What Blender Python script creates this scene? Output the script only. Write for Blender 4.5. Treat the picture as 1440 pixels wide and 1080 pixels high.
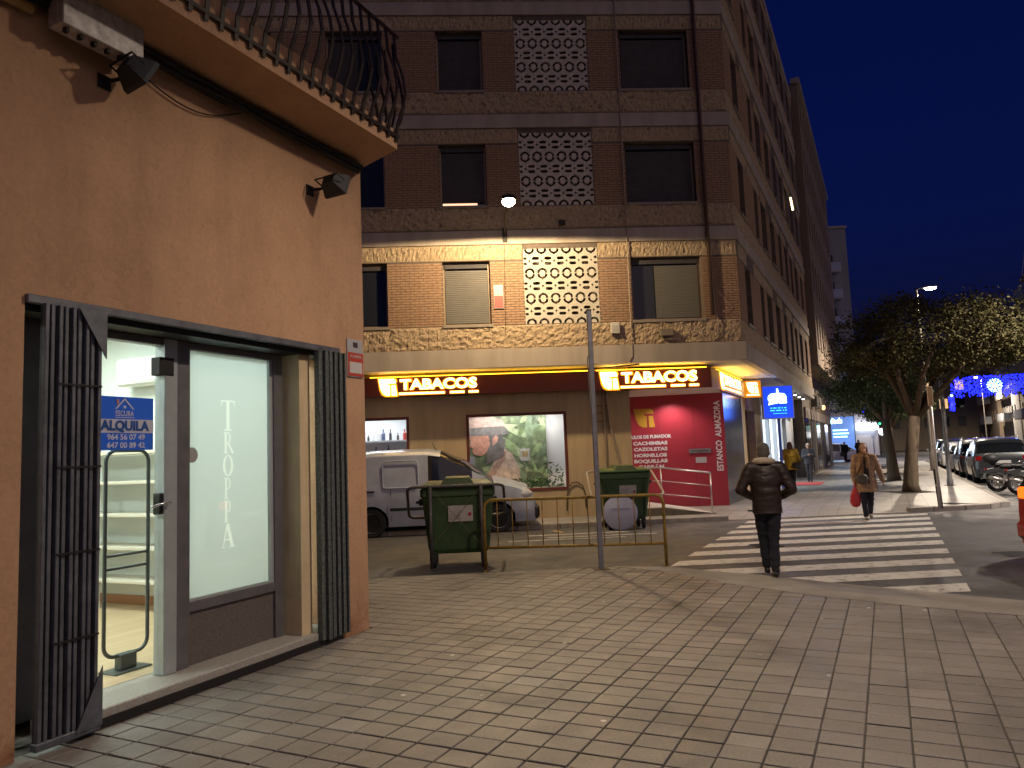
import bpy, bmesh, math, random
import numpy as np
from mathutils import Vector, Matrix, noise
random.seed(7)
R = math.radians
scene = bpy.context.scene
COL = scene.collection
for o in list(bpy.data.objects): bpy.data.objects.remove(o)

# ------------------------------------------------------------------ camera
F_PX, PITCH, ROLL, CAM_H = 1051.35, 0.0954282, 0.0391857, 1.65
fwd = Vector((0, math.cos(PITCH), math.sin(PITCH)))
right = Vector((1, 0, 0)); up = right.cross(fwd)
Rv = right*math.cos(ROLL) - up*math.sin(ROLL)
Uv = right*math.sin(ROLL) + up*math.cos(ROLL)
cam = bpy.data.cameras.new('camera')
cam.sensor_width = 36.0; cam.lens = F_PX/1440*36.0
cam.clip_start = 0.05; cam.clip_end = 3000
camo = bpy.data.objects.new('camera', cam); COL.objects.link(camo)
M = Matrix.Identity(4)
for i in range(3):
    M[i][0] = Rv[i]; M[i][1] = Uv[i]; M[i][2] = -fwd[i]
M.translation = Vector((0, 0, CAM_H))
camo.matrix_world = M
scene.camera = camo

# ------------------------------------------------------------------ world (dusk sky)
w = bpy.data.worlds.new('World'); scene.world = w; w.use_nodes = True
nt = w.node_tree; nt.nodes.clear()
sky = nt.nodes.new('ShaderNodeTexSky'); sky.sky_type = 'NISHITA'; sky.sun_disc = False
sky.sun_elevation = R(-0.85); sky.sun_rotation = R(200); sky.air_density = 1.0; sky.dust_density = 0.3; sky.ozone_density = 6.5
tint = nt.nodes.new('ShaderNodeMixRGB'); tint.blend_type = 'MULTIPLY'; tint.inputs[0].default_value = 1
tint.inputs[2].default_value = (0.62, 0.72, 1.0, 1)
bg = nt.nodes.new('ShaderNodeBackground'); bg.inputs[1].default_value = 0.15
wo = nt.nodes.new('ShaderNodeOutputWorld')
nt.links.new(sky.outputs[0], tint.inputs[1]); nt.links.new(tint.outputs[0], bg.inputs[0]); nt.links.new(bg.outputs[0], wo.inputs[0])

# afterglow of the set sun behind the camera: weak and very soft
sd = bpy.data.lights.new('sun', 'SUN'); sd.energy = 0.34; sd.angle = R(70); sd.color = (1.0, 0.74, 0.72)
so = bpy.data.objects.new('sun', sd); COL.objects.link(so); so.rotation_euler = (R(62), 0, R(38))

scene.view_settings.view_transform = 'Standard'; scene.view_settings.look = 'None'
scene.view_settings.exposure = 0.0; scene.view_settings.gamma = 1.0
scene.view_settings.use_curve_mapping = False
scene.cycles.use_denoising = True
scene.cycles.max_bounces = 6; scene.cycles.diffuse_bounces = 3; scene.cycles.glossy_bounces = 3
scene.cycles.transmission_bounces = 6; scene.cycles.transparent_max_bounces = 8
scene.cycles.sample_clamp_indirect = 4.0
scene.cycles.caustics_reflective = False; scene.cycles.caustics_refractive = False

# ------------------------------------------------------------------ frames of the place
A_S, A_F, A_W = 0.459847, 0.0588924, 0.437917     # street, side-street facade and left wall directions
dS = Vector((math.sin(A_S), math.cos(A_S), 0)); nS = Vector((math.cos(A_S), -math.sin(A_S), 0))
dF = Vector((math.cos(A_F), math.sin(A_F), 0)); nF = Vector((-math.sin(A_F), math.cos(A_F), 0))
OC = Vector((5.83, 18.63, 0))                      # corner of the brick block's upper storeys
W0 = Vector((-1.505, 7.587, 0))                    # corner of the ochre house
wd = Vector((math.sin(A_W), math.cos(A_W), 0)); wn = Vector((math.cos(A_W), -math.sin(A_W), 0))
ZR, ZP = -0.08, 0.03                               # road level, far pavement level
def SP(s, n, z=0): return OC + dS*s + nS*n + Vector((0, 0, z))
def FP(x, y, z=0): return OC + dF*x + nF*y + Vector((0, 0, z))

# ------------------------------------------------------------------ materials
MATS = {}
def mat(name, col, rough=0.8, metal=0.0, var=0.0, scale=6.0, bump=0.0, bscale=40.0, col2=None, spec=0.5, coat=0.0, streak=False, detail=6.0):
    if name in MATS: return MATS[name]
    m = bpy.data.materials.new(name); m.use_nodes = True; t = m.node_tree; b = t.nodes['Principled BSDF']
    b.inputs['Roughness'].default_value = rough; b.inputs['Metallic'].default_value = metal
    b.inputs['Specular IOR Level'].default_value = spec
    if coat: b.inputs['Coat Weight'].default_value = coat
    b.inputs['Base Color'].default_value = (*col, 1)
    tc = None
    if var or bump or col2:
        tc = t.nodes.new('ShaderNodeTexCoord'); mp = t.nodes.new('ShaderNodeMapping')
        t.links.new(tc.outputs['Object'], mp.inputs[0])
        if streak: mp.inputs['Scale'].default_value = (1, 1, 0.12)
    if var or col2:
        n = t.nodes.new('ShaderNodeTexNoise'); n.inputs['Scale'].default_value = scale; n.inputs['Detail'].default_value = detail
        n.inputs['Roughness'].default_value = 0.65
        t.links.new(mp.outputs[0], n.inputs[0])
        rp = t.nodes.new('ShaderNodeValToRGB')
        c2 = col2 or tuple(max(0, c*(1-var)) for c in col)
        c1 = tuple(min(1, c*(1+var)) for c in col) if not col2 else col
        rp.color_ramp.elements[0].position = 0.33; rp.color_ramp.elements[1].position = 0.68
        rp.color_ramp.elements[0].color = (*c2, 1); rp.color_ramp.elements[1].color = (*c1, 1)
        t.links.new(n.outputs[0], rp.inputs[0]); t.links.new(rp.outputs[0], b.inputs['Base Color'])
    if bump:
        n2 = t.nodes.new('ShaderNodeTexNoise'); n2.inputs['Scale'].default_value = bscale; n2.inputs['Detail'].default_value = 5
        t.links.new(tc.outputs['Object'], n2.inputs[0])
        bp = t.nodes.new('ShaderNodeBump'); bp.inputs['Strength'].default_value = bump; bp.inputs['Distance'].default_value = 0.02
        t.links.new(n2.outputs[0], bp.inputs['Height']); t.links.new(bp.outputs[0], b.inputs['Normal'])
    MATS[name] = m; return m
def emit(name, col, strength, base=None):
    if name in MATS: return MATS[name]
    m = bpy.data.materials.new(name); m.use_nodes = True; b = m.node_tree.nodes['Principled BSDF']
    b.inputs['Base Color'].default_value = (*(base or col), 1); b.inputs['Roughness'].default_value = 0.5
    b.inputs['Emission Color'].default_value = (*col, 1); b.inputs['Emission Strength'].default_value = strength
    MATS[name] = m; return m
def glass(name, col=(1, 1, 1), rough=0.02, mix=0.12):
    # thin pane: mostly clear with a mirror sheen that grows at grazing angles
    if name in MATS: return MATS[name]
    m = bpy.data.materials.new(name); m.use_nodes = True; t = m.node_tree; t.nodes.clear()
    tr = t.nodes.new('ShaderNodeBsdfTransparent'); tr.inputs[0].default_value = (*col, 1)
    gl = t.nodes.new('ShaderNodeBsdfGlossy'); gl.inputs['Roughness'].default_value = rough
    lw = t.nodes.new('ShaderNodeLayerWeight'); pw = t.nodes.new('ShaderNodeMath'); pw.operation = 'POWER'; pw.inputs[1].default_value = 4.0
    fr = t.nodes.new('ShaderNodeMath'); fr.operation = 'MULTIPLY_ADD'; fr.inputs[1].default_value = 0.6; fr.inputs[2].default_value = 0.025
    t.links.new(lw.outputs['Facing'], pw.inputs[0]); t.links.new(pw.outputs[0], fr.inputs[0])
    mx = t.nodes.new('ShaderNodeMixShader'); o = t.nodes.new('ShaderNodeOutputMaterial')
    t.links.new(fr.outputs[0], mx.inputs[0]); t.links.new(tr.outputs[0], mx.inputs[1]); t.links.new(gl.outputs[0], mx.inputs[2]); t.links.new(mx.outputs[0], o.inputs[0])
    MATS[name] = m; return m
def translucent(name, col, amount=0.7):
    if name in MATS: return MATS[name]
    m = bpy.data.materials.new(name); m.use_nodes = True; t = m.node_tree; t.nodes.clear()
    a = t.nodes.new('ShaderNodeBsdfTranslucent'); a.inputs[0].default_value = (*col, 1)
    b = t.nodes.new('ShaderNodeBsdfPrincipled'); b.inputs['Base Color'].default_value = (*col, 1); b.inputs['Roughness'].default_value = 0.25
    mx = t.nodes.new('ShaderNodeMixShader'); mx.inputs[0].default_value = 1-amount; o = t.nodes.new('ShaderNodeOutputMaterial')
    t.links.new(a.outputs[0], mx.inputs[1]); t.links.new(b.outputs[0], mx.inputs[2]); t.links.new(mx.outputs[0], o.inputs[0])
    MATS[name] = m; return m

# ------------------------------------------------------------------ mesh builder
class MB:
    def __init__(s): s.v = []; s.f = []
    def add(s, vs, fs):
        k = len(s.v); s.v += [tuple(p) for p in vs]; s.f += [tuple(i+k for i in f) for f in fs]; return s
    def box(s, x0, x1, y0, y1, z0, z1, m=None):
        vs = [Vector((x, y, z)) for z in (z0, z1) for y in (y0, y1) for x in (x0, x1)]
        if m: vs = [m @ p for p in vs]
        return s.add(vs, [(0, 2, 3, 1), (4, 5, 7, 6), (0, 1, 5, 4), (2, 6, 7, 3), (0, 4, 6, 2), (1, 3, 7, 5)])
    def cbox(s, x0, x1, y0, y1, z0, z1, c=0.005):
        # box with chamfered edges (bevel c)
        bm = bmesh.new(); bmesh.ops.create_cube(bm, size=1)
        for v in bm.verts: v.co = Vector(((x0+x1)/2+v.co.x*(x1-x0), (y0+y1)/2+v.co.y*(y1-y0), (z0+z1)/2+v.co.z*(z1-z0)))
        bmesh.ops.bevel(bm, geom=bm.edges[:], offset=c, segments=1, affect='EDGES')
        bm.verts.index_update(); s.add([v.co.copy() for v in bm.verts], [[v.index for v in f.verts] for f in bm.faces]); bm.free(); return s
    def prism(s, poly, h0, h1, fn=None):
        # poly in 2D; fn(a,b,h)->3D
        fn = fn or (lambda a, b, h: (a, b, h)); n = len(poly)
        vs = [fn(a, b, h0) for a, b in poly]+[fn(a, b, h1) for a, b in poly]
        fs = [tuple(range(n))[::-1], tuple(range(n, 2*n))]+[(i, (i+1) % n, n+(i+1) % n, n+i) for i in range(n)]
        return s.add(vs, fs)
    def tube(s, pts, r, seg=8, closed=False):
        pts = [Vector(p) for p in pts]; n = len(pts); rs = r if isinstance(r, (list, tuple)) else [r]*n
        k = len(s.v); ref = None
        for i, p in enumerate(pts):
            a = pts[i-1] if (i > 0 or closed) else p; b = pts[(i+1) % n] if (i < n-1 or closed) else p
            d = (b-a).normalized()
            if ref is None: ref = d.orthogonal().normalized()
            ref = (ref-d*ref.dot(d))
            if ref.length < 1e-6: ref = d.orthogonal()
            ref.normalize(); q = d.cross(ref)
            for j in range(seg):
                t = 2*math.pi*j/seg; s.v.append(tuple(p+(ref*math.cos(t)+q*math.sin(t))*rs[i]))
        m = n if closed else n-1
        for i in range(m):
            i2 = (i+1) % n
            for j in range(seg):
                j2 = (j+1) % seg; s.f.append((k+i*seg+j, k+i*seg+j2, k+i2*seg+j2, k+i2*seg+j))
        if not closed:
            s.f.append(tuple(k+j for j in range(seg))[::-1]); s.f.append(tuple(k+(n-1)*seg+j for j in range(seg)))
        return s
    def lathe(s, prof, seg=16, c=(0, 0, 0), axis='z'):
        k = len(s.v); n = len(prof)
        for r, h in prof:
            for j in range(seg):
                t = 2*math.pi*j/seg; a, b = r*math.cos(t), r*math.sin(t)
                p = {'z': (a, b, h), 'y': (a, h, b), 'x': (h, a, b)}[axis]
                s.v.append((p[0]+c[0], p[1]+c[1], p[2]+c[2]))
        for i in range(n-1):
            for j in range(seg):
                j2 = (j+1) % seg; s.f.append((k+i*seg+j, k+i*seg+j2, k+(i+1)*seg+j2, k+(i+1)*seg+j))
        s.f.append(tuple(k+j for j in range(seg))[::-1]); s.f.append(tuple(k+(n-1)*seg+j for j in range(seg)))
        return s
    def ell(s, c, r, seg=12, rings=8, m=None):
        vs = []; fs = []
        for i in range(rings+1):
            ph = math.pi*i/rings
            for j in range(seg):
                t = 2*math.pi*j/seg; p = Vector((r[0]*math.sin(ph)*math.cos(t), r[1]*math.sin(ph)*math.sin(t), r[2]*math.cos(ph)))
                if m: p = m @ p
                vs.append((p.x+c[0], p.y+c[1], p.z+c[2]))
        for i in range(rings):
            for j in range(seg):
                j2 = (j+1) % seg; fs.append((i*seg+j, (i+1)*seg+j, (i+1)*seg+j2, i*seg+j2))
        return s.add(vs, fs)
    def mesh(s, name):
        me = bpy.data.meshes.new(name); me.from_pydata(s.v, [], s.f); me.update()
        bm = bmesh.new(); bm.from_mesh(me); bmesh.ops.recalc_face_normals(bm, faces=bm.faces[:]); bm.to_mesh(me); bm.free()
        return me
    def build(s, name, m, parent=None, smooth=False, bevel=0.0, kind=None, auto=None):
        o = obj(name, s.mesh(name), m, parent)
        if smooth:
            for p in o.data.polygons: p.use_smooth = True
            if auto is not None: sharp(o.data, auto)
        if bevel:
            md = o.modifiers.new('bevel', 'BEVEL'); md.width = bevel; md.segments = 2; md.limit_method = 'ANGLE'
        if kind: o['kind'] = kind
        return o
def sharp(me, ang):
    bm = bmesh.new(); bm.from_mesh(me)
    for e in bm.edges:
        if len(e.link_faces) == 2 and e.calc_face_angle(0) > ang: e.smooth = False
    bm.to_mesh(me); bm.free()
def obj(name, me, m, parent=None):
    o = bpy.data.objects.new(name, me); COL.objects.link(o)
    if m is not None and not me.materials: me.materials.append(m)
    if parent is not None: o.parent = parent
    return o
def thing(name, label, cat, loc=(0, 0, 0), rz=0.0, group=None):
    o = bpy.data.objects.new(name, None); COL.objects.link(o); o.location = loc; o.rotation_euler = (0, 0, rz); o.empty_display_size = 0.2
    return tag(o, label, cat, group)
def tag(o, label, cat, group=None):
    o['label'] = label; o['category'] = cat
    if group: o['group'] = group
    return o
def struct(o): o['kind'] = 'structure'; return o
def copy_tree(o, parent=None):
    c = o.copy(); COL.objects.link(c); c.parent = parent
    for ch in list(o.children): copy_tree(ch, c)
    return c
def dup(root, loc, rz, label, group=None):
    c = copy_tree(root); c.location = loc; c.rotation_euler = (0, 0, rz); c['label'] = label
    if group: c['group'] = group
    return c
_dg = None
def to_mesh(o, name):
    dg = bpy.context.evaluated_depsgraph_get(); dg.update()
    me = bpy.data.meshes.new_from_object(o.evaluated_get(dg)); me.name = name; return me
def text_mesh(txt, size=1.0, extrude=0.004, offset=0.0, sx=1.0, align='CENTER', shear=0.0, space=1.0):
    c = bpy.data.curves.new('t', 'FONT'); c.body = txt; c.size = size; c.extrude = extrude; c.offset = offset
    c.align_x = align; c.align_y = 'CENTER'; c.shear = shear; c.space_character = space; c.resolution_u = 3
    o = bpy.data.objects.new('t', c); COL.objects.link(o)
    me = to_mesh(o, 'lettering'); bpy.data.objects.remove(o); bpy.data.curves.remove(c)
    if sx != 1.0:
        for v in me.vertices: v.co.x *= sx
    return me
def place_text(name, txt, m, parent, origin, ux, uz, size, fitw=None, **kw):
    # text lying in the plane spanned by ux (reading direction) and uz (up of letters)
    me = text_mesh(txt, size, **kw)
    if fitw:
        xs = [v.co.x for v in me.vertices]; wdt = max(xs)-min(xs)
        mid = (max(xs)+min(xs))/2 if kw.get('align', 'CENTER') == 'CENTER' else min(xs)
        for v in me.vertices: v.co.x = (v.co.x-mid)*fitw/wdt
    ux = Vector(ux).normalized(); uz = Vector(uz).normalized(); un = ux.cross(uz)
    o = Vector(origin)
    for v in me.vertices: v.co = o+ux*v.co.x+uz*v.co.y+un*v.co.z
    return obj(name, me, m, parent)
def shape_mesh(outlines, extrude):
    # 2D outlines (first outer, others holes) -> filled, extruded mesh in XY
    c = bpy.data.curves.new('c', 'CURVE'); c.dimensions = '2D'; c.fill_mode = 'BOTH'; c.extrude = extrude
    for pts in outlines:
        sp = c.splines.new('POLY'); sp.points.add(len(pts)-1); sp.use_cyclic_u = True
        for i, p in enumerate(pts): sp.points[i].co = (p[0], p[1], 0, 1)
    o = bpy.data.objects.new('c', c); COL.objects.link(o); me = to_mesh(o, 'shape'); bpy.data.objects.remove(o); bpy.data.curves.remove(c)
    return me
def wall_panel(mb, fn, s0, s1, z0, z1, openings, depth):
    # flat wall in (s,z) with rectangular openings; reveals go `depth` inward. fn(s,z,d)->3D
    ss = sorted({s0, s1, *[o[0] for o in openings], *[o[1] for o in openings]}); ss = [s for s in ss if s0 <= s <= s1]
    zs = sorted({z0, z1, *[o[2] for o in openings], *[o[3] for o in openings]}); zs = [z for z in zs if z0 <= z <= z1]
    for i in range(len(ss)-1):
        for j in range(len(zs)-1):
            cs, cz = (ss[i]+ss[i+1])/2, (zs[j]+zs[j+1])/2
            if any(o[0] < cs < o[1] and o[2] < cz < o[3] for o in openings): continue
            mb.add([fn(ss[i], zs[j], 0), fn(ss[i+1], zs[j], 0), fn(ss[i+1], zs[j+1], 0), fn(ss[i], zs[j+1], 0)], [(0, 1, 2, 3)])
    for a, b, c, d in openings:
        a, b, c, d = max(a, s0), min(b, s1), max(c, z0), min(d, z1)
        for (p, q) in (((a, c), (a, d)), ((a, d), (b, d)), ((b, d), (b, c)), ((b, c), (a, c))):
            mb.add([fn(p[0], p[1], 0), fn(q[0], q[1], 0), fn(q[0], q[1], depth), fn(p[0], p[1], depth)], [(0, 1, 2, 3)])
    return mb
def rough_panel(mb, fn, s0, s1, z0, z1, ds, dz, amp, seed, chip=1.0):
    # rough split-stone band: a grid pushed in and out
    ns = max(2, int((s1-s0)/ds)); nz = max(2, int((z1-z0)/dz)); k = len(mb.v)
    for j in range(nz+1):
        for i in range(ns+1):
            s = s0+(s1-s0)*i/ns; z = z0+(z1-z0)*j/nz
            e = 0 if (j in (0, nz) or i in (0, ns)) else 1
            h = e*amp*(0.45+0.9*noise.noise(Vector((s*7*chip, z*9, seed)))+0.8*noise.noise(Vector((s*19*chip, z*16, seed+5))))
            mb.v.append(tuple(fn(s, z, -max(h, -0.01))))
    for j in range(nz):
        for i in range(ns):
            a = k+j*(ns+1)+i; mb.f.append((a, a+1, a+ns+2, a+ns+1))
    return mb
def lamp_point(name, loc, energy, col, radius=0.05, parent=None):
    l = bpy.data.lights.new(name, 'POINT'); l.energy = energy; l.color = col; l.shadow_soft_size = radius
    o = bpy.data.objects.new(name, l); COL.objects.link(o); o.location = loc
    if parent: o.parent = parent
    return o
def lamp_spot(name, loc, tgt, energy, col, angle, blend=0.3, radius=0.05, parent=None):
    l = bpy.data.lights.new(name, 'SPOT'); l.energy = energy; l.color = col; l.spot_size = angle; l.spot_blend = blend; l.shadow_soft_size = radius
    o = bpy.data.objects.new(name, l); COL.objects.link(o); o.location = loc
    o.rotation_euler = (Vector(tgt)-Vector(loc)).to_track_quat('-Z', 'Y').to_euler()
    if parent: o.parent = parent
    return o
def lamp_area(name, loc, tgt, energy, col, sx, sy, parent=None):
    l = bpy.data.lights.new(name, 'AREA'); l.energy = energy; l.color = col; l.shape = 'RECTANGLE'; l.size = sx; l.size_y = sy
    o = bpy.data.objects.new(name, l); COL.objects.link(o); o.location = loc
    o.rotation_euler = (Vector(tgt)-Vector(loc)).to_track_quat('-Z', 'Y').to_euler()
    if parent: o.parent = parent
    return o
# ================================================================== SETTING
def world_mat(name, build, rough=0.85):
    m = bpy.data.materials.new(name); m.use_nodes = True; t = m.node_tree; b = t.nodes['Principled BSDF']; b.inputs['Roughness'].default_value = rough
    g = t.nodes.new('ShaderNodeNewGeometry'); build(t, g.outputs['Position'], b); MATS[name] = m; return m
def nd(t, typ, **kw):
    n = t.nodes.new(typ)
    for k, v in kw.items(): setattr(n, k, v)
    return n
def ramp(t, src, stops):
    r = nd(t, 'ShaderNodeValToRGB'); e = r.color_ramp.elements
    e[0].position, e[0].color = stops[0][0], (*stops[0][1], 1); e[1].position, e[1].color = stops[-1][0], (*stops[-1][1], 1)
    for p, c in stops[1:-1]: x = e.new(p); x.color = (*c, 1)
    t.links.new(src, r.inputs[0]); return r.outputs[0]
def nz(t, pos, scale, detail=5, rough=0.6):
    n = nd(t, 'ShaderNodeTexNoise'); n.inputs['Scale'].default_value = scale; n.inputs['Detail'].default_value = detail; n.inputs['Roughness'].default_value = rough
    t.links.new(pos, n.inputs[0]); return n.outputs[0]
def mul(t, a, b, fac=1.0, typ='MULTIPLY'):
    m = nd(t, 'ShaderNodeMixRGB', blend_type=typ); m.inputs[0].default_value = fac; t.links.new(a, m.inputs[1]); t.links.new(b, m.inputs[2]); return m.outputs[0]
def bump(t, h, b, s, d=0.01):
    n = nd(t, 'ShaderNodeBump'); n.inputs['Strength'].default_value = s; n.inputs['Distance'].default_value = d; t.links.new(h, n.inputs['Height']); t.links.new(n.outputs[0], b.inputs['Normal'])
def asphalt(t, p, b):
    c = ramp(t, nz(t, p, 0.7, 6), [(0.3, (0.07, 0.068, 0.07)), (0.7, (0.122, 0.116, 0.115))])
    f = ramp(t, nz(t, p, 90, 3), [(0.35, (0.6, 0.6, 0.6)), (0.75, (1.35, 1.33, 1.3))])
    k = ramp(t, nz(t, p, 2.3, 8, 0.75), [(0.44, (1, 1, 1)), (0.5, (0.72, 0.72, 0.72)), (0.56, (1, 1, 1))])
    t.links.new(mul(t, mul(t, c, f), k), b.inputs['Base Color']); bump(t, nz(t, p, 160, 3), b, 0.5)
    r = ramp(t, nz(t, p, 1.1, 4), [(0.35, (0.5, 0.5, 0.5)), (0.7, (0.85, 0.85, 0.85))]); t.links.new(r, b.inputs['Roughness'])
TL, TW = 0.200, 0.236          # paving tile: along the street, across it
def tilecol(t, p, b):
    mp = nd(t, 'ShaderNodeMapping', vector_type='POINT'); mp.inputs['Rotation'].default_value = (0, 0, A_S); t.links.new(p, mp.inputs[0])
    sc = nd(t, 'ShaderNodeVectorMath', operation='DIVIDE'); sc.inputs[1].default_value = (TW, TL, 9e9); t.links.new(mp.outputs[0], sc.inputs[0])
    fl = nd(t, 'ShaderNodeVectorMath', operation='FLOOR'); t.links.new(sc.outputs[0], fl.inputs[0])
    wn_ = nd(t, 'ShaderNodeTexWhiteNoise'); t.links.new(fl.outputs[0], wn_.inputs[0])
    c = ramp(t, wn_.outputs[0], [(0.0, (0.198, 0.180, 0.164)), (0.95, (0.228, 0.209, 0.191)), (0.98, (0.27, 0.25, 0.23))])
    s = ramp(t, nz(t, p, 0.8, 6), [(0.3, (0.62, 0.6, 0.57)), (0.45, (0.92, 0.9, 0.88)), (0.7, (1.1, 1.08, 1.05))])
    f = ramp(t, nz(t, p, 55, 4), [(0.3, (0.8, 0.8, 0.8)), (0.7, (1.12, 1.12, 1.12))])
    v = nd(t, 'ShaderNodeTexVoronoi'); v.inputs['Scale'].default_value = 2.3; v.inputs['Randomness'].default_value = 1; t.links.new(p, v.inputs[0])
    gum = ramp(t, v.outputs['Distance'], [(0.0, (1, 1, 1)), (0.035, (1, 1, 1)), (0.055, (0, 0, 0))])
    g2 = nd(t, 'ShaderNodeMixRGB'); t.links.new(gum, g2.inputs[0]); t.links.new(mul(t, mul(t, c, s), f), g2.inputs[1]); g2.inputs[2].default_value = (0.55, 0.53, 0.5, 1)
    t.links.new(g2.outputs[0], b.inputs['Base Color']); bump(t, nz(t, p, 120, 3), b, 0.35, 0.006)
    r = ramp(t, nz(t, p, 3, 4), [(0.3, (0.42, 0.42, 0.42)), (0.7, (0.7, 0.7, 0.7))]); t.links.new(r, b.inputs['Roughness'])
def farpave(t, p, b):
    mp = nd(t, 'ShaderNodeMapping', vector_type='POINT'); mp.inputs['Rotation'].default_value = (0, 0, A_S); t.links.new(p, mp.inputs[0])
    br = nd(t, 'ShaderNodeTexBrick'); br.inputs['Scale'].default_value = 1.0; br.inputs['Brick Width'].default_value = 0.4; br.inputs['Row Height'].default_value = 0.4
    br.inputs['Mortar Size'].default_value = 0.008; br.offset = 0.0; br.inputs['Color1'].default_value = (0.24, 0.226, 0.208, 1); br.inputs['Color2'].default_value = (0.29, 0.272, 0.25, 1); br.inputs['Mortar'].default_value = (0.1, 0.095, 0.09, 1)
    t.links.new(mp.outputs[0], br.inputs[0])
    s = ramp(t, nz(t, p, 0.5, 6), [(0.3, (0.65, 0.64, 0.62)), (0.7, (1.1, 1.08, 1.05))])
    t.links.new(mul(t, br.outputs[0], s), b.inputs['Base Color'])
    b.inputs['Roughness'].default_value = 0.5
def concrete(t, p, b):
    c = ramp(t, nz(t, p, 1.4, 7), [(0.3, (0.2, 0.18, 0.16)), (0.7, (0.34, 0.32, 0.29))])
    f = ramp(t, nz(t, p, 70, 4), [(0.3, (0.8, 0.8, 0.8)), (0.7, (1.12, 1.12, 1.12))])
    t.links.new(mul(t, c, f), b.inputs['Base Color']); bump(t, nz(t, p, 110, 3), b, 0.4, 0.006)
def paint(t, p, b):
    c = ramp(t, nz(t, p, 9, 9, 0.75), [(0.37, (0.13, 0.125, 0.12)), (0.45, (0.50, 0.48, 0.45)), (0.8, (0.68, 0.65, 0.61))])
    t.links.new(c, b.inputs['Base Color']); b.inputs['Roughness'].default_value = 0.6
M_ASPH = world_mat('asphalt', asphalt); M_TILE = world_mat('paving_tile', tilecol, 0.6); M_FPAVE = world_mat('far_paving', farpave)
M_CONC = world_mat('concrete', concrete); M_PAINT = world_mat('road_paint', paint)
M_MORT = mat('mortar', (0.08, 0.07, 0.06), 0.95)

# --- ground sheet: asphalt out to the horizon
rd = MB().add([(-400, -400, ZR), (400, -400, ZR), (400, 400, ZR), (-400, 400, ZR)], [(0, 1, 2, 3)]).build('road', M_ASPH); struct(rd)

# --- near pavement
INN = [(-14, 10.1), (1.3, 11.0), (1.69, 10.69), (2.09, 10.21), (2.63, 9.15), (3.24, 8.34), (3.94, 7.62), (4.62, 7.07), (5.0, 6.3), (4.4, 4.6), (1.6, -1.2), (0.2, -4)]
OUT = [(-14, 10.25), (1.45, 11.17), (2.22, 11.1), (2.53, 10.88), (3.35, 10.1), (4.04, 9.27), (4.75, 8.55), (5.27, 8.03), (5.7, 6.5), (5.0, 4.4), (2.2, -1.4), (0.7, -4)]
ZO = [-0.02, -0.02, -0.05] + [-0.068]*5 + [-0.02]*4
np_ = MB(); poly = [(x, y) for x, y in INN] + [(-14, -4)]
np_.add([(x, y, -0.012) for x, y in poly], [tuple(range(len(poly)))[::-1]])
npav = struct(np_.build('near_pavement', M_MORT))
kr = MB()
for i in range(len(INN)-1):
    a, b2, c, d = INN[i], INN[i+1], OUT[i+1], OUT[i]
    kr.add([(*a, 0.002), (*b2, 0.002), (*c, ZO[i+1]), (*d, ZO[i])], [(0, 1, 2, 3)])
    kr.add([(*d, ZO[i]), (*c, ZO[i+1]), (*c, ZR-0.02), (*d, ZR-0.02)], [(0, 1, 2, 3)])
struct(kr.build('kerb_ramp', M_CONC))
def inside(p, poly):
    x, y = p; c = False; j = len(poly)-1
    for i in range(len(poly)):
        xi, yi = poly[i]; xj, yj = poly[j]
        if (yi > y) != (yj > y) and x < (xj-xi)*(y-yi)/(yj-yi)+xi: c = not c
        j = i
    return c
def clip_half(pts, a, b):       # keep left-hand side... of directed edge such that interior point stays
    nx, ny = -(b[1]-a[1]), b[0]-a[0]
    def sd(p): return (p[0]-a[0])*nx+(p[1]-a[1])*ny
    out = []
    for i in range(len(pts)):
        p, q = pts[i], pts[(i+1) % len(pts)]; sp, sq = sd(p), sd(q)
        if sp <= 0: out.append(p)
        if (sp < 0 < sq) or (sq < 0 < sp):
            u = sp/(sp-sq); out.append((p[0]+(q[0]-p[0])*u, p[1]+(q[1]-p[1])*u))
    return out
def tile_geo(mb, pts, z):
    n = len(pts); cx = sum(p[0] for p in pts)/n; cy = sum(p[1] for p in pts)/n
    def ins(p, k): return (cx+(p[0]-cx)*k, cy+(p[1]-cy)*k)
    lo = [ins(p, 0.955) for p in pts]; hi = [ins(p, 0.915) for p in pts]
    vs = [(*p, z-0.014) for p in lo]+[(*p, z-0.003) for p in lo]+[(*p, z) for p in hi]
    fs = [(i, (i+1) % n, n+(i+1) % n, n+i) for i in range(n)]+[(n+i, n+(i+1) % n, 2*n+(i+1) % n, 2*n+i) for i in range(n)]+[tuple(range(2*n, 3*n))]
    mb.add(vs, fs)
tilemesh = MB(); TLS = TL*.968
tile_geo(tilemesh, [(-TW/2, -TLS/2), (TW/2, -TLS/2), (TW/2, TLS/2), (-TW/2, TLS/2)], 0.0)
tme = tilemesh.mesh('paving_tile'); tme.materials.append(M_TILE)
full = []; part = MB()
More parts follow.
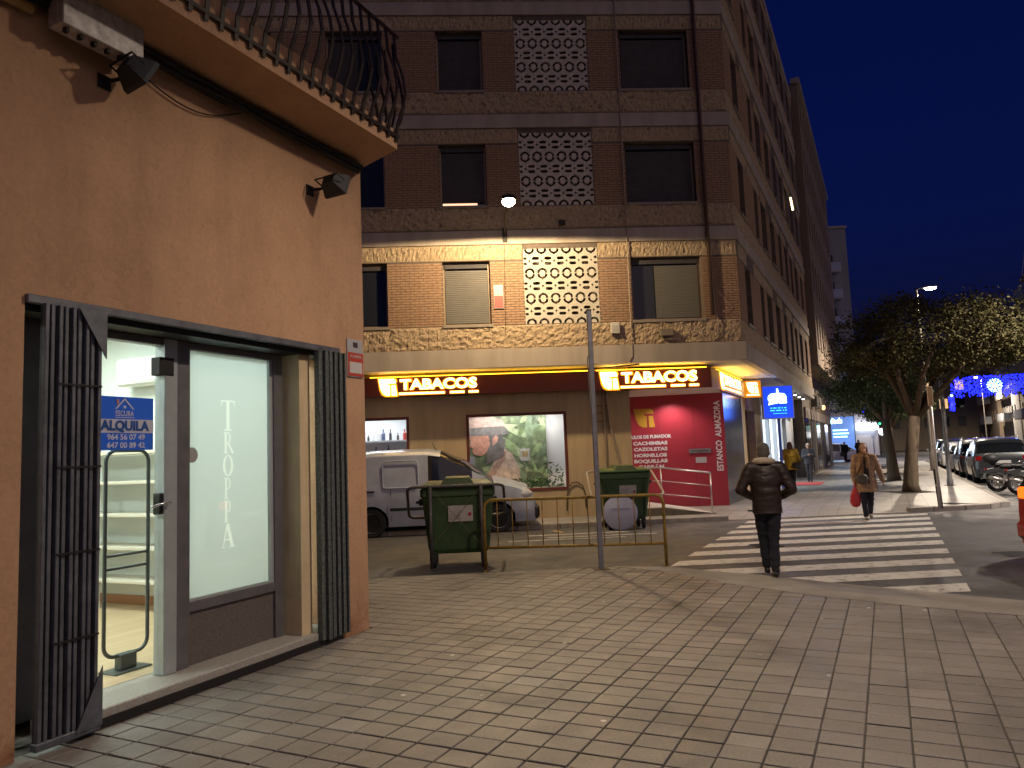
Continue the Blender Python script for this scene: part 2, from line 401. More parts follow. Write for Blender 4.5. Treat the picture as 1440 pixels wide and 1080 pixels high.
for i in range(-60, 30):
    for j in range(-10, 75):
        c = nS*(TW*(i+0.5))+dS*(TL*(j+0.5)); x, y = c.x, c.y
        if y < 1.8 or x < -7 or x > 5.5 or y > 11.5: continue
        rel = Vector((x, y, 0))-W0
        cor = [c+nS*(TW/2*a)+dS*(TLS/2*b2) for a, b2 in ((-1, -1), (1, -1), (1, 1), (-1, 1))]
        if rel.dot(wn) < 0.05 and rel.dot(wd) < 0.05: 
            if all((p-W0).dot(wn) < 0.0 for p in cor) : continue
        q = [(p.x, p.y) for p in cor]; ins = [inside(p, poly) for p in q]
        if not any(ins): continue
        if all(ins): full.append((x, y)); continue
        best = None
        for k in range(len(INN)-1):
            a = Vector(INN[k]); b2 = Vector(INN[k+1]); e = b2-a; u = max(0, min(1, (Vector((x, y))-a).dot(e)/e.length_squared)); dd = (a+e*u-Vector((x, y))).length
            if best is None or dd < best[0]: best = (dd, INN[k], INN[k+1])
        cp = clip_half(q, best[1], best[2])
        if len(cp) >= 3: tile_geo(part, cp, random.uniform(-.0015, .0015))
def camdist(p): 
    v = Vector((p[0], p[1], -CAM_H)); zc = v.dot(fwd); u = F_PX*v.dot(Rv)/zc if zc > 0.1 else 9e9; vv = -F_PX*v.dot(Uv)/zc if zc > 0.1 else 9e9
    return (abs(u) > 720+25 or vv > 540+25, v.length)
full.sort(key=camdist)
for k, (x, y) in enumerate(full):
    z = random.uniform(-.0022, .0022)
    if k < 300:
        o = obj('paving_tile', tme, None, npav); o.location = (x, y, z); o.rotation_euler = (random.uniform(-.004, .004), random.uniform(-.004, .004), -A_S)
    else:
        c = Vector((x, y, 0)); tile_geo(part, [((c+nS*(TW/2*a)+dS*(TLS/2*b2)).x, (c+nS*(TW/2*a)+dS*(TLS/2*b2)).y) for a, b2 in ((-1, -1), (1, -1), (1, 1), (-1, 1))], z)
part.build('small_paving_tiles', M_TILE, npav, kind='stuff')

# --- far pavement with its kerb; dropped at the crossing
def kline(x): return 17.75+0.059*(x-2)
XS = [-30, -14, -6, -2, 1, 3, 4.4, 5.0, 6.5, 8, 9.4, 10.0, 10.8]
def drop(x): return 1.0 if 5.0 <= x <= 9.4 else 0.0
pts_k = [(x, kline(x)) for x in XS]+[(11.5, 18.42), (11.95, 18.75)]
KS = Vector((12.33, 18.96, 0))
pts_k += [((KS+dS*t).x, (KS+dS*t).y) for t in (0, 4, 10, 20, 32, 43)]
fp = MB(); kb = []
n = len(pts_k)
for i in range(n-1):
    (x0, y0), (x1, y1) = pts_k[i], pts_k[i+1]
    def inner(x, y, i): 
        if i < 13: return (x, y+1.1)
        p = Vector((x, y, 0))-nS*1.1; return (p.x, p.y)
    a, b2 = inner(x0, y0, i), inner(x1, y1, i+1)
    z0 = ZP-0.09*drop(x0) if i < 13 else ZP; z1 = ZP-0.09*drop(x1) if i+1 < 13 else ZP
    fp.add([(x0, y0, z0), (x1, y1, z1), (*b2, ZP), (*a, ZP)], [(0, 1, 2, 3)])
inn = [inner(x, y, i) for i, (x, y) in enumerate(pts_k)]
pp = inn+[(inn[-1][0]-30, inn[-1][1]+10), (-30, 80)]
fp.add([(x, y, ZP) for x, y in pp], [tuple(range(len(pp)))])
fpav = struct(fp.build('far_pavement', M_FPAVE))
# kerb stones along the far edge, one by one
M_KERB = mat('kerb_stone', (0.3, 0.27, 0.24), 0.85, var=0.25, scale=5, bump=0.4, bscale=60)
acc = []
for i in range(n-1):
    a = Vector((*pts_k[i], 0)); b2 = Vector((*pts_k[i+1], 0)); L = (b2-a).length; m_ = max(1, round(L/1.0))
    if i == 0: continue
    for k in range(m_):
        p = a.lerp(b2, k/m_); q = a.lerp(b2, (k+1)/m_)
        if p.y > 60: continue
        acc.append((p, q))
for p, q in acc:
    e = (q-p).normalized(); nn = Vector((e.y, -e.x, 0)); mid = (p+q)/2; hz = ZP-0.09*(1 if 4.8 < mid.x < 9.5 and mid.y < 19 else 0)
    L = (q-p).length/2-0.006
    mb = MB().cbox(-L, L, -0.02, 0.13, ZR-0.03, hz+0.006, 0.012)
    o = mb.build('kerb_stone', M_KERB, fpav); o.location = mid; o.rotation_euler = (0, 0, math.atan2(e.y, e.x))

# --- zebra crossing, other worn markings (4 mm above the road)
ZM = ZR+0.004
for k in range(10):
    b0 = Vector((5.09, 8.65, 0))+dS*(1.085*k); b1 = b0+dS*0.55
    le = 2.3+(5.06-2.3)/(16.67-11.42)*0
    def left(p):   # walk along -dF to the left border line of the crossing
        o = Vector((2.15, 11.13, 0)); d = Vector((dS.y, -dS.x, 0)); t = (p-o).dot(d)/dF.dot(d); return p-dF*t
    l0, l1 = left(b0), left(b1)
    mb = MB(); 
    if b1.y > 18.3: continue
    mb.add([(l0.x, l0.y, ZM), (b0.x, b0.y, ZM), (b1.x, b1.y, ZM), (l1.x, l1.y, ZM)], [(0, 1, 2, 3)])
    mb.build('zebra_stripe', M_PAINT, rd)
for k in range(4):   # second crossing over the main street
    p = Vector((11.55, 17.35, 0))+nS*(1.1*k)
    q = [p, p+nS*.55, p+nS*.55-dS*3.0, p-dS*3.0]
    MB().add([(v.x, v.y, ZM) for v in q], [(0, 1, 2, 3)]).build('zebra_stripe', M_PAINT, rd)
for (x0, y0, x1, y1, wd_) in ((0.2, 16.2, 2.4, 16.35, .12), (0.6, 15.7, 2.9, 15.8, .1), (1.7, 11.27, 2.1, 11.29, .06), (-.2, 15.3, 2.2, 15.4, .08)):
    MB().add([(x0, y0, ZM), (x1, y1, ZM), (x1, y1+wd_, ZM), (x0, y0+wd_, ZM)], [(0, 1, 2, 3)]).build('painted_line', M_PAINT, rd)
M_YPAINT = mat('yellow_paint', (0.5, 0.33, 0.05), 0.7, var=0.4, scale=12)
MB().add([(0.95, 16.7, ZM), (1.05, 16.7, ZM), (0.85, 17.2, ZM), (0.75, 17.2, ZM)], [(0, 1, 2, 3)]).build('painted_line', M_YPAINT, rd)
lid_m = mat('cast_iron', (0.06, 0.058, 0.055), 0.6, 0.6, var=0.3, scale=30, bump=0.5, bscale=40)
for (x, y) in ((4.3, 13.2), (7.3, 11.2)):
    mb = MB().lathe([(0.0, 0.0), (0.3, 0.0), (0.31, -0.003)], 20)
    for k in range(-4, 5): mb.box(-0.22, 0.22, k*0.055-.012, k*0.055+.012, 0, 0.004)
    o = tag(mb.build('manhole_cover', lid_m), 'dark round manhole cover between the zebra stripes' if x < 5 else 'dark round manhole cover in the asphalt right of the zebra crossing', 'manhole cover'); o.location = (x, y, ZM+.004)
# ================================================================== OCHRE CORNER HOUSE WITH THE EMPTY SHOP
def plaster(t, p, b):
    c = ramp(t, nz(t, p, 1.1, 7), [(0.3, (0.42, 0.245, 0.140)), (0.7, (0.50, 0.300, 0.180))])
    f = ramp(t, nz(t, p, 28, 5), [(0.3, (0.9, 0.9, 0.9)), (0.7, (1.06, 1.06, 1.06))])
    sp = nd(t, 'ShaderNodeSeparateXYZ'); t.links.new(p, sp.inputs[0])
    ad = nd(t, 'ShaderNodeMath', operation='MULTIPLY_ADD'); t.links.new(nz(t, p, 5.5, 8, 0.7), ad.inputs[0]); ad.inputs[1].default_value = 1.3; t.links.new(sp.outputs[2], ad.inputs[2])
    d = ramp(t, ad.outputs[0], [(0.5, (0.5, 0.4, 0.34)), (0.66, (0.72, 0.62, 0.55)), (0.95, (1, 1, 1))])   # splash stains and flaking at the foot
    mp = nd(t, 'ShaderNodeMapping'); mp.inputs['Scale'].default_value = (1, 1, .16); t.links.new(p, mp.inputs[0])
    st = ramp(t, nz(t, mp.outputs[0], 3.2, 7, .7), [(.36, (.91, .90, .89)), (.5, (1, 1, 1)), (.66, (1.03, 1.03, 1.02))])     # rain streaks
    bl = ramp(t, nz(t, p, .55, 5, .6), [(.34, (.90, .90, .91)), (.5, (1, 1, 1)), (.68, (1.06, 1.06, 1.03))])                  # repainted patches
    ck = ramp(t, nz(t, p, 1.7, 9, .55), [(.494, (1, 1, 1)), (.4985, (.80, .78, .76)), (.503, (1, 1, 1))])                    # hairline cracks
    t.links.new(mul(t, mul(t, mul(t, mul(t, mul(t, c, f), d), st), bl), ck), b.inputs['Base Color']); bump(t, nz(t, p, 34, 5), b, 0.3, 0.014)
M_OCHRE = world_mat('ochre_plaster', plaster, 0.9)
M_CREAM = mat('cream_plaster', (0.55, 0.43, 0.27), 0.85, var=0.12, scale=3, bump=0.2, bscale=40)
M_GATE = mat('grey_painted_steel', (0.12, 0.125, 0.145), 0.5, 0.3, var=0.3, scale=9, bump=0.1)
M_GATE2 = mat('mottled_green_grey_steel', (0.17, 0.19, 0.18), 0.55, 0.3, col2=(0.05, 0.06, 0.058), scale=45)
M_ALU = mat('aluminium_frame', (0.17, 0.165, 0.175), 0.45, 0.5, var=0.15, scale=8)
M_ALUL = mat('pale_aluminium', (0.42, 0.46, 0.47), 0.4, 0.4, var=0.08)
M_DARK = mat('dark_iron', (0.02, 0.018, 0.017), 0.6, 0.4, var=0.3, scale=20)
M_RAIL = mat('brown_black_iron', (0.028, 0.018, 0.014), 0.55, 0.3, var=0.3, scale=20)
M_TERR = mat('terrazzo_step', (0.33, 0.31, 0.28), 0.45, var=0.25, scale=60, bump=0.05)
M_GRAN = mat('speckled_granite', (0.17, 0.145, 0.135), 0.5, col2=(0.06, 0.05, 0.05), scale=140, detail=3)
M_GLASS = glass('clear_glass')
house = thing('corner_house', 'ochre plastered corner house with balcony and an empty lit shop', 'house', W0, math.pi/2-A_W)
L = lambda s, z, d: (s, d, z)
ZS = 4.70
wl = MB(); wall_panel(wl, L, -10, 0, -0.02, ZS+0.3, [(-3.42, -0.40, -0.02, 2.75)], 0.42)
ZT = 5.5
wl.add([(0, 0, -0.02), (0, 9, -0.02), (0, 9, ZT), (0, 0, ZT)], [(0, 1, 2, 3)])
wl.add([(-10, 0, ZS+.3), (0, 0, ZS+.3), (0, 0, ZT), (-10, 0, ZT)], [(0, 1, 2, 3)])
wl.add([(-10, 0, -0.02), (-10, 9, -0.02), (-10, 9, ZT), (-10, 0, ZT)], [(0, 1, 2, 3)])
wl.add([(-10, 0, ZT), (0, 0, ZT), (0, 9, ZT), (-10, 9, ZT)], [(0, 1, 2, 3)])
wl.add([(-10, 9, -0.02), (0, 9, -0.02), (0, 9, ZT), (-10, 9, ZT)], [(0, 1, 2, 3)])
wl.build('wall', M_OCHRE, house)
# balcony slab with its angled end
sl = MB(); sl.prism([(-9, -0.62), (-0.23, -0.62), (0.0, 0.0), (-9, 0.0)], ZS, ZS+0.19)
sl.build('balcony_slab', M_OCHRE, house)
# pot-bellied railing: every bar its own piece
prof = [(4.755, .645), (4.93, .665), (5.06, .725), (5.22, .765), (5.42, .735), (5.62, .665), (5.85, .645)]
bar = MB(); wv = 0.018
vs = []; fs = []
for z, n_ in prof: vs += [(-wv, -n_, z), (wv, -n_, z), (wv, -n_+0.012, z), (-wv, -n_+0.012, z)]
for i in range(len(prof)-1):
    for j in range(4): a = i*4+j; b2 = i*4+(j+1) % 4; fs.append((a, b2, b2+4, a+4))
fs += [(3, 2, 1, 0), tuple(range(len(vs)-4, len(vs)))]
bar.add(vs, fs); bme = bar.mesh('baluster'); bme.materials.append(M_RAIL)
rail = MB(); rail.box(-9, -0.2, -.66, -.63, 5.845, 5.87); rail.box(-9, -0.24, -.652, -.635, 4.80, 4.83)
railing = rail.build('balcony_railing', M_RAIL, house)
s = -0.27
while s > -5.2:
    o = obj('baluster', bme, None, railing); o.location = (s, 0, 0); s -= 0.138
e0 = Vector((-0.23, -0.62, 0)); e1 = Vector((0.0, 0.0, 0)); ed = (e1-e0).normalized(); ang = math.atan2(ed.y, ed.x)
for k in range(4):
    o = obj('baluster', bme, None, railing); p = e0+ed*(0.1+0.15*k); off = Vector((ed.y, -ed.x, 0))*(-0.62+0.03); o.location = (p.x+off.x, p.y+off.y, 0); o.rotation_euler = (0, 0, ang)
# upper storey window and cornice behind the railing
# cable bundle along the foot of the slab
cb = MB()
for k in range(6):
    pts = []; 
    for i in range(28):
        s = -6+5.86*i/27; pts.append((s, -0.06-0.028*(k % 3)+0.008*math.sin(i*1.3+k), ZS-0.045-0.04*(k//3)-0.012*abs(math.sin(i*0.8+k*2))))
    cb.tube(pts, [0.022, 0.018, 0.026, 0.016, 0.02, 0.014][k], 6)
tag(cb.build('cable_bundle', M_DARK), 'bundle of black cables running under the balcony slab', 'cables').parent = None
bpy.data.objects['cable_bundle'].matrix_world = Matrix.Translation(W0) @ Matrix.Rotation(math.pi/2-A_W, 4, 'Z')
HM = Matrix.Translation(W0) @ Matrix.Rotation(math.pi/2-A_W, 4, 'Z')
def hplace(o, loc=(0, 0, 0), rz=0.0):
    o.matrix_world = HM @ Matrix.Translation(loc) @ Matrix.Rotation(rz, 4, 'Z'); return o
wr = MB().tube([(-2.62+0.95*i/10, -0.03, 4.50-0.13*math.sin(math.pi*i/10)+0.12*i/10) for i in range(11)], 0.006, 5)
hplace(tag(wr.build('loose_wire', M_DARK), 'thin loose wire sagging on the ochre wall beside the metal box', 'wire'))
yc = MB().tube([(-6, -0.05, ZS-0.22), (-4.4, -0.055, ZS-0.16), (-3.45, -0.05, ZS-0.14)], 0.035, 8)
hplace(tag(yc.build('conduit_pipe', mat('ochre_pipe', (0.42, 0.26, 0.1), 0.6), smooth=True), 'ochre painted conduit pipe leading into the metal box', 'pipe'))

# --- shopfront (set back 0.33 m)
ST, SB = 0.12, 0.33
st = MB().cbox(-3.06, -0.42, 0.02, 0.44, -0.02, ST, 0.008); st.build('step', M_TERR, house)
MB().box(-3.06, -0.42, 0.0, 0.02, 0.005, 0.062).build('step_groove', mat('black_groove', (0.012, 0.01, 0.009), 0.9), house)
MB().box(-3.42, -0.40, 0.05, 0.3, 2.66, 2.75).build('lintel_housing', M_DARK, house)
MB().cbox(-3.42, -0.42, -0.03, 0.02, 2.70, 2.752, 0.004).build('gate_track', M_GATE, house)
MB().box(-0.86, -0.72, 0.10, 0.44, ST, 2.66).build('jamb', M_CREAM, house)
fr = MB(); fr.cbox(-2.18, -2.06, SB-.06, SB+.05, ST, 2.66, .004); fr.build('frame_post', M_ALUL, house)
fr = MB(); fr.cbox(-2.058, -1.93, SB-.05, SB+.05, ST, 2.66, .004); fr.build('frame_post', M_ALU, house)
fr = MB(); fr.cbox(-0.99, -0.88, SB-.05, SB+.05, ST, 2.66, .004); fr.build('frame_post', M_ALU, house)
MB().cbox(-3.1, -0.88, SB-.045, SB+.05, 2.605, 2.66, .004).build('top_rail', M_ALU, house)
MB().cbox(-1.93, -0.99, SB-.045, SB+.05, 0.53, 0.61, .004).build('mid_rail', M_ALU, house)
MB().box(-1.93, -0.99, SB-.02, SB+.04, ST, 0.53).build('stone_panel', M_GRAN, house)
MB().cbox(-3.30, -3.1, SB-.05, SB+.05, ST, 2.66, .004).build('frame_post', M_ALU, house)
# etched window with the old shop name
FILM = translucent('white_film', (0.72, 0.76, 0.76), 0.80)
M_VINYL = translucent('white_vinyl', (0.92, 0.95, 0.94), 0.90)
def serif_letter(ch, cx, cz, h, w_):
    """rings (outer first, then holes) of a serif capital in a box w_ x h centred at cx,cz"""
    T, t_, sh = .23*w_, .085*w_, .045*h; x0, x1, z0, z1 = -w_/2, w_/2, -h/2, h/2
    if ch == 'T':
        rings = [[(x0, z1), (x1, z1), (x1, z1-.22*h), (x1-.05*w_, z1-.2*h), (x1-.1*w_, z1-t_), (T/2, z1-t_), (T/2, z0+sh), (T*1.2, z0+sh), (T*1.2, z0), (-T*1.2, z0), (-T*1.2, z0+sh), (-T/2, z0+sh), (-T/2, z1-t_), (x0+.1*w_, z1-t_), (x0+.05*w_, z1-.2*h), (x0, z1-.22*h)]]
    elif ch in 'PR':
        xs = x0+.14*w_; r1 = .27*h; zc = z1-r1; bx = xs+T+.12*w_
        o1 = [(bx+.30*w_*math.cos(a), zc+r1*math.sin(a)) for a in np.linspace(math.pi/2, -math.pi/2, 11)]; o2 = [(bx-.02*w_+.17*w_*math.cos(a), zc+(r1-t_)*math.sin(a)) for a in np.linspace(math.pi/2, -math.pi/2, 9)]
        leg = [(xs+T+.26*w_, zc-r1*.97), (x1+.14*w_, z0+.02*h), (x1+.14*w_, z0), (x1-.10*w_, z0), (xs+T+.06*w_, zc-r1)] if ch == 'R' else []
        rings = [[(x0, z1)]+(o1[:-1] if leg else o1)+leg+[(xs+T, zc-r1), (xs+T, z0+sh), (xs+T*1.6, z0+sh), (xs+T*1.6, z0), (x0, z0), (x0, z0+sh), (xs, z0+sh), (xs, z1-sh), (x0, z1-sh)], [(xs+T, z1-t_)]+o2+[(xs+T, zc-r1+t_)]]
    elif ch == 'O':
        rings = [[(w_/2*math.cos(2*math.pi*k/24), h/2*math.sin(2*math.pi*k/24)) for k in range(24)], [((w_/2-T)*math.cos(2*math.pi*k/24), (h/2-t_)*math.sin(2*math.pi*k/24)) for k in range(24)]]
    else:
        rings = [[(-.12*w_, z1), (.06*w_, z1), (x1-.06*w_, z0+sh), (x1+.05*w_, z0+sh), (x1+.05*w_, z0), (x1-.40*w_, z0), (x1-.40*w_, z0+sh), (x1-.31*w_, z0+sh), (.10*w_, z0+.3*h), (-.26*w_, z0+.3*h), (x0+.13*w_, z0+sh), (x0+.22*w_, z0+sh), (x0+.22*w_, z0), (x0-.05*w_, z0), (x0-.05*w_, z0+sh), (x0+.05*w_, z0+sh)], [(-.235*w_, z0+.3*h+t_), (.065*w_, z0+.3*h+t_), (-.085*w_, z1-.24*h)]]
    return [[(cx+x, cz+z) for x, z in r_] for r_ in rings]
zt = 2.215; rings = [[(-1.93, .61), (-.99, .61), (-.99, 2.605), (-1.93, 2.605)]]; lets = []
for ch, h_, w_ in (('T', .26, .15), ('R', .18, .105), ('O', .18, .115), ('P', .18, .095), ('P', .18, .095), ('A', .20, .14)):
    rr = serif_letter(ch, -1.49, zt-h_/2, h_, w_); zt -= h_+.012; rings += rr; lets.append(rr)
def to_pane(me):
    for v in me.vertices: v.co = Vector((v.co.x, SB+.002+v.co.z, v.co.y))
    me.materials.clear(); return me
pane = obj('window_pane', to_pane(shape_mesh(rings, .001)), FILM, house)   # the shop name is cut out of the film ...
for rr in lets: obj('letter', to_pane(shape_mesh(rr, .0008)), M_VINYL, pane)   # ... and backed with a clearer white
MB().box(-1.03, -0.99, SB-.03, SB-.001, 0.61, 2.605).build('glazing_bead', M_ALUL, pane)
MB().box(-1.93, -1.03, SB-.03, SB-.001, 0.61, 0.628).build('glazing_bead', M_ALUL, pane)
MB().box(-1.93, -1.03, SB-.014, SB-.009, .628, 2.605).build('outer_glass', M_GLASS, pane)
sp_ = MB().lathe([(0, 0), (.062, 0), (.062, .002)], 24, (0, 0, 0), 'y'); o = sp_.build('round_sticker', mat('grey_vinyl', (.34, .34, .35), .6), pane); o.location = (-1.875, SB-.005, 1.755)
# glass door leaf standing ajar... shut, hinges on the right
door = MB().box(-3.1, -2.18, SB-.004, SB+.006, ST+.01, 2.6).build('door', M_GLASS, house)
for z in (2.44,): MB().cbox(-2.235, -2.10, SB-.07, SB+.03, z-.07, z+.07, .006).build('hinge', M_DARK, door)
MB().cbox(-2.21, -2.09, SB-.05, SB+.03, 1.31, 1.47, .006).build('lock', M_DARK, door)
MB().tube([(-2.15, SB-.05, 1.40), (-2.15, SB-.10, 1.40), (-2.20, SB-.11, 1.40), (-2.33, SB-.11, 1.375)], .009, 8).build('handle', mat('polished_steel', (.6, .6, .6), .2, 1.0), door, smooth=True)
# folded scissor gates, every upright a piece
def gate(name, s0, s1, n_, y, label, m, bz=.06, tz=2.705):
    g_ = thing(name, label, 'security gate'); hplace(g_)
    w_ = (s1-s0)/n_
    for k in range(n_):
        MB().cbox(s0+k*w_, s0+k*w_+w_*.55, y-.035+.012*(k % 2), y+.02, bz, tz, .003).build('upright', m, g_)
    MB().box(s0, s1, y+.0, y+.012, bz+.02, tz-.02).build('backing', M_DARK, g_)
    return g_
g1 = gate('folding_gate', -3.33, -2.93, 9, -0.03, 'dark grey folded steel gate left of the shop door', M_GATE)
for z in (.62, 1.15, 1.68, 2.2): MB().box(-3.24, -2.95, -.071, -.066, z, z+.012).build('cross_bar', M_DARK, g1)
for (z0, z1, a, b2) in ((2.40, 2.70, 2.705, 2.705),): 
    MB().prism([(-3.12, 2.705), (-2.925, 2.705), (-2.925, 2.39)], -.078, -.07, lambda a, b, h: (a, h, b)).build('corner_plate', M_GATE, g1)
    MB().prism([(-3.10, .06), (-2.925, .06), (-2.925, .42)], -.078, -.07, lambda a, b, h: (a, h, b)).build('corner_plate', M_GATE, g1)
MB().cbox(-3.34, -2.93, -.07, -.01, .03, .075, .004).build('bottom_channel', M_GATE, g1)
g2 = gate('folding_gate', -0.62, -0.36, 7, -0.03, 'mottled grey folded steel gate at the right end of the shop opening', M_GATE2)
MB().cbox(-0.735, -0.685, -.03, .03, .06, 2.73, .003).build('hinge_post', M_GATE2, g2)
MB().cbox(-0.665, -0.60, -.05, .02, .05, 2.71, .003).build('lock_post', M_GATE2, g2)
# --- inside of the shop
CW = mat('shop_white', (.72, .76, .72), .7)
ins = MB()
ins.add([(-5.5, .44, ST), (-.15, .44, ST), (-.15, 4.6, ST), (-5.5, 4.6, ST)], [(0, 1, 2, 3)])
def planks(t, p, b):
    tc = nd(t, 'ShaderNodeTexCoord'); br = nd(t, 'ShaderNodeTexBrick'); br.inputs['Scale'].default_value = 1; br.inputs['Brick Width'].default_value = 1.2; br.inputs['Row Height'].default_value = .13; br.inputs['Mortar Size'].default_value = .002
    br.inputs['Color1'].default_value = (.55, .40, .24, 1); br.inputs['Color2'].default_value = (.62, .47, .29, 1); br.inputs['Mortar'].default_value = (.3, .2, .12, 1)
    t.links.new(tc.outputs['Object'], br.inputs[0]); t.links.new(br.outputs[0], b.inputs['Base Color']); b.inputs['Roughness'].default_value = .35
ins.build('shop_floor', world_mat('laminate', planks, .35), house)
ins = MB()
ins.add([(-.15, .44, ST), (-.15, 4.6, ST), (-.15, 4.6, 3.3), (-.15, .44, 3.3)], [(0, 1, 2, 3)])
ins.add([(-5.5, 4.6, ST), (-.15, 4.6, ST), (-.15, 4.6, 3.3), (-5.5, 4.6, 3.3)], [(0, 1, 2, 3)])
ins.add([(-5.5, .44, ST), (-5.5, 4.6, ST), (-5.5, 4.6, 3.3), (-5.5, .44, 3.3)], [(0, 1, 2, 3)])
ins.add([(-5.5, .44, 3.3), (-.15, .44, 3.3), (-.15, 4.6, 3.3), (-5.5, 4.6, 3.3)], [(0, 1, 2, 3)])
ins.add([(-5.5, .44, 2.66), (-.15, .44, 2.66), (-.15, .44, 3.3), (-5.5, .44, 3.3)], [(0, 1, 2, 3)])
ins.build('shop_wall', CW, house)
MB().box(-.17, -.151, .5, 4.6, ST, ST+.1).build('baseboard', mat('wood_skirting', (.45, .2, .09), .5), house)
M_SHELF = mat('shelf_white', (.62, .58, .48), .5)
sh = thing('wall_shelving', 'white wall shelving with bare shelves inside the lit empty shop', 'shelving'); hplace(sh)
for k, z in enumerate((.42, .78, 1.14, 1.5, 1.83)): MB().cbox(-.52, -.18, 2.3, 4.5, z, z+.035, .004).build('shelf', M_SHELF, sh)
for y in (2.3, 3.4, 4.5): MB().box(-.50, -.44, y-.025, y+.025, ST, 2.6).build('upright', CW, sh)
MB().tube([(-.6, 1.3, 1.42), (-.6, 2.2, 1.42)], .014, 8).build('clothes_rail', mat('polished_steel', (.6, .6, .6), .2, 1.0), sh)
MB().cbox(-.45, -.18, 1.2, 2.25, 1.47, 1.5, .004).build('shelf', M_SHELF, sh)
MB().cbox(-.45, -.18, 1.2, 2.25, 1.83, 1.86, .004).build('shelf', M_SHELF, sh)
ac = thing('air_conditioner', 'white wall air conditioner above the shelves inside the shop', 'air conditioner'); hplace(ac, (-.16, 2.75, 2.62))
MB().cbox(-.22, 0, -.55, .5, 0, .32, .03).build('casing', mat('ac_plastic', (.78, .78, .74), .4), ac)
MB().box(-.225, -.19, -.5, .45, .015, .05).build('louvre', mat('ac_louvre', (.5, .5, .48), .4), ac)
sg = thing('security_antenna', 'dark tubular anti-theft antenna loop standing inside the glass door', 'antenna'); hplace(sg, (-2.14, .73, ST))
def rrect(x0, x1, z0, z1, r, n=6):
    pts = []
    for (cx, cz, a0) in ((x1-r, z1-r, 0), (x0+r, z1-r, 90), (x0+r, z0+r, 180), (x1-r, z0+r, 270)):
        for k in range(n+1): a = R(a0+90*k/n); pts.append((cx+r*math.cos(a), cz+r*math.sin(a)))
    return pts
M_ANT = mat('antenna_grey', (.10, .115, .11), .4, .3)
MB().tube([(x, 0, z) for x, z in rrect(-.19, .19, .12, 1.69, .09)], .015, 10, closed=True).build('loop', M_ANT, sg, smooth=True)
for z in (.78, .88): MB().tube([(-.185, 0, z), (.185, 0, z)], .011, 8).build('cross_bar', M_ANT, sg, smooth=True)
MB().cbox(-.07, .07, -.04, .04, .01, .13, .006).build('socket', M_ANT, sg); MB().cbox(-.16, .16, -.1, .1, 0, .012, .003).build('base_plate', M_ANT, sg)
for k, (x, y) in enumerate(((-1.4, 1.3), (-1.4, 3.2), (-3.6, 1.3), (-3.6, 3.2))):
    cl = thing('ceiling_light', 'square white ceiling light inside the empty shop, %s' % ('nearest the etched window', 'back corner behind the window', 'nearest the door', 'back corner behind the door')[k], 'ceiling light', group='ceiling lights inside the shop'); hplace(cl, (x, y, 3.29))
    MB().box(-.3, .3, -.3, .3, -.02, -.005).build('diffuser', emit('shop_panel', (.86, 1, .93), 9), cl); MB().box(-.32, .32, -.32, .32, -.012, 0).build('frame', CW, cl)
    lp = lamp_area('ceiling_lamp', HM @ Vector((x, y, 3.25)), HM @ Vector((x, y, 0)), 40, (.86, 1, .92), .6, .6)
# --- to-let sign on the door
al = thing('to_let_sign', 'blue and white to-let sign with phone numbers on the glass door', 'sign'); hplace(al)
Y = SB-.014
M_BLUE = translucent('sign_blue', (.07, .20, .58), .5); M_SW = translucent('sign_white', (.8, .8, .82), .45)
MB().box(-2.73, -2.245, Y, Y+.004, 1.80, 2.19).build('board', M_BLUE, al); MB().box(-2.73, -2.245, Y-.003, Y-.0005, 1.925, 2.025).build('white_band', M_SW, al)
place_text('lettering', 'ALQUILA', M_BLUE, al, (-2.485, Y-.006, 1.975), (1, 0, 0), (0, 0, 1), .098, fitw=.40, offset=.004, extrude=.001)
for t_, z in (('964 56 07 49', 1.893), ('647 00 89 42', 1.834)): place_text('lettering', t_, M_SW, al, (-2.475, Y-.004, z), (1, 0, 0), (0, 0, 1), .056, fitw=.31, offset=.0015, extrude=.001)
place_text('lettering', 'ESCURA', M_SW, al, (-2.49, Y-.004, 2.066), (1, 0, 0), (0, 0, 1), .055, fitw=.15, offset=.001, extrude=.001)
MB().box(-2.57, -2.41, Y-.004, Y-.001, 2.036, 2.041).build('rule', M_SW, al)
hs = MB()
hs.prism([(-2.57, 2.10), (-2.555, 2.10), (-2.49, 2.165), (-2.425, 2.10), (-2.41, 2.10), (-2.49, 2.182)], Y-.004, Y-.001, lambda a, b, h: (a, h, b)); hs.box(-2.50, -2.48, Y-.004, Y-.001, 2.105, 2.125)
hs.build('house_logo', M_SW, al); MB().box(-2.555, -2.54, Y-.004, Y-.001, 2.135, 2.17).build('chimney_mark', mat('orange_print', (.6, .25, .08), .6), al)
# --- alarm plate by the corner
ap = thing('alarm_plate', 'small grey and red alarm plate on the ochre wall near the corner', 'sign'); hplace(ap)
MB().cbox(-.29, -.04, -.018, 0, 2.49, 2.87, .004).build('plate', mat('plate_grey', (.36, .36, .38), .5), ap)
MB().box(-.285, -.045, -.0215, -.0185, 2.50, 2.735).build('red_panel', mat('plate_red', (.42, .05, .03), .5), ap)
MB().box(-.265, -.065, -.0245, -.022, 2.53, 2.64).build('white_panel', mat('plate_white', (.5, .48, .46), .5), ap)
place_text('lettering', 'ALARMA', mat('plate_white', (.5, .48, .46), .5), ap, (-.165, -.023, 2.695), (1, 0, 0), (0, 0, 1), .045, fitw=.18, extrude=.001)
MB().box(-.20, -.13, -.022, -.0185, 2.79, 2.84).build('emblem', mat('plate_dark', (.05, .03, .04), .5), ap)
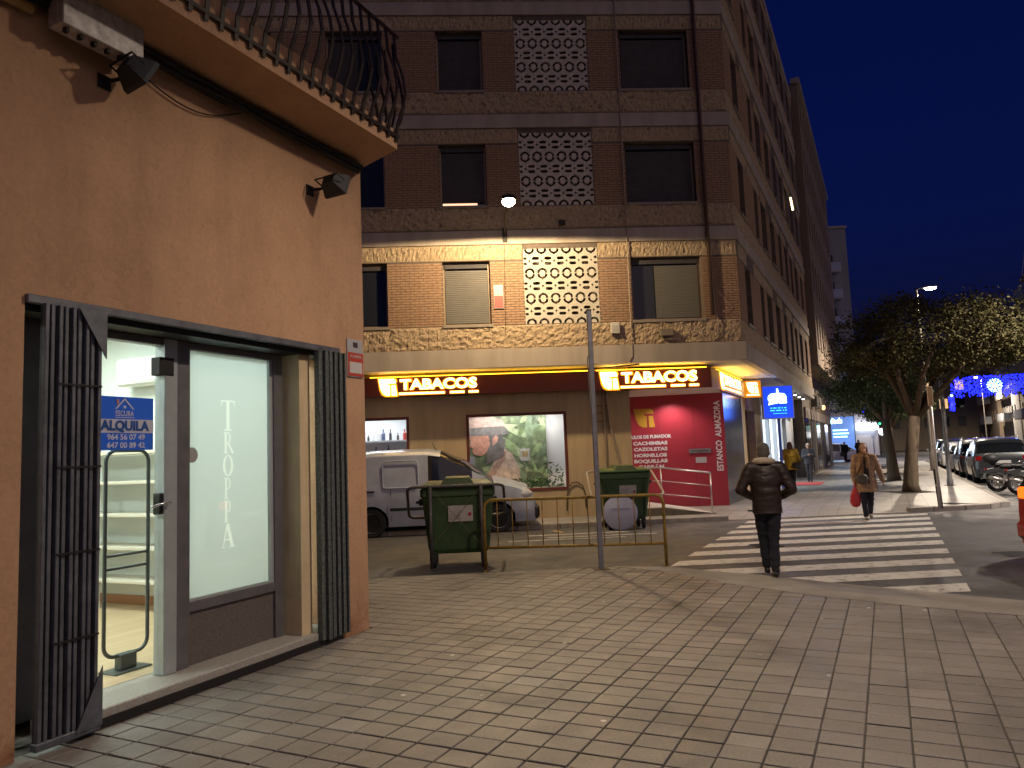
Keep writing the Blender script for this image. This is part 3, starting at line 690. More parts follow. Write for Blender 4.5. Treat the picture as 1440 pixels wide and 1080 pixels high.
# --- floodlights (unlit) and meter box on the wall
def floodlight(s_, z_, label, yaw, pitch):
    f_ = thing('floodlight', label, 'floodlight', group='unlit floodlights on the ochre wall'); hplace(f_, (s_, 0, z_))
    MB().cbox(-.05, .05, -.012, 0, -.05, .05, .004).build('wall_plate', M_DARK, f_)
    MB().tube([(0, -.01, 0), (.02, -.12, .0), (.03, -.17, .02)], .014, 8).build('arm', M_DARK, f_)
    m_ = Matrix.Translation((.06, -.25, .03)) @ Matrix.Rotation(yaw, 4, 'Z') @ Matrix.Rotation(pitch, 4, 'X')
    hb = MB(); a, b2 = .125, .095
    fr_ = [(-a, -.06, -b2), (a, -.06, -b2), (a, -.06, b2), (-a, -.06, b2)]; bk = [(-a*.55, .09, -b2*.5), (a*.55, .09, -b2*.5), (a*.55, .09, b2*.5), (-a*.55, .09, b2*.5)]; md = [(-a, -.03, -b2), (a, -.03, -b2), (a, -.03, b2), (-a, -.03, b2)]
    vs = [m_ @ Vector(p) for p in fr_+md+bk]
    hb.add(vs, [(0, 1, 2, 3), (0, 4, 5, 1), (1, 5, 6, 2), (2, 6, 7, 3), (3, 7, 4, 0), (4, 8, 9, 5), (5, 9, 10, 6), (6, 10, 11, 7), (7, 11, 8, 4), (8, 11, 10, 9)])
    hb.build('housing', mat('floodlight_black', (.03, .032, .036), .7, 0, var=.2), f_)
    g_ = MB().add([m_ @ Vector((p[0]*.85, -.0625, p[2]*.85)) for p in fr_], [(0, 1, 2, 3)]); g_.build('front_glass', mat('lamp_glass_off', (.1, .1, .1), .1), f_)
    u = MB().tube([m_ @ Vector((-.14, .02, 0)), m_ @ Vector((-.14, .12, 0)), m_ @ Vector((.14, .12, 0)), m_ @ Vector((.14, .02, 0))], .008, 6); u.build('bracket', M_DARK, f_)
floodlight(-2.92, 4.33, 'black floodlight on the ochre wall under the metal box, its lamp off', R(80), R(28))
floodlight(-.80, 4.22, 'smaller black floodlight on the ochre wall near the house corner, its lamp off', R(85), R(20))
mbx = thing('junction_box', 'pale metal junction box fixed under the balcony at the upper left', 'junction box'); hplace(mbx, (-3.10, -.10, 4.54))
MB().cbox(-.28, .30, -.15, 0, -.085, .20, .006).build('casing', mat('galvanised', (.5, .47, .46), .5, .2, var=.35, scale=14), mbx)
for k in range(6): MB().cbox(-.24+.095*k, -.215+.095*k, -.12, -.08, -.115, -.085, .003).build('cable_gland', M_DARK, mbx)
# ================================================================== BRICK BLOCK WITH THE TOBACCONIST
M_BRICK = mat('brown_brick', (.38, .24, .145), .85, col2=(.27, .16, .095), scale=9, bump=.25, bscale=60)
M_JOINT = mat('brick_joint', (.13, .10, .08), .95, var=.2)
M_STONE = mat('split_stone', (.45, .34, .215), .9, col2=(.30, .22, .135), scale=12, bump=.4, bscale=40)
M_BAND = mat('concrete_band', (.42, .36, .30), .85, col2=(.31, .26, .21), scale=2.2, streak=True, bump=.15, bscale=50)
M_LATT = mat('lattice_white', (.50, .455, .38), .8, var=.12, scale=12, bump=.1)
M_SHUT = mat('shutter_grey', (.135, .125, .11), .6, var=.08, scale=5)
M_SHUTD = mat('shutter_dark', (.055, .05, .052), .7, var=.2, scale=5)
M_WGL = mat('window_glass_dark', (.018, .02, .022), .08)
M_SILL = mat('sill_stone', (.24, .2, .155), .7, var=.15)
M_FRAME = mat('window_frame_bronze', (.30, .22, .14), .5, .3)
M_GWALL = mat('shop_wall_render', (.47, .36, .22), .85, col2=(.37, .28, .165), scale=3.5, streak=True, bump=.2, bscale=30)
blk = thing('brick_apartment_block', 'brown brick apartment block with white lattice panels above the tobacco shop', 'building', OC, A_F)
u_ = Vector((math.sin(A_S+A_F), math.cos(A_S+A_F), 0)); un_ = Vector((math.cos(A_S+A_F), -math.sin(A_S+A_F), 0))   # street side, in the block's own axes
FF = lambda s, z, d: (s, d, z)
SF = lambda s, z, d: tuple(u_*s - un_*d + Vector((0, 0, z)))
FH, Z1, NFL, ZTOP, XL, SE = 3.02, 4.28, 5, 19.4, -14.0, 19.9
wins_f = [(-10.25, -8.82), (-7.46, -6.28), (-2.73, -0.93), (-12.9, -11.6)]
LAT = (-5.44, -3.57)
ops = []
for k in range(NFL):
    b0 = Z1+FH*k
    for a, b2 in wins_f: ops.append((a, b2, b0+.62, b0+2.22))
    ops.append((LAT[0], LAT[1], b0+.6, b0+2.51))
wins_s = [(1.1, 2.05), (3.9, 4.6), (5.3, 6.5), (7.4, 8.6), (9.7, 10.6), (11.6, 12.6), (13.4, 14.3), (15.2, 16.4), (17.6, 18.6)]
ops_s = [(a, b2, Z1+FH*k+.62, Z1+FH*k+2.22) for k in range(NFL) for a, b2 in wins_s]
wp = MB(); wall_panel(wp, FF, XL, 0, 3.82, ZTOP, ops, .22); wall_panel(wp, SF, 0, SE, 3.82, ZTOP, ops_s, .22)
e1 = u_*SE
wp.add([(0, 0, ZTOP), tuple(e1+Vector((0, 0, ZTOP))), (e1.x-14, e1.y+4, ZTOP), (XL, 12, ZTOP), (XL, 0, ZTOP)], [(0, 1, 2, 3, 4)])
wp.add([tuple(e1+Vector((0, 0, 3.82))), (e1.x-14, e1.y+4, 3.82), (e1.x-14, e1.y+4, ZTOP), tuple(e1+Vector((0, 0, ZTOP)))], [(0, 1, 2, 3)])
wp.build('wall', M_JOINT, blk)
# bricks as real pieces, laid in courses, for the three storeys in view
def brick_course(mb, fn, s0, s1, z0, z1, ops, bl=.225, bh=.052, j=.012):
    z = z0; r = 0
    while z+bh <= z1+1e-6:
        s = s0-(bl/2 if r % 2 else 0)
        while s < s1:
            a, b2 = max(s, s0), min(s+bl-j, s1); s += bl
            if b2-a < .03: continue
            segs = [(a, b2)]
            for o in ops:
                if o[2] < z+bh and o[3] > z:
                    ns_ = []
                    for p, q in segs:
                        if q <= o[0] or p >= o[1]: ns_.append((p, q))
                        else:
                            if p < o[0]: ns_.append((p, o[0]))
                            if q > o[1]: ns_.append((o[1], q))
                    segs = ns_
            for p, q in segs:
                if q-p < .025: continue
                t_ = .010+random.uniform(-.002, .003)
                vs = [fn(p, z, 0), fn(q, z, 0), fn(q, z+bh, 0), fn(p, z+bh, 0), fn(p+.003, z+.003, -t_), fn(q-.003, z+.003, -t_), fn(q-.003, z+bh-.003, -t_), fn(p+.003, z+bh-.003, -t_)]
                mb.add(vs, [(4, 5, 6, 7), (0, 1, 5, 4), (1, 2, 6, 5), (2, 3, 7, 6), (3, 0, 4, 7)])
        z += bh+j; r += 1
for k in range(NFL):
    b0 = Z1+FH*k; op = [(o[0]-.001, o[1]+.001, o[2], o[3]) for o in ops]
    if k < 4:
        mb = MB(); brick_course(mb, FF, XL, 0, b0+.60, b0+2.24, op); mb.build('brick_facing', M_BRICK, blk, kind='stuff')
        mb = MB(); brick_course(mb, SF, 0, SE if k < 2 else 9, b0+.60, b0+2.24, ops_s); mb.build('brick_facing', M_BRICK, blk, kind='stuff')
    else:
        mb = MB(); wall_panel(mb, lambda s, z, d: FF(s, z, d-.008), XL, 0, b0+.6, b0+2.24, ops, .01); mb.build('brick_facing', M_BRICK, blk)
    # rough stone course, stone lintel course, concrete band
    mb = MB(); rough_panel(mb, lambda s, z, d: FF(s, z, d-.004), XL, 0, b0, b0+.58, .035, .035, .034, k*3.1); rough_panel(mb, lambda s, z, d: SF(s, z, d-.004), 0, SE, b0, b0+.58, .12, .07, .034, k*3.1+9)
    mb.build('stone_course', M_STONE, blk)
    for a, b2 in ((XL, LAT[0]-.02), (LAT[1]+.02, -.0)):
        mb = MB(); rough_panel(mb, lambda s, z, d: FF(s, z, d-.004), a, b2, b0+2.24, b0+2.62, .03, .05, .026, k*1.7+20, 2.0); mb.build('stone_lintel', M_STONE, blk)
    s = 0.2
    while s < SE-1: mb = MB(); rough_panel(mb, lambda s, z, d: SF(s, z, d-.004), s, min(s+random.uniform(1.2, 2.55), SE), b0+2.24, b0+2.62, .12, .07, .035, s+k); mb.build('stone_lintel', M_STONE, blk); s += 2.6
    mb = MB(); mb.box(XL, .05, -.05, .05, b0+2.63, b0+FH-.04)
    p0, p1 = Vector((.05, -.05, 0)), u_*SE
    mb.add([tuple(u_*a+un_*o+Vector((0, 0, z))) for a in (.0, SE) for o in (-.05, .052) for z in (b0+2.63, b0+FH-.04)], [(0, 1, 3, 2), (4, 6, 7, 5), (0, 4, 5, 1), (2, 3, 7, 6), (0, 2, 6, 4), (1, 5, 7, 3)])
    mb.build('concrete_band', M_BAND, blk)
    # facade windows: frame, sill, blind
    for a, b2 in wins_f:
        z0, z1 = b0+.62, b0+2.22
        if k > 3: continue
        wdw = MB().box(a, b2, .20, .215, z0, z1).build('window', M_WGL, blk)
        fm = MB()
        for (x0, x1, y0, y1) in ((a, a+.05, z0, z1), (b2-.05, b2, z0, z1), (a+.05, b2-.05, z1-.05, z1), (a+.05, b2-.05, z0, z0+.05)): fm.box(x0, x1, .165, .198, y0, y1)
        fm.build('frame', M_FRAME, wdw)
        MB().cbox(a-.04, b2+.04, -.05, .2, z0-.075, z0-.002, .006).build('sill', M_SILL, wdw)
        lo = z0+.06 if not (k == 1 and abs(a+7.46) < .01) else z0+.13
        s0 = a+.06 if a > -8 and a < -5 else (a+.06 if a < -8 else a+.62)
        s1_ = b2-.06 if a > -8 else b2-.62
        if k and a > -5: s0 = a+.06
        sh_ = MB(); n_ = int((z1-.16-lo)/.048)
        for i in range(n_):
            z = lo+i*.048; sh_.add([(s0, .155, z), (s1_, .155, z), (s1_, .143, z+.008), (s0, .143, z+.008), (s1_, .143, z+.036), (s0, .143, z+.036), (s1_, .155, z+.048), (s0, .155, z+.048)], [(0, 1, 2, 3), (3, 2, 4, 5), (5, 4, 6, 7)])
        sh_.build('roller_shutter', M_SHUT if (k == 0 and a < -5) else (mat('blind_olive', (.15, .14, .115), .7) if k == 0 else M_SHUTD), wdw)
        MB().box(a+.05, b2-.05, .12, .165, z1-.15, z1-.05).build('shutter_box', M_SHUTD, wdw)
        if k == 1 and abs(a+7.46) < .01: MB().box(a+.06, b2-.25, .16, .163, z0+.02, z0+.12).build('lit_gap', emit('lit_room', (1, .55, .35), 1.6), wdw)
    for i, (a, b2) in enumerate(wins_s):
        z0, z1 = b0+.62, b0+2.22
        P = lambda s, d, z: tuple(u_*s-un_*d+Vector((0, 0, z)))
        wdw = MB().add([P(a, .2, z0), P(b2, .2, z0), P(b2, .2, z1), P(a, .2, z1)], [(0, 1, 2, 3)]).build('window', M_SHUTD if (i*7+k*3) % 5 else M_SHUT, blk)
        mb = MB(); mb.add([P(s, d, z) for s in (a-.05, b2+.05) for d in (-.06, .2) for z in (z0-.07, z0-.002)], [(0, 1, 3, 2), (4, 6, 7, 5), (0, 4, 5, 1), (2, 3, 7, 6), (0, 2, 6, 4), (1, 5, 7, 3)]); mb.build('sill', M_SILL, wdw)
        for (s_a, s_b) in ((a, a+.04), (b2-.04, b2)):
            mb = MB(); mb.add([P(s, d, z) for s in (s_a, s_b) for d in (.14, .198) for z in (z0, z1)], [(0, 1, 3, 2), (4, 6, 7, 5), (0, 4, 5, 1), (2, 3, 7, 6), (0, 2, 6, 4), (1, 5, 7, 3)]); mb.build('frame', M_FRAME, wdw)
# lit window with string of bulbs high on the street side
for k in range(6):
    p = u_*(13.2+.12*k)+un_*.25; MB().ell((p.x, p.y, Z1+FH*2+1.55-.06*k), (.05, .05, .05), 8, 6).build('bulb', emit('warm_bulb', (1, .7, .4), 4), blk)
# --- lattice panels of cast blocks
cw, ch = (LAT[1]-LAT[0])/6, 1.91/6
def star(cx, cz, r): return [(cx+(r if i % 2 == 0 else r*.36)*math.cos(math.pi*i/4), cz+(r if i % 2 == 0 else r*.36)*math.sin(math.pi*i/4)) for i in range(8)]
def stadium(cx, cz, a, b2, n_=5): return [(cx+a+b2*math.cos(R(t)), cz+b2*math.sin(R(t))) for t in np.linspace(-90, 90, n_)]+[(cx-a+b2*math.cos(R(t)), cz+b2*math.sin(R(t))) for t in np.linspace(90, 270, n_)]
def crescent(sgn, r1=.068, w_=.060):
    o = []; 
    for t in np.linspace(198, -18, 15):
        rr = r1+w_; o.append((1.0*rr*math.cos(R(t)), rr*math.sin(R(t))*.93))
        if 85 < t < 95.5: o[-1] = (0, rr+.012)
    i_ = [(1.02*r1*math.cos(R(t)), r1*math.sin(R(t))) for t in np.linspace(-12, 192, 13)]
    return [(x, sgn*(z+.019)) for x, z in o+i_]
eps = .0015
sq = lambda x0, x1, z0, z1: [(x0+eps, z0+eps), (x1-eps, z0+eps), (x1-eps, z1-eps), (x0+eps, z1-eps)]
nt_ = .028
fullA = shape_mesh([sq(-cw/2, cw/2, -ch/2, ch/2), crescent(1), crescent(-1)], .028)
topA = shape_mesh([sq(-cw/2, cw/2, 0, ch/2), crescent(1)], .028)
botA = shape_mesh([sq(-cw/2, cw/2, -ch/2, 0), crescent(-1)], .028)
def notch(x0, x1, l, r):
    p = [(x0+eps, -ch/2+eps), (x1-eps, -ch/2+eps)]
    if r: p += [(x1-eps, -.046), (x1-.014, -.014), (x1-.046, 0), (x1-.014, .014), (x1-eps, .046)]
    p += [(x1-eps, ch/2-eps), (x0+eps, ch/2-eps)]
    if l: p += [(x0+eps, .046), (x0+.014, .014), (x0+.046, 0), (x0+.014, -.014), (x0+eps, -.046)]
    return p
dz_ = .068
fullB = shape_mesh([notch(-cw/2, cw/2, 1, 1), stadium(0, dz_, .052, .040), stadium(0, -dz_, .052, .040)], .028)
leftB = shape_mesh([notch(0, cw/2, 0, 1), stadium(.048, dz_, .012, .033), stadium(.048, -dz_, .012, .033)], .028)
rightB = shape_mesh([notch(-cw/2, 0, 1, 0), stadium(-.048, dz_, .012, .033), stadium(-.048, -dz_, .012, .033)], .028)
for me in (fullA, topA, botA, fullB, leftB, rightB):
    for v in me.vertices: v.co = Vector((v.co.x, v.co.z, v.co.y))
    me.materials.clear(); me.materials.append(M_LATT)
for k in range(3):
    z0 = Z1+FH*k+.6
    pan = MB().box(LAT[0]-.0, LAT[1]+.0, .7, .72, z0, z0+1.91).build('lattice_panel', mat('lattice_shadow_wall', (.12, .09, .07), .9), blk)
    mb = MB()
    for x in (LAT[0]-.02, LAT[1]): mb.box(x, x+.02, .22, .7, z0, z0+1.91)
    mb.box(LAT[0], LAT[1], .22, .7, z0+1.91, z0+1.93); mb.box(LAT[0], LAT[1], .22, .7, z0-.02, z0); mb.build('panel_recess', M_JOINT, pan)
    rows = [('t', 0), ('B', .5), ('A', 1.5), ('B', 2.5), ('A', 3.5), ('B', 4.5), ('b', 6)]
    def put(me, x, z): o = obj('lattice_block', me, None, pan); o.location = (x, .035, z)
    for c in range(6):
        x = LAT[0]+cw*(c+.5)
        put(topA, x, z0)
        for r_ in (2, 4): put(fullA, x, z0+ch*r_)
        put(botA, x, z0+ch*6)
    for r_ in (1, 3, 5):
        z = z0+ch*r_
        put(leftB, LAT[0], z); put(rightB, LAT[1], z)
        for c in range(1, 6): put(fullB, LAT[0]+cw*c, z)
# --- overhang: fascia, soffit
mb = MB(); mb.box(XL, .06, -.06, .12, 3.82, Z1-.0); mb.add([tuple(u_*a+un_*o+Vector((0, 0, z))) for a in (.0, SE+.05) for o in (-.12, .062) for z in (3.82, Z1)], [(0, 1, 3, 2), (4, 6, 7, 5), (0, 4, 5, 1), (2, 3, 7, 6), (0, 2, 6, 4), (1, 5, 7, 3)])
mb.build('fascia', M_BAND, blk)
M_SOFF = mat('soffit_white', (.60, .56, .48), .8, var=.1)
e2 = u_*SE
mb = MB().add([(XL, 0, 3.84), (0, 0, 3.84), tuple(e2+Vector((0, 0, 3.84))), (e2.x-5, e2.y+2, 3.84), (XL, 5, 3.84)], [(0, 1, 2, 3, 4)]); mb.build('soffit', M_SOFF, blk)
# --- ground floor wall towards the side street (1 m back)
GY = 1.0
op_g = [(-10.9, -8.46, .75, 2.74), (-7.0, -4.41, .73, 2.74)]
mb = MB(); wall_panel(mb, lambda s, z, d: (s, GY+d, z), XL, -2.73, -.02, 3.84, op_g, .25)
mb.add([(-2.73, GY, 0), (-2.73, 3.6, 0), (-2.73, 3.6, 3.84), (-2.73, GY, 3.84)], [(0, 1, 2, 3)])
mb.build('shop_wall', M_GWALL, blk)
M_WF = mat('maroon_frame', (.12, .028, .018), .5)
# shop window on the left with shelves of goods
def winframe(a, b2, z0, z1, par, m, y=GY-.02, t_=.07):
    f_ = MB()
    f_.cbox(a, a+t_, y, y+.1, z0, z1, .004); f_.cbox(b2-t_, b2, y, y+.1, z0, z1, .004); f_.cbox(a+t_, b2-t_, y, y+.1, z1-t_, z1, .004); f_.cbox(a+t_, b2-t_, y, y+.1, z0, z0+t_, .004)
    return f_.build('frame', m, par)
BM = Matrix.Translation(OC) @ Matrix.Rotation(A_F, 4, 'Z')
def bplace(o, loc=(0, 0, 0), rz=0.0): o.matrix_world = BM @ Matrix.Translation(loc) @ Matrix.Rotation(rz, 4, 'Z'); return o
w1 = MB().box(-10.83, -8.53, GY+.05, GY+.056, .82, 2.67).build('shop_window', M_GLASS, blk); winframe(-10.9, -8.46, .75, 2.74, w1, M_WF)
M_SHOPW = mat('shop_interior_white', (.7, .72, .74), .6)
bx = MB(); bx.box(-10.9, -8.4, GY+1.2, GY+1.22, .6, 2.9); bx.box(-8.42, -8.4, GY+.26, GY+1.2, .6, 2.9); bx.box(-10.92, -10.9, GY+.26, GY+1.2, .6, 2.9); bx.box(-10.9, -8.42, GY+.26, GY+1.2, 2.86, 2.9); bx.box(-10.9, -8.42, GY+.26, GY+1.2, .6, .64)
bx.build('shop_interior', M_SHOPW, blk)
sf = thing('shop_shelves', 'white shelves inside the left shop window behind the van', 'shelving'); bplace(sf)
for z in (1.25, 1.72, 2.15): MB().box(-10.85, -8.45, GY+.8, GY+1.18, z, z+.03).build('shelf', M_SHOPW, sf)
cols = [(.05, .05, .06), (.2, .25, .3), (.5, .06, .05), (.6, .6, .6), (.1, .12, .2), (.08, .06, .05)]
for zi, z in enumerate((1.28, 1.75, 2.18)):
    x = -9.95
    while x < -8.55:
        h_ = random.uniform(.14, .32); w_ = random.uniform(.03, .055); c = random.choice(cols)
        mb = MB().lathe([(w_*.9, 0), (w_, .02), (w_, h_*.6), (w_*.4, h_*.75), (w_*.4, h_*.95), (w_*.45, h_)], 10)
        o = mb.build('bottle', mat('bottle_%d' % cols.index(c), c, .25)); tag(o, 'small bottle on the shelves behind the left shop window', 'bottle', 'bottles on the shop shelves'); bplace(o, (x, GY+.95, z)); x += random.uniform(.11, .2)
o = MB().cbox(-.12, .12, -.1, .1, 0, .42, .01).build('display_box', mat('red_box', (.55, .04, .03), .5)); tag(o, 'red and white display box low in the left shop window', 'box'); bplace(o, (-9.35, GY+.6, 1.28))
MB().box(-.09, .09, -.104, -.101, .22, .36).build('label_panel', M_SHOPW, o)
lamp_area('shop_lamp', BM @ Vector((-9.6, GY+.7, 2.84)), BM @ Vector((-9.6, GY+.7, 0)), 26, (.92, .97, 1), 1.8, .4)
# poster window
w2 = MB().box(-6.93, -4.48, GY+.05, GY+.056, .80, 2.67).build('poster_window', M_GLASS, blk); winframe(-7.0, -4.41, .73, 2.74, w2, M_WF)
bx = MB(); bx.box(-7.0, -4.4, GY+.58, GY+.6, .6, 2.9); bx.box(-7.02, -7, GY+.26, GY+.6, .6, 2.9); bx.box(-4.42, -4.4, GY+.26, GY+.6, .6, 2.9); bx.box(-7, -4.42, GY+.26, GY+.6, 2.74, 2.76); bx.box(-7, -4.42, GY+.26, GY+.6, .7, .73); bx.build('window_box', M_SHOPW, blk)
ps = thing('window_poster', 'large poster of a farmer in a hat among green leaves in the shop window', 'poster'); bplace(ps)
def leafy(t, p, b):
    tc = nd(t, 'ShaderNodeTexCoord'); q = tc.outputs['Object']
    v = nd(t, 'ShaderNodeTexVoronoi'); v.inputs['Scale'].default_value = 5.5; t.links.new(q, v.inputs[0])
    c = ramp(t, nz(t, q, 4.5, 6, .7), [(.3, (.12, .16, .11)), (.5, (.22, .30, .16)), (.7, (.42, .50, .33))])
    d = ramp(t, v.outputs['Distance'], [(0, (1.3, 1.3, 1.2)), (.5, (.6, .6, .6))]); t.links.new(mul(t, c, d), b.inputs['Base Color']); b.inputs['Roughness'].default_value = .4
YP = GY+.50
MB().box(-6.98, -4.9, YP, YP+.01, .74, 2.73).build('print', world_mat('leaf_print', leafy, .4), ps)
def flat(name, pts, m, lay, par=ps): return MB().prism(pts, YP-.003*lay-.002, YP-.003*lay, lambda a, b, h: (a, h, b)).build(name, m, par)
C_ = lambda n_, c, v_=.3: mat('print_'+n_, tuple(x*.75+.10 for x in c), .45, var=v_, scale=9)
rnd = random.Random(3)
for k in range(16):   # printed leaves
    cx, cz = rnd.uniform(-6.1, -5.0), rnd.uniform(1.0, 2.65); a = rnd.uniform(0, 6.28); l_ = rnd.uniform(.2, .42); pts = []
    for i in range(12):
        t_ = i/12*2*math.pi; x, z = l_*math.cos(t_), l_*.33*math.sin(t_)*(1-.4*math.cos(t_)); pts.append((max(-6.97, min(-4.91, cx+x*math.cos(a)-z*math.sin(a))), max(.75, min(2.72, cz+x*math.sin(a)+z*math.cos(a)))))
    flat('printed_leaf', pts, C_('leaf%d' % (k % 3), [(.2, .34, .1), (.1, .19, .07), (.34, .44, .22)][k % 3]), 1+k % 2)
flat('printed_shirt', [(-6.62, .75), (-6.5, 1.15), (-6.25, 1.62), (-6.02, 1.85), (-5.82, 1.7), (-5.66, 1.35), (-5.58, .75)], C_('shirt', (.55, .40, .30)), 4)
flat('printed_collar', [(-6.55, 1.1), (-6.1, 1.68), (-5.98, 1.8), (-6.0, 1.58), (-6.35, 1.08)], C_('collar', (.36, .19, .13)), 5)
flat('printed_neck', [(-6.5, 1.45), (-6.05, 1.62), (-5.98, 2.1), (-6.45, 2.1)], C_('neck', (.09, .075, .07)), 5)
flat('printed_face', [(-6.93, 2.2), (-6.42, 2.22), (-6.4, 1.95), (-6.52, 1.72), (-6.66, 1.66), (-6.82, 1.72), (-6.87, 1.8), (-6.84, 1.88), (-6.93, 1.93), (-6.89, 2.05)], C_('skin', (.55, .22, .13)), 6)
flat('printed_ear', [(-6.33, 1.93), (-6.22, 2.0), (-6.16, 2.14), (-6.24, 2.2), (-6.33, 2.1)], C_('ear', (.6, .27, .17)), 7)
flat('printed_hair', [(-6.44, 2.22), (-6.05, 2.24), (-6.05, 1.85), (-6.25, 1.72), (-6.36, 1.95)], C_('hair', (.06, .055, .055)), 6)
flat('printed_hat_band', [(-6.95, 2.2), (-5.95, 2.2), (-5.88, 2.28), (-6.0, 2.42), (-6.95, 2.4)], C_('hatband', (.10, .09, .085)), 8)
flat('printed_hat', [(-6.95, 2.41), (-5.95, 2.43), (-6.05, 2.6), (-6.4, 2.72), (-6.95, 2.72)], C_('hat', (.42, .27, .22)), 8)
flat('printed_tag', [(-5.6, 1.5), (-5.36, 1.5), (-5.36, 1.82), (-5.6, 1.82)], C_('tag', (.5, .5, .48)), 5); flat('printed_tag_inner', [(-5.56, 1.6), (-5.40, 1.6), (-5.40, 1.76), (-5.56, 1.76)], C_('taginner', (.4, .28, .08)), 6)
flat('printed_pole', [(-6.95, .75), (-6.82, .75), (-6.8, 1.65), (-6.95, 1.68)], C_('grey', (.2, .22, .25)), 5)
pl_ = thing('window_plant', 'leafy plants along the foot of the poster window', 'plant'); bplace(pl_)
lm = mat('plant_leaf', (.06, .14, .05), .5, var=.4, scale=10); mb = MB()
for k in range(260):
    x = rnd.uniform(-6.0, -4.5); h_ = .78+rnd.random()**1.5*(.25 if x < -4.95 else .65); c = Vector((x, GY+rnd.uniform(.28, .47), h_)); d = Vector((rnd.uniform(-1, 1), rnd.uniform(-1, .2), rnd.uniform(-.2, 1))).normalized()*rnd.uniform(.04, .1); s_ = d.cross(Vector((0, 1, .3))).normalized()*.018
    mb.add([c-d, c+s_, c+d, c-s_], [(0, 1, 2, 3)])
mb.build('foliage', lm, pl_); MB().cbox(-6.0, -4.5, GY+.3, GY+.46, .735, .82, .01).build('planter', mat('planter', (.3, .3, .28), .6), pl_)
lamp_area('poster_lamp', BM @ Vector((-5.7, GY+.09, 2.70)), BM @ Vector((-5.7, GY+.5, 1.4)), 44, (1, .97, .9), 2.2, .06)
# red recess wall
RZ = 3.2; rA = Vector((-4.2, 3.55, 0)); RC = Vector(((Vector((5.96, 21.19, 0))-OC).dot(dF), (Vector((5.96, 21.19, 0))-OC).dot(nF), 0))
M_RED = mat('red_panel', (.40, .035, .055), .4, var=.06, scale=2)
rd_ = (RC-rA).normalized(); rn_ = Vector((rd_.y, -rd_.x, 0))
rw = MB(); th = -rn_*.1
rw.prism([(rA.x, rA.y), (RC.x, RC.y), (RC.x+th.x, RC.y+th.y), (rA.x+th.x, rA.y+th.y)], ZP, RZ)
redw = rw.build('red_wall', M_RED, blk)
for k in range(1, 4):
    p = RC-rd_*(1.0*k-.15); q = p+rd_*.006; MB().prism([(p.x+rn_.x*.001, p.y+rn_.y*.001), (q.x+rn_.x*.001, q.y+rn_.y*.001), (q.x+rn_.x*.003, q.y+rn_.y*.003), (p.x+rn_.x*.003, p.y+rn_.y*.003)], ZP+.01, RZ-.01).build('panel_joint', mat('red_joint', (.1, .005, .01), .6), redw)
M_WHITE = mat('white_vinyl_letter', (.8, .78, .78), .5)
def RW(t_, z, o=.004): return tuple(RC-rd_*t_+rn_*o+Vector((0, 0, z)))
for i, t_ in enumerate(('ARTICULOS DE FUMADOR', 'CACHIMBAS', 'CAZOLETAS', 'HORNILLOS', 'BOQUILLAS', 'CARBÓN')):
    z = (2.03, 1.845, 1.675, 1.50, 1.335, 1.17)[i]
    place_text('lettering', t_, M_WHITE, redw, RW((2.23, 2.09, 2.09, 2.10, 2.10, 2.10)[i], z), rd_, (0, 0, 1), .13, fitw=(1.48, .97, .95, .92, .94, .72)[i], offset=.007, extrude=.002)
place_text('lettering', 'ESTANCO  ALMAZORA', M_WHITE, redw, RW(.175, 1.99), (0, 0, 1), tuple(-rd_), .235, fitw=1.98, offset=.006, extrude=.002)
def tlogo(par, m, fn, ox, oz, s_):
    """leaf-like T emblem: rounded leaf on the left, T stem and block on the right"""
    a = [(-.5, .48), (.35, .48), (.47, .40), (.5, .22), (.02, .22), (.02, .12), (.14, .12), (.14, -.48), (-.06, -.48), (-.27, -.36), (-.40, -.10), (-.46, .2)]
    b_ = [(.24, .1), (.46, .1), (.54, -.48), (.24, -.48)]
    for p in (a, b_):
        mb = MB(); mb.prism([(ox+x*s_, oz+z*s_) for x, z in p], 0, .02, fn); mb.build('emblem', m, par)
M_GOLD = mat('gold_print', (.62, .36, .04), .5)
tlogo(redw, M_GOLD, lambda a, b, h: RW(a, b, .002+h*.2) if False else tuple(RC+rd_*a+rn_*(.002+h*.2)+Vector((0, 0, b))), -2.23, 2.575, .56)
mbx_ = MB(); 
def rbox(t0, t1, z0, z1, o0, o1): return MB().add([tuple(RC-rd_*t+rn_*o+Vector((0, 0, z))) for t in (t0, t1) for o in (o0, o1) for z in (z0, z1)], [(0, 1, 3, 2), (4, 6, 7, 5), (0, 4, 5, 1), (2, 3, 7, 6), (0, 2, 6, 4), (1, 5, 7, 3)])
M_STEEL = mat('brushed_steel', (.45, .43, .42), .35, .8, var=.08)
ml = tag(rbox(.42, 1.02, 1.52, 1.64, .001, .03).build('mail_slot', M_STEEL), 'steel mail slot on the red wall', 'mail slot'); bplace(ml); rbox(.48, .96, 1.565, 1.595, .031, .04).build('flap', mat('steel_dark', (.2, .19, .19), .35, .8), ml)
nt2 = tag(rbox(.55, .85, 1.24, 1.40, .001, .012).build('notice_plate', mat('plate_pale', (.5, .46, .46), .5)), 'small pale notice plate under the mail slot', 'sign'); bplace(nt2)
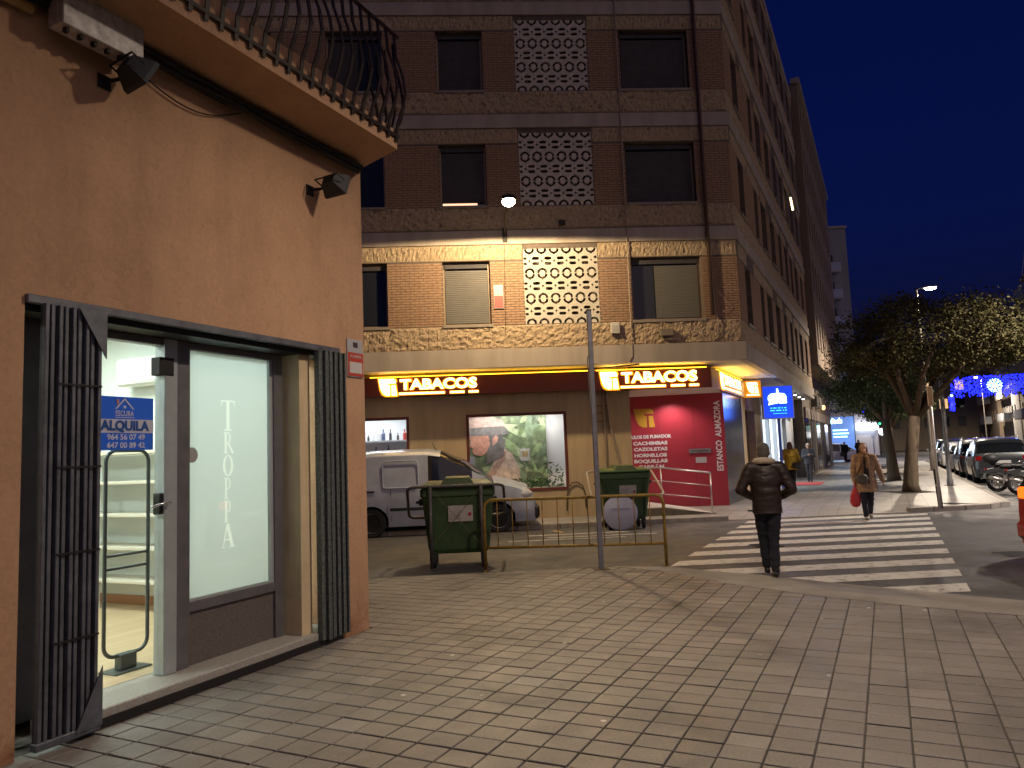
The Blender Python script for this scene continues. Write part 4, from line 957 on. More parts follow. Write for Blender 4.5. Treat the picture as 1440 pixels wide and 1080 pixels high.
# recess ceiling with two downlights
mb = MB().add([(-2.73, .6, RZ), (-.6, .6, RZ), (RC.x, RC.y, RZ), (rA.x, rA.y, RZ), (-4.2, GY, RZ), (-2.73, GY, RZ)], [(0, 1, 2, 3, 4, 5)]); mb.build('recess_ceiling', mat('ceiling_white', (.72, .68, .64), .7), blk)
for k, (t_, o_) in enumerate(((1.45, .55), (2.9, .9))):
    p = RC-rd_*t_+rn_*o_
    dl = thing('downlight', 'bright round downlight in the recess ceiling %s' % ('over the emblem on the red wall' if k == 0 else 'at the inner end of the entrance'), 'ceiling light'); bplace(dl, (p.x, p.y, RZ))
    MB().lathe([(.0, -.004), (.05, -.006), (.06, -.012)], 16).build('lens', emit('downlight', (1, .93, .85), 25), dl); MB().lathe([(.06, -.014), (.085, -.012), (.085, -.001), (.06, -.001)], 16).build('trim', M_STEEL, dl)
    lamp_spot('downlight_lamp', BM @ Vector((p.x, p.y, RZ-.02)), BM @ Vector((p.x, p.y, 0)), 165, (1, .86, .80), R(140), .7, .05)
# steel clad pier, beige wall and brown door along the street
GS = 1.02
def SQ(s, z, d=0): return tuple(u_*s-un_*(GS+d)+Vector((0, 0, z)))
mb = MB(); wall_panel(mb, SQ, 2.36, 5.35, ZP, 3.2, [], .1); mb.build('steel_pier', mat('dark_steel_panel', (.16, .15, .16), .22, .85, var=.12, scale=2), blk)
mb = MB(); wall_panel(mb, SQ, 5.35, 9.3, ZP, 3.84, [(5.95, 7.9, ZP, 2.85)], .3); wall_panel(mb, SQ, 2.36, 5.35, 3.2, 3.84, [], .1); mb.build('street_wall', M_GWALL, blk)
mb = MB().add([SQ(5.95, ZP, .25), SQ(7.9, ZP, .25), SQ(7.9, 2.85, .25), SQ(5.95, 2.85, .25)], [(0, 1, 2, 3)]); dr = mb.build('street_door', mat('brown_door', (.11, .06, .025), .5, var=.2, scale=4, streak=True), blk)
for a, b2 in ((6.05, 6.9), (6.95, 7.8)): MB().add([SQ(a, .2, .24), SQ(b2, .2, .24), SQ(b2, 2.7, .24), SQ(a, 2.7, .24)], [(0, 1, 2, 3)]).build('door_panel', mat('brown_door2', (.15, .085, .035), .5), dr)
# white shop further along the street, bright inside
mb = MB(); wall_panel(mb, SQ, 9.3, SE, ZP, 3.84, [(9.7, 11.4, ZP+.1, 3.2), (11.6, 13.4, ZP+.1, 3.2), (13.6, 15.4, ZP+.1, 3.2), (15.6, 17.0, ZP, 3.0)], .2); mb.build('white_shopfront', mat('white_shop_wall', (.7, .72, .74), .5), blk)
for i, (a, b2) in enumerate(((9.7, 11.4), (11.6, 13.4), (13.6, 15.4))):
    pn = MB().add([SQ(a, ZP+.1, .15), SQ(b2, ZP+.1, .15), SQ(b2, 3.2, .15), SQ(a, 3.2, .15)], [(0, 1, 2, 3)]).build('lit_shop_window', emit('lit_white_window', (.75, .9, 1), 1.3), blk)
    MB().add([SQ(a+.8, ZP+.1, .14), SQ(a+.86, ZP+.1, .14), SQ(a+.86, 3.2, .14), SQ(a+.8, 3.2, .14)], [(0, 1, 2, 3)]).build('mullion', M_ALUL, pn)
dk = MB().add([SQ(15.6, ZP, .18), SQ(17.0, ZP, .18), SQ(17.0, 3.0, .18), SQ(15.6, 3.0, .18)], [(0, 1, 2, 3)]).build('side_door', M_WGL, blk)
for k in range(4):
    p = u_*(12.5+1.7*k)-un_*.25
    sp_ = thing('soffit_spotlight', '%s white spotlight under the overhang, counted from the blue sign' % ('first', 'second', 'third', 'last')[k], 'spotlight', group='soffit spotlights over the white shop'); bplace(sp_, (p.x, p.y, 3.84))
    MB().lathe([(.0, -.13), (.06, -.12), (.07, -.05), (.03, -.001)], 12).build('lens', emit('soffit_spot', (.85, .92, 1), 14), sp_); MB().lathe([(.075, -.11), (.08, -.05), (.04, -.0005)], 12).build('shade', M_ALUL, sp_)
    lamp_spot('soffit_lamp', BM @ Vector((p.x, p.y, 3.68)), BM @ Vector((p.x, p.y, 0)), 62, (.82, .91, 1), R(120), .6, .06)
# red doormat before the white shop
o = MB().cbox(-1.1, 1.1, -.75, .75, 0, .015, .004).build('doormat', mat('red_mat', (.45, .03, .035), .9)); tag(o, 'red mat on the pavement in front of the white shop', 'mat'); o.location = SP(13.6, -.15, ZP+.004); o.rotation_euler = (0, 0, math.pi/2-A_S)
# entrance ramp with railing
rp_ = thing('entrance_ramp', 'low concrete ramp up to the tobacco shop entrance', 'ramp'); bplace(rp_)
MB().add([(-.9, .2, ZP+.004), (-2.2, .2, .24), (-3.35, .2, .24), (-3.35, .2, 0), (-.9, 2.4, ZP+.004), (-2.2, 3.0, .24), (-3.35, 3.6, .24), (-.9, .2, 0)], [(0, 1, 5, 4), (1, 2, 6, 5), (0, 7, 3, 2, 1)]).build('slope', mat('ramp_tile', (.5, .47, .44), .6, var=.15, scale=4), rp_)
MB().prism([(-.88, ZP), (-2.2, .22), (-3.35, .22), (-3.35, 0), (-.88, 0)], .165, .198, lambda a, b, h: (a, h, b)).build('side_face', mat('ramp_side', (.11, .09, .07), .9, var=.2), rp_)
rl = thing('ramp_railing', 'thin steel handrail along the entrance ramp before the red wall', 'railing'); bplace(rl)
M_INOX = mat('stainless', (.55, .53, .51), .3, .9)
MB().tube([(-.95, .28, 1.03), (-2.2, .28, 1.21), (-3.3, .28, 1.23)], .022, 8).build('handrail', M_INOX, rl, smooth=True)
for x, zb, zt in ((-.95, ZP, 1.03), (-2.2, .22, 1.21), (-3.25, .22, 1.23)): MB().tube([(x, .28, zb), (x, .28, zt)], .018, 8).build('post', M_INOX, rl, smooth=True)
for f_ in (.36, .68): MB().tube([(-.95, .28, ZP+f_), (-2.2, .28, .2+f_), (-3.25, .28, .22+f_)], .011, 6).build('rail', M_INOX, rl, smooth=True)
# --- illuminated TABACOS signs
M_BOARD = mat('maroon_board', (.17, .034, .018), .45, var=.1)
M_LET = emit('letter_light', (1, .70, .26), 6.5); M_HALO = emit('painted_halo_amber', (1, .36, .01), 1.5)  # lit letter faces, and the amber halo glow drawn around them
def tabacos(par, fn3, x0, w_, zc, h_):
    """emblem + TABACOS + underline; fn3(x,z,out)->3D"""
    def lay(m, grow, o0, nm):
        for p in ([(-.5, .48), (.35, .48), (.47, .40), (.5, .22), (.02, .22), (.02, .12), (.14, .12), (.14, -.48), (-.06, -.48), (-.27, -.36), (-.40, -.10), (-.46, .2)], [(.24, .1), (.46, .1), (.54, -.48), (.24, -.48)]):
            cx = sum(a for a, _ in p)/len(p); cz = sum(b for _, b in p)/len(p)
            MB().prism([(x0+(.5+a+(.05*grow if a > cx else -.05*grow))*h_*.98, zc+(b+(.05*grow if b > cz else -.05*grow))*h_) for a, b in p], o0, o0+.012, fn3).build(nm, m, par)
        me = text_mesh('TABACOS', h_*.78, .006, .012*grow+.010, 1.0)
        xs = [v.co.x for v in me.vertices]; zs = [v.co.y for v in me.vertices]; W_ = max(xs)-min(xs); tw = w_-h_*1.25
        for v in me.vertices:
            x = (v.co.x-min(xs))/W_*tw+x0+h_*1.2; z = zc+.13*h_+(v.co.y-(max(zs)+min(zs))/2)*(.62*h_/(max(zs)-min(zs)))*(1+.05*grow); v.co = Vector(fn3(x, z, o0+.006+v.co.z))
        obj(nm, me, m, par)
        for a, b2 in ((1.15, 1.15+.58*(w_/h_-1.2)), (1.3+.62*(w_/h_-1.2), 1.3+.8*(w_/h_-1.2)), (1.3+.86*(w_/h_-1.2), 1.3+.98*(w_/h_-1.2))):
            MB().prism([(x0+a*h_-.01*grow, zc-.44*h_-.012*grow), (x0+b2*h_+.01*grow, zc-.44*h_-.012*grow), (x0+b2*h_+.01*grow, zc-.35*h_+.012*grow), (x0+a*h_-.01*grow, zc-.35*h_+.012*grow)], o0, o0+.012, fn3).build('underline', m, par)
    lay(M_HALO, 1.6, .001, 'painted_halo'); lay(M_LET, 0.0, .016, 'lit_letter')  # halo glow on the board put in as a larger emissive outline
SY = .75
s1 = thing('shop_sign', 'long maroon fascia sign with lit TABACOS letters above the poster window', 'sign'); bplace(s1)
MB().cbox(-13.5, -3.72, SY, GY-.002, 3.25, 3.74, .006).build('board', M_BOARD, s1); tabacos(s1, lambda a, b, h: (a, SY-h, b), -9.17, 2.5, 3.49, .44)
s2 = thing('shop_sign', 'maroon fascia sign with lit TABACOS letters over the recessed entrance', 'sign'); bplace(s2)
cnr = Vector((-.62, SY, 0)); 
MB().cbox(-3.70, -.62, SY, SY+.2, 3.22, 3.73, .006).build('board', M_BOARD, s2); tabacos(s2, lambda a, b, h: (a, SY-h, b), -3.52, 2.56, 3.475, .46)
s3 = thing('shop_sign', 'amber lit TABACOS sign turned along the street at the shop corner', 'sign'); bplace(s3)
SS = lambda s, z, o: tuple(u_*s-un_*(.92-o)+Vector((0, 0, z)))
sc_ = cnr.dot(u_)+.02
MB().add([SS(s, z, o) for s in (sc_+.12, 5.5) for o in (-.12, 0) for z in (3.22, 3.75)], [(0, 1, 3, 2), (4, 6, 7, 5), (0, 4, 5, 1), (2, 3, 7, 6), (0, 2, 6, 4), (1, 5, 7, 3)]).build('board', mat('amber_board', (.45, .2, .02), .45), s3)
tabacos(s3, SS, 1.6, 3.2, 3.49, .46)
s4 = thing('projecting_sign', 'small amber box sign with a lit emblem beside the blue sign', 'sign'); bplace(s4)
pb = u_*5.75-un_*1.0
def BX(a, z, o): return (pb.x+a, pb.y-o, z)
MB().add([BX(a, z, o) for a in (0, .56) for o in (0, .12) for z in (3.22, 3.76)], [(0, 1, 3, 2), (4, 6, 7, 5), (0, 4, 5, 1), (2, 3, 7, 6), (0, 2, 6, 4), (1, 5, 7, 3)]).build('box', emit('amber_box', (1, .35, .01), .55, (.5, .2, .02)), s4)
tlogo(s4, M_LET, lambda a, b, h: BX(a, b, .122+h), .27, 3.53, .36); MB().prism([(.08, 3.28), (.48, 3.28), (.48, 3.32), (.08, 3.32)], .122, .14, lambda a, b, h: BX(a, b, h)).build('underline', M_LET, s4)
# amber light strips on top of the signs, washing the soffit
for k, (p, q, e_) in enumerate((((-9.4, .86), (-3.8, .86), 9), ((-3.6, .86), (-.7, .86), 8))):
    st_ = tag(MB().box(p[0], q[0], SY+.05, SY+.09, 3.745, 3.765).build('light_strip', emit('amber_strip', (1, .5, .02), 6)), 'amber light strip on top of the TABACOS sign %s' % ('above the poster window' if k == 0 else 'over the entrance'), 'light strip'); bplace(st_)
st_ = tag(MB().add([SS(s, z, o) for s in (1.3, 5.4) for o in (-.06, -.02) for z in (3.755, 3.775)], [(0, 1, 3, 2), (4, 6, 7, 5), (0, 4, 5, 1), (2, 3, 7, 6), (0, 2, 6, 4), (1, 5, 7, 3)]).build('light_strip', emit('amber_strip', (1, .5, .02), 6)), 'amber light strip on top of the sign along the street', 'light strip'); bplace(st_)
for a, b2, e_ in ((-9, -4, 10), (-3.5, -.9, 10)): lamp_area('amber_lamp', BM @ Vector(((a+b2)/2, SY-.05, 3.72)), BM @ Vector(((a+b2)/2, SY-.35, 3.9)), e_, (1, .55, .03), b2-a, .03)
pm = u_*3.2-un_*.8
lamp_area('amber_lamp', BM @ Vector((pm.x, pm.y, 3.60)), BM @ (Vector((pm.x, pm.y, 3.8))+un_*.25), 22, (1, .58, .03), 3.0, .05)
# --- cables, pipes and boxes on the facade
M_CAB = mat('pale_cable', (.32, .25, .18), .7); M_CABD = mat('dark_pipe', (.07, .035, .025), .6)
def cable(name, pts, r, m, label): 
    o = MB().tube(pts, r, 6).build(name, m, smooth=True); tag(o, label, 'cable' if 'cable' in name else 'pipe'); bplace(o); return o
cable('drain_pipe', [(-.74, -.09, 16), (-.74, -.09, 4.95)], .045, M_CABD, 'dark downpipe running down the facade right of the windows')
cable('facade_cable', [(-.70, -.06, 6.5), (-.68, -.08, 5.2), (-.60, -.08, 4.75), (-.66, -.08, 4.45), (-.9, -.08, 4.36), (-1.3, -.08, 4.36)], .014, M_CAB, 'pale cable hooking back under the right-hand window')
cable('facade_cable', [(-2.80, -.07, 13.4), (-2.80, -.07, 7.4), (-2.82, -.07, 5.1), (-2.82, -.07, 4.0), (-2.9, -.07, 3.86)], .016, M_CAB, 'pale cable running down the facade left of the wide windows')
cable('facade_cable', [(-.62, -.05, 5.65), (-.4, -.07, 5.35), (-.28, -.06, 5.2), (-.5, -.07, 5.0)], .006, M_CAB, 'thin loose wire curling off the brick beside the downpipe')
cable('lamp_cable', [(-5.87, -.06, 7.0), (-5.9, -.03, 6.8), (-5.95, -.03, 4.6)], .006, M_CABD, 'thin cable running down from the wall lamp')
cable('shopfront_cable', [(-8, .7, 3.80), (-5, .72, 3.79), (-3.6, .7, 3.80), (-3.3, .5, 3.79), (-2.6, .2, 3.81)], .02, M_CABD, 'dark cables along the soffit above the shop sign')
cable('wall_pipe', [(-3.35, GY-.05, 3.2), (-3.3, GY-.05, 2.4), (-3.05, GY-.05, 1.2), (-2.95, GY-.05, .8)], .03, M_CAB, 'slanting pale pipe on the wall left of the red recess')
cable('wall_pipe', [(-3.45, GY-.05, 3.2), (-3.42, GY-.05, 2.2), (-3.40, GY-.05, .9)], .02, M_CAB, 'thin upright pipe behind the sign post')
cable('wall_pipe', [(-4.0, GY-.04, .25), (-4.02, GY-.05, .65), (-4.08, GY-.05, .82), (-4.2, GY-.05, .91), (-4.33, GY-.05, .9), (-4.43, GY-.05, .8), (-4.48, GY-.05, .6), (-4.5, GY-.04, .2)], .018, mat('dark_cable', (.11, .085, .05), .8), 'bent pipe loop low on the wall under the poster window')
jb = tag(MB().cbox(-.11, .11, -.1, 0, -.14, .14, .01).build('meter_box', mat('meter_white', (.55, .52, .46), .5)), 'pale square meter box on the stone course', 'meter box'); bplace(jb, (-3.23, -.04, 4.70)); MB().box(-.08, .08, -.104, -.101, -.1, .06).build('lid', mat('meter_lid', (.42, .4, .36), .5), jb)
jb = tag(MB().cbox(-.17, .17, -.12, 0, -.09, .09, .01).build('junction_box', mat('jb_brown', (.2, .16, .11), .6)), 'brown junction box on the stone course under the right-hand window', 'junction box'); bplace(jb, (-1.95, -.05, 4.55))
for k in range(3): MB().tube([(-.1+.1*k, -.05, -.09), (-.15+.13*k, -.06, -.16), (.1+.1*k, -.05, -.18)], .008, 5).build('cable_tail', M_CAB, jb)
pt = tag(MB().cbox(-.12, .12, -.03, 0, -.3, .3, .006).build('alarm_plate', mat('pale_plate', (.5, .45, .4), .5)), 'small white and red alarm plate on the brick beside the shuttered window', 'sign'); bplace(pt, (-6.09, -.018, 5.58)); MB().box(-.11, .11, -.034, -.031, -.28, .02).build('red_panel', mat('plate_red2', (.5, .08, .07), .5), pt)
vt = tag(MB().cbox(-.08, .08, -.02, 0, -.07, .07, .004).build('air_vent', M_DARK), 'small dark square vent in the stone above the lattice', 'vent'); bplace(vt, (-4.43, -.065, 7.42)); [MB().box(-.07, .07, -.024, -.021, -.05+.03*k, -.04+.03*k).build('slat', M_CABD, vt) for k in range(4)]
wb_ = thing('wall_box', 'small yellowish meter frame on the wall behind the sign post', 'meter box'); bplace(wb_, (-3.55, GY, 2.65))
for a, b2, c, d in ((-.18, .18, -.22, -.19), (-.18, .18, .0, .03), (-.18, -.15, -.19, 0), (.15, .18, -.19, 0), (-.18, .18, .19, .22), (-.18, -.15, .03, .19), (.15, .18, .03, .19)): MB().box(a, b2, -.04, -.002, c, d).build('frame_bar', mat('meter_yellow', (.22, .15, .04), .6), wb_)
# --- street lamp bracketed to the facade (lit)
wlm = thing('wall_street_lamp', 'lit street lamp on a bracket from the brick facade', 'street lamp'); bplace(wlm, (-5.88, 0, 7.20))
MB().tube([(0, -.05, -.1), (0, -.5, .09), (0, -1.2, .16), (0, -1.95, .18)], .028, 8).build('bracket', M_DARK, wlm, smooth=True)
MB().cbox(-.06, .06, -.1, -.052, -.25, .1, .006).build('wall_plate', M_DARK, wlm)
MB().lathe([(.05, .10), (.15, .06), (.175, 0), (.175, -.02), (.0, -.02)], 16, (0, -2.1, .14)).build('shade', M_DARK, wlm, smooth=True)
MB().ell((0, -2.1, .08), (.15, .15, .11), 16, 8).build('bowl', emit('lamp_bowl', (1, .80, .55), 28), wlm, smooth=True)
lamp_spot('wall_lamp_light', BM @ Vector((-5.88, -2.1, 7.155)), BM @ Vector((-5.88, -2.1, 0)), 1600, (1, .74, .42), R(177), .05, .10)
# ================================================================== VEHICLES
M_TYRE = mat('tyre', (.018, .018, .018), .85, bump=.2); M_RIM = mat('rim', (.35, .35, .36), .35, .9); M_PLAS = mat('black_plastic', (.02, .02, .022), .6)
M_CGL = mat('car_glass', (.012, .014, .016), .05, spec=.8); M_TAIL = mat('tail_lamp', (.28, .008, .01), .15); M_HEAD = mat('head_lamp', (.55, .57, .6), .1, .3); M_PLATE = mat('number_plate', (.6, .6, .58), .5)
def interp(tab, x):
    if x <= tab[0][0]: return tab[0][1]
    for (a, p), (b2, q) in zip(tab, tab[1:]):
        if x <= b2:
            t = (x-a)/(b2-a) if b2 > a else 0; t = t*t*(3-2*t)*.5+t*.5; return p+(q-p)*t
    return tab[-1][1]
def car(name, label, cat, paint, roof, belt, length, width, wheels, wr, glass_x, pillars, zsill=.24, group=None, tail_x=None, rim=M_RIM, side_glass=True, screen=(None, None), rear=(None, None)):
    """lofted car: x runs from the rear (0) to the front (length); roof/belt are height tables along x"""
    t = thing(name, label, cat, group=group)
    nx = 72; W = width/2; xs = [length*i/(nx-1) for i in range(nx)]
    def arch(x):
        z = zsill
        for c in wheels:
            d = abs(x-c)
            if d < wr*1.16: z = max(z, wr+math.sqrt(max(0, (wr*1.16)**2-d*d)))
        return z
    # sharpen arch edges by inserting columns
    for c in wheels: xs += [c-wr*1.16, c+wr*1.16, c-wr*1.1, c+wr*1.1, c]
    for a in glass_x: xs += [a]
    for p in pillars: xs += [p-.03, p+.03]
    xs = sorted(set(round(x, 4) for x in xs if 0 <= x <= length)); nx = len(xs)
    P = []
    for x in xs:
        e = min(x/.32, (length-x)/.5, 1.0); tp = 1-.16*(1-math.sqrt(max(0, 1-(1-e)**2)))
        w_ = W*tp; zr = interp(roof, x); zb = min(interp(belt, x), zr-.015); za = min(arch(x), zb-.03)
        up_ = max(0, min(1, (zr-zb)/.5)); wr_ = w_*(1-.2*up_)
        P.append([(w_*.97, za), (w_, max(za+.005, .45*zb+.05)), (w_*1.0, max(za+.01, zb*.78)), (w_*.975, zb), (wr_+.01, zr-.06*up_-.005), (wr_*.86, zr-.004), (wr_*.45, zr+.018*up_), (0, zr+.025*up_)])
    m = len(P[0]); V = []; idx = {}
    for i, x in enumerate(xs):
        for sgn in (1, -1):
            for j, (y, z) in enumerate(P[i]): idx[i, sgn, j] = len(V); V.append((x, y*sgn, z))
    body = []; panes = {}
    def slope(i): return abs(interp(roof, xs[i+1])-interp(roof, xs[i]))/(xs[i+1]-xs[i]+1e-6)
    for i in range(nx-1):
        xm = (xs[i]+xs[i+1])/2
        for sgn in (1, -1):
            for j in range(m-1):
                f = (idx[i, sgn, j], idx[i+1, sgn, j], idx[i+1, sgn, j+1], idx[i, sgn, j+1]); key = None
                if j == 3 and side_glass and glass_x[0] < xm < glass_x[1] and not any(abs(xm-p) < .031 for p in pillars):
                    seg = sum(1 for p in pillars if p < xm); key = ('side_window', sgn, seg)
                if j >= 4 and screen[0] is not None and screen[0] < xm < screen[1]: key = ('windscreen', 0, 0)
                if j >= 4 and rear[0] is not None and rear[0] < xm < rear[1]: key = ('rear_window', 0, 0)
                (panes.setdefault(key, []) if key else body).append(f)
    for i in (0, nx-1):
        for j in range(m-1): body.append((idx[i, 1, j], idx[i, -1, j], idx[i, -1, j+1], idx[i, 1, j+1]))
    def sub(faces, nm, mt, par, push=0.0, smooth=True):
        mp_ = {}; vs = []; fs = []
        for f in faces:
            g_ = []
            for k in f:
                if k not in mp_: mp_[k] = len(vs); vs.append(V[k])
                g_.append(mp_[k])
            if len(set(g_)) > 2: fs.append(tuple(dict.fromkeys(g_)))
        return MB().add(vs, fs).build(nm, mt, par, smooth=smooth, auto=.55)
    bd = sub(body, 'body', paint, t)
    for k, fc in panes.items(): sub(fc, k[0], M_CGL, t)
    # under tray so that nothing shows through
    MB().box(.15, length-.2, -W*.9, W*.9, zsill-.02, zsill+.03).build('underbody', M_PLAS, t)
    wb = MB()
    for c in wheels: wb.box(c-wr*1.2, c+wr*1.2, -W*.93, -W*.55, zsill+.03, wr*2.25).box(c-wr*1.2, c+wr*1.2, W*.55, W*.93, zsill+.03, wr*2.25)
    # wheels
    for c in wheels:
        for sgn in (1, -1):
            y = sgn*(W-.11)
            wt = MB().lathe([(wr*.66, -.1), (wr*.93, -.105), (wr, -.07), (wr, .07), (wr*.93, .105), (wr*.66, .1)], 28, (c, y, wr), 'y').build('wheel', M_TYRE, t, smooth=True, auto=.6)
            MB().lathe([(0, .085*sgn), (wr*.2, .09*sgn), (wr*.26, .07*sgn), (wr*.58, .06*sgn), (wr*.67, .1*sgn)], 20, (c, y, wr), 'y').build('rim', M_PLAS, wt)
            sp = MB()
            for k in range(5):
                a = 2*math.pi*k/5; d = Vector((math.cos(a), 0, math.sin(a))); q = Vector((-d.z, 0, d.x)); o = Vector((c, y, wr))
                sp.add([o+d*wr*.1+q*.03+Vector((0, sgn*.096, 0)), o+d*wr*.62+q*.028+Vector((0, sgn*.09, 0)), o+d*wr*.62-q*.028+Vector((0, sgn*.09, 0)), o+d*wr*.1-q*.03+Vector((0, sgn*.096, 0))], [(0, 1, 2, 3)])
            sp.lathe([(wr*.6, .088*sgn), (wr*.68, .104*sgn), (wr*.69, .09*sgn)], 24, (c, y, wr), 'y'); sp.build('spokes', rim, wt)
            # wheel-well lining
            ln = MB(); n_ = 14
            for i in range(n_):
                a0, a1 = math.pi*i/n_, math.pi*(i+1)/n_; rr = wr*1.16
                ln.add([(c+rr*math.cos(a0), sgn*W*.96, wr+rr*math.sin(a0)), (c+rr*math.cos(a1), sgn*W*.96, wr+rr*math.sin(a1)), (c+rr*math.cos(a1), sgn*W*.4, wr+rr*math.sin(a1)), (c+rr*math.cos(a0), sgn*W*.4, wr+rr*math.sin(a0))], [(0, 1, 2, 3)])
            ln.add([(c-wr*1.16, sgn*W*.4, zsill), (c+wr*1.16, sgn*W*.4, zsill), (c+wr*1.16, sgn*W*.4, wr*2.2), (c-wr*1.16, sgn*W*.4, wr*2.2)], [(0, 1, 2, 3)])
            ln.build('wheel_arch', M_PLAS, t)
    return t, W
def bumper(t, x0, x1, W, z0, z1, m, nm): return MB().cbox(x0, x1, -W, W, z0, z1, .03).build(nm, m, t)
def mirror(t, x, W, z, m):
    for sgn in (1, -1): MB().ell((x, sgn*(W+.09), z), (.07, .11, .085), 10, 6).build('mirror', m, t, smooth=True)
PAINT = lambda n, c, r=.28: mat('paint_'+n, c, r, .25, coat=.6)
# --- white van by the far kerb
PV = mat('paint_van', (.42, .47, .58), .3, 0, coat=.4, col2=(.32, .36, .44), scale=2.2)
van, Wv = car('parked_van', 'white delivery van parked half on the kerb before the shop', 'van', PV,
    [(0, 1.74), (.12, 1.84), (.6, 1.88), (1.75, 1.88), (2.1, 1.83), (2.6, 1.62), (3.0, 1.37), (3.32, 1.15), (3.7, 1.06), (4.08, .95), (4.22, .80), (4.28, .62)],
    [(0, 1.1), (2.2, 1.08), (3.0, 1.05), (3.4, 1.02), (4.28, .6)], 4.28, 1.80, (.54, 3.41), .325, (1.80, 2.86), (1.80, 2.86), zsill=.23, screen=(2.12, 3.34))
# panel pressings, rub strip, handles
for sgn in (1, -1):
    y = sgn*(Wv*.99)
    rr = rrect(.80, 1.60, 1.10, 1.70, .09); MB().tube([(x, sgn*(Wv*(.985-.13*max(0, (z-1.08)/.75))), z) for x, z in rr], .014, 6, closed=True).build('panel_pressing', PV, van, smooth=True)
    MB().cbox(.95, 2.75, y-.012, y+.012, .58, .66, .008).build('rub_strip', M_PLAS, van)
    MB().cbox(.03, .12, y-.012, y+.012, .58, .66, .008).build('rub_strip', M_PLAS, van)
    MB().cbox(.25, .62, y-.014, y+.014, 1.02, 1.055, .008).build('slide_rail', M_PLAS, van)
    MB().cbox(1.78, 1.96, y-.02, y+.02, .93, .97, .008).build('door_handle', M_PLAS, van)
    for x in (.98, 1.72, 2.9): MB().box(x-.004, x+.004, y-.004, y+.004, .36, 1.05).build('door_gap', M_PLAS, van)
    MB().ell((3.98, sgn*.70, .83), (.24, .16, .13), 12, 8).build('headlight', M_HEAD, van, smooth=True)
    MB().cbox(.0, .06, sgn*.83-.07, sgn*.83+.07, .75, 1.2, .02).build('tail_light', M_TAIL, van)
    wf_ = rrect(2.42, 3.18, 1.10, 1.66, .05)
MB().cbox(4.0, 4.36, -.80, .80, .26, .58, .06).build('front_bumper', M_PLAS, van); MB().cbox(-.06, .1, -.85, .85, .28, .55, .04).build('rear_bumper', M_PLAS, van)
mirror(van, 2.72, Wv, 1.14, M_PLAS); MB().tube([(2.0, 0, 1.86), (1.9, 0, 2.06)], .008, 5).build('aerial', M_PLAS, van)
for k, x in enumerate((.78, 3.44)): pass
van.matrix_world = Matrix.Translation((-3.82, 17.05, ZR)) @ Matrix.Rotation(A_F, 4, 'Z') @ Matrix.Translation((0, 0, 0)) @ Matrix.Rotation(R(4.0), 4, 'X') @ Matrix.Translation((0, Wv, 0))
# --- parked cars along the main street
KP = lambda s, n, z=ZR: KS+dS*s+nS*n+Vector((0, 0, z))
SUVR = [(0, .95), (.06, 1.12), (.2, 1.42), (.5, 1.62), (1.2, 1.68), (2.4, 1.64), (2.75, 1.5), (3.3, 1.12), (3.7, 1.02), (4.2, .9), (4.4, .62)]
SUVB = [(0, .9), (.3, 1.02), (3.2, .98), (3.6, .95), (4.4, .58)]
def suv(paint, label, s, n, heading=0, group='cars parked along the kerb', lit=False, scale=1.0):
    c, W = car('parked_car', label, 'car', paint, SUVR, SUVB, 4.4, 1.82, (.82, 3.48), .34, (.3, 3.2), (1.15, 2.1), group=group, screen=(2.55, 3.3), rear=(.06, .34))
    for sgn in (1, -1):
        MB().cbox(-.01, .16, sgn*.74-.13, sgn*.74+.13, .84, 1.02, .03).build('tail_light', M_TAIL, c); MB().ell((4.12, sgn*.68, .78), (.2, .16, .1), 10, 6).build('headlight', M_HEAD, c, smooth=True)
    MB().cbox(-.07, .1, -.8, .8, .3, .56, .05).build('rear_bumper', M_PLAS, c); MB().cbox(4.1, 4.44, -.8, .8, .26, .56, .05).build('front_bumper', M_PLAS, c)
    MB().cbox(-.03, .02, -.27, .27, .74, .85, .006).build('number_plate', M_PLATE, c)
    for sgn in (1, -1): MB().tube([(.7, sgn*.66, 1.69), (1.0, sgn*.66, 1.73), (2.2, sgn*.66, 1.71), (2.5, sgn*.66, 1.65)], .015, 6).build('roof_rail', M_INOX, c)
    mirror(c, 2.95, W, 1.05, paint); c.location = KP(s, n); c.rotation_euler = (0, 0, math.pi/2-A_S+heading); c.scale = (scale,)*3; return c
HATR = [(0, .85), (.05, 1.0), (.25, 1.3), (.6, 1.45), (1.3, 1.5), (2.0, 1.47), (2.35, 1.35), (2.9, 1.02), (3.3, .93), (3.8, .82), (3.98, .6)]
HATB = [(0, .84), (.3, .93), (2.8, .9), (3.2, .87), (3.98, .55)]
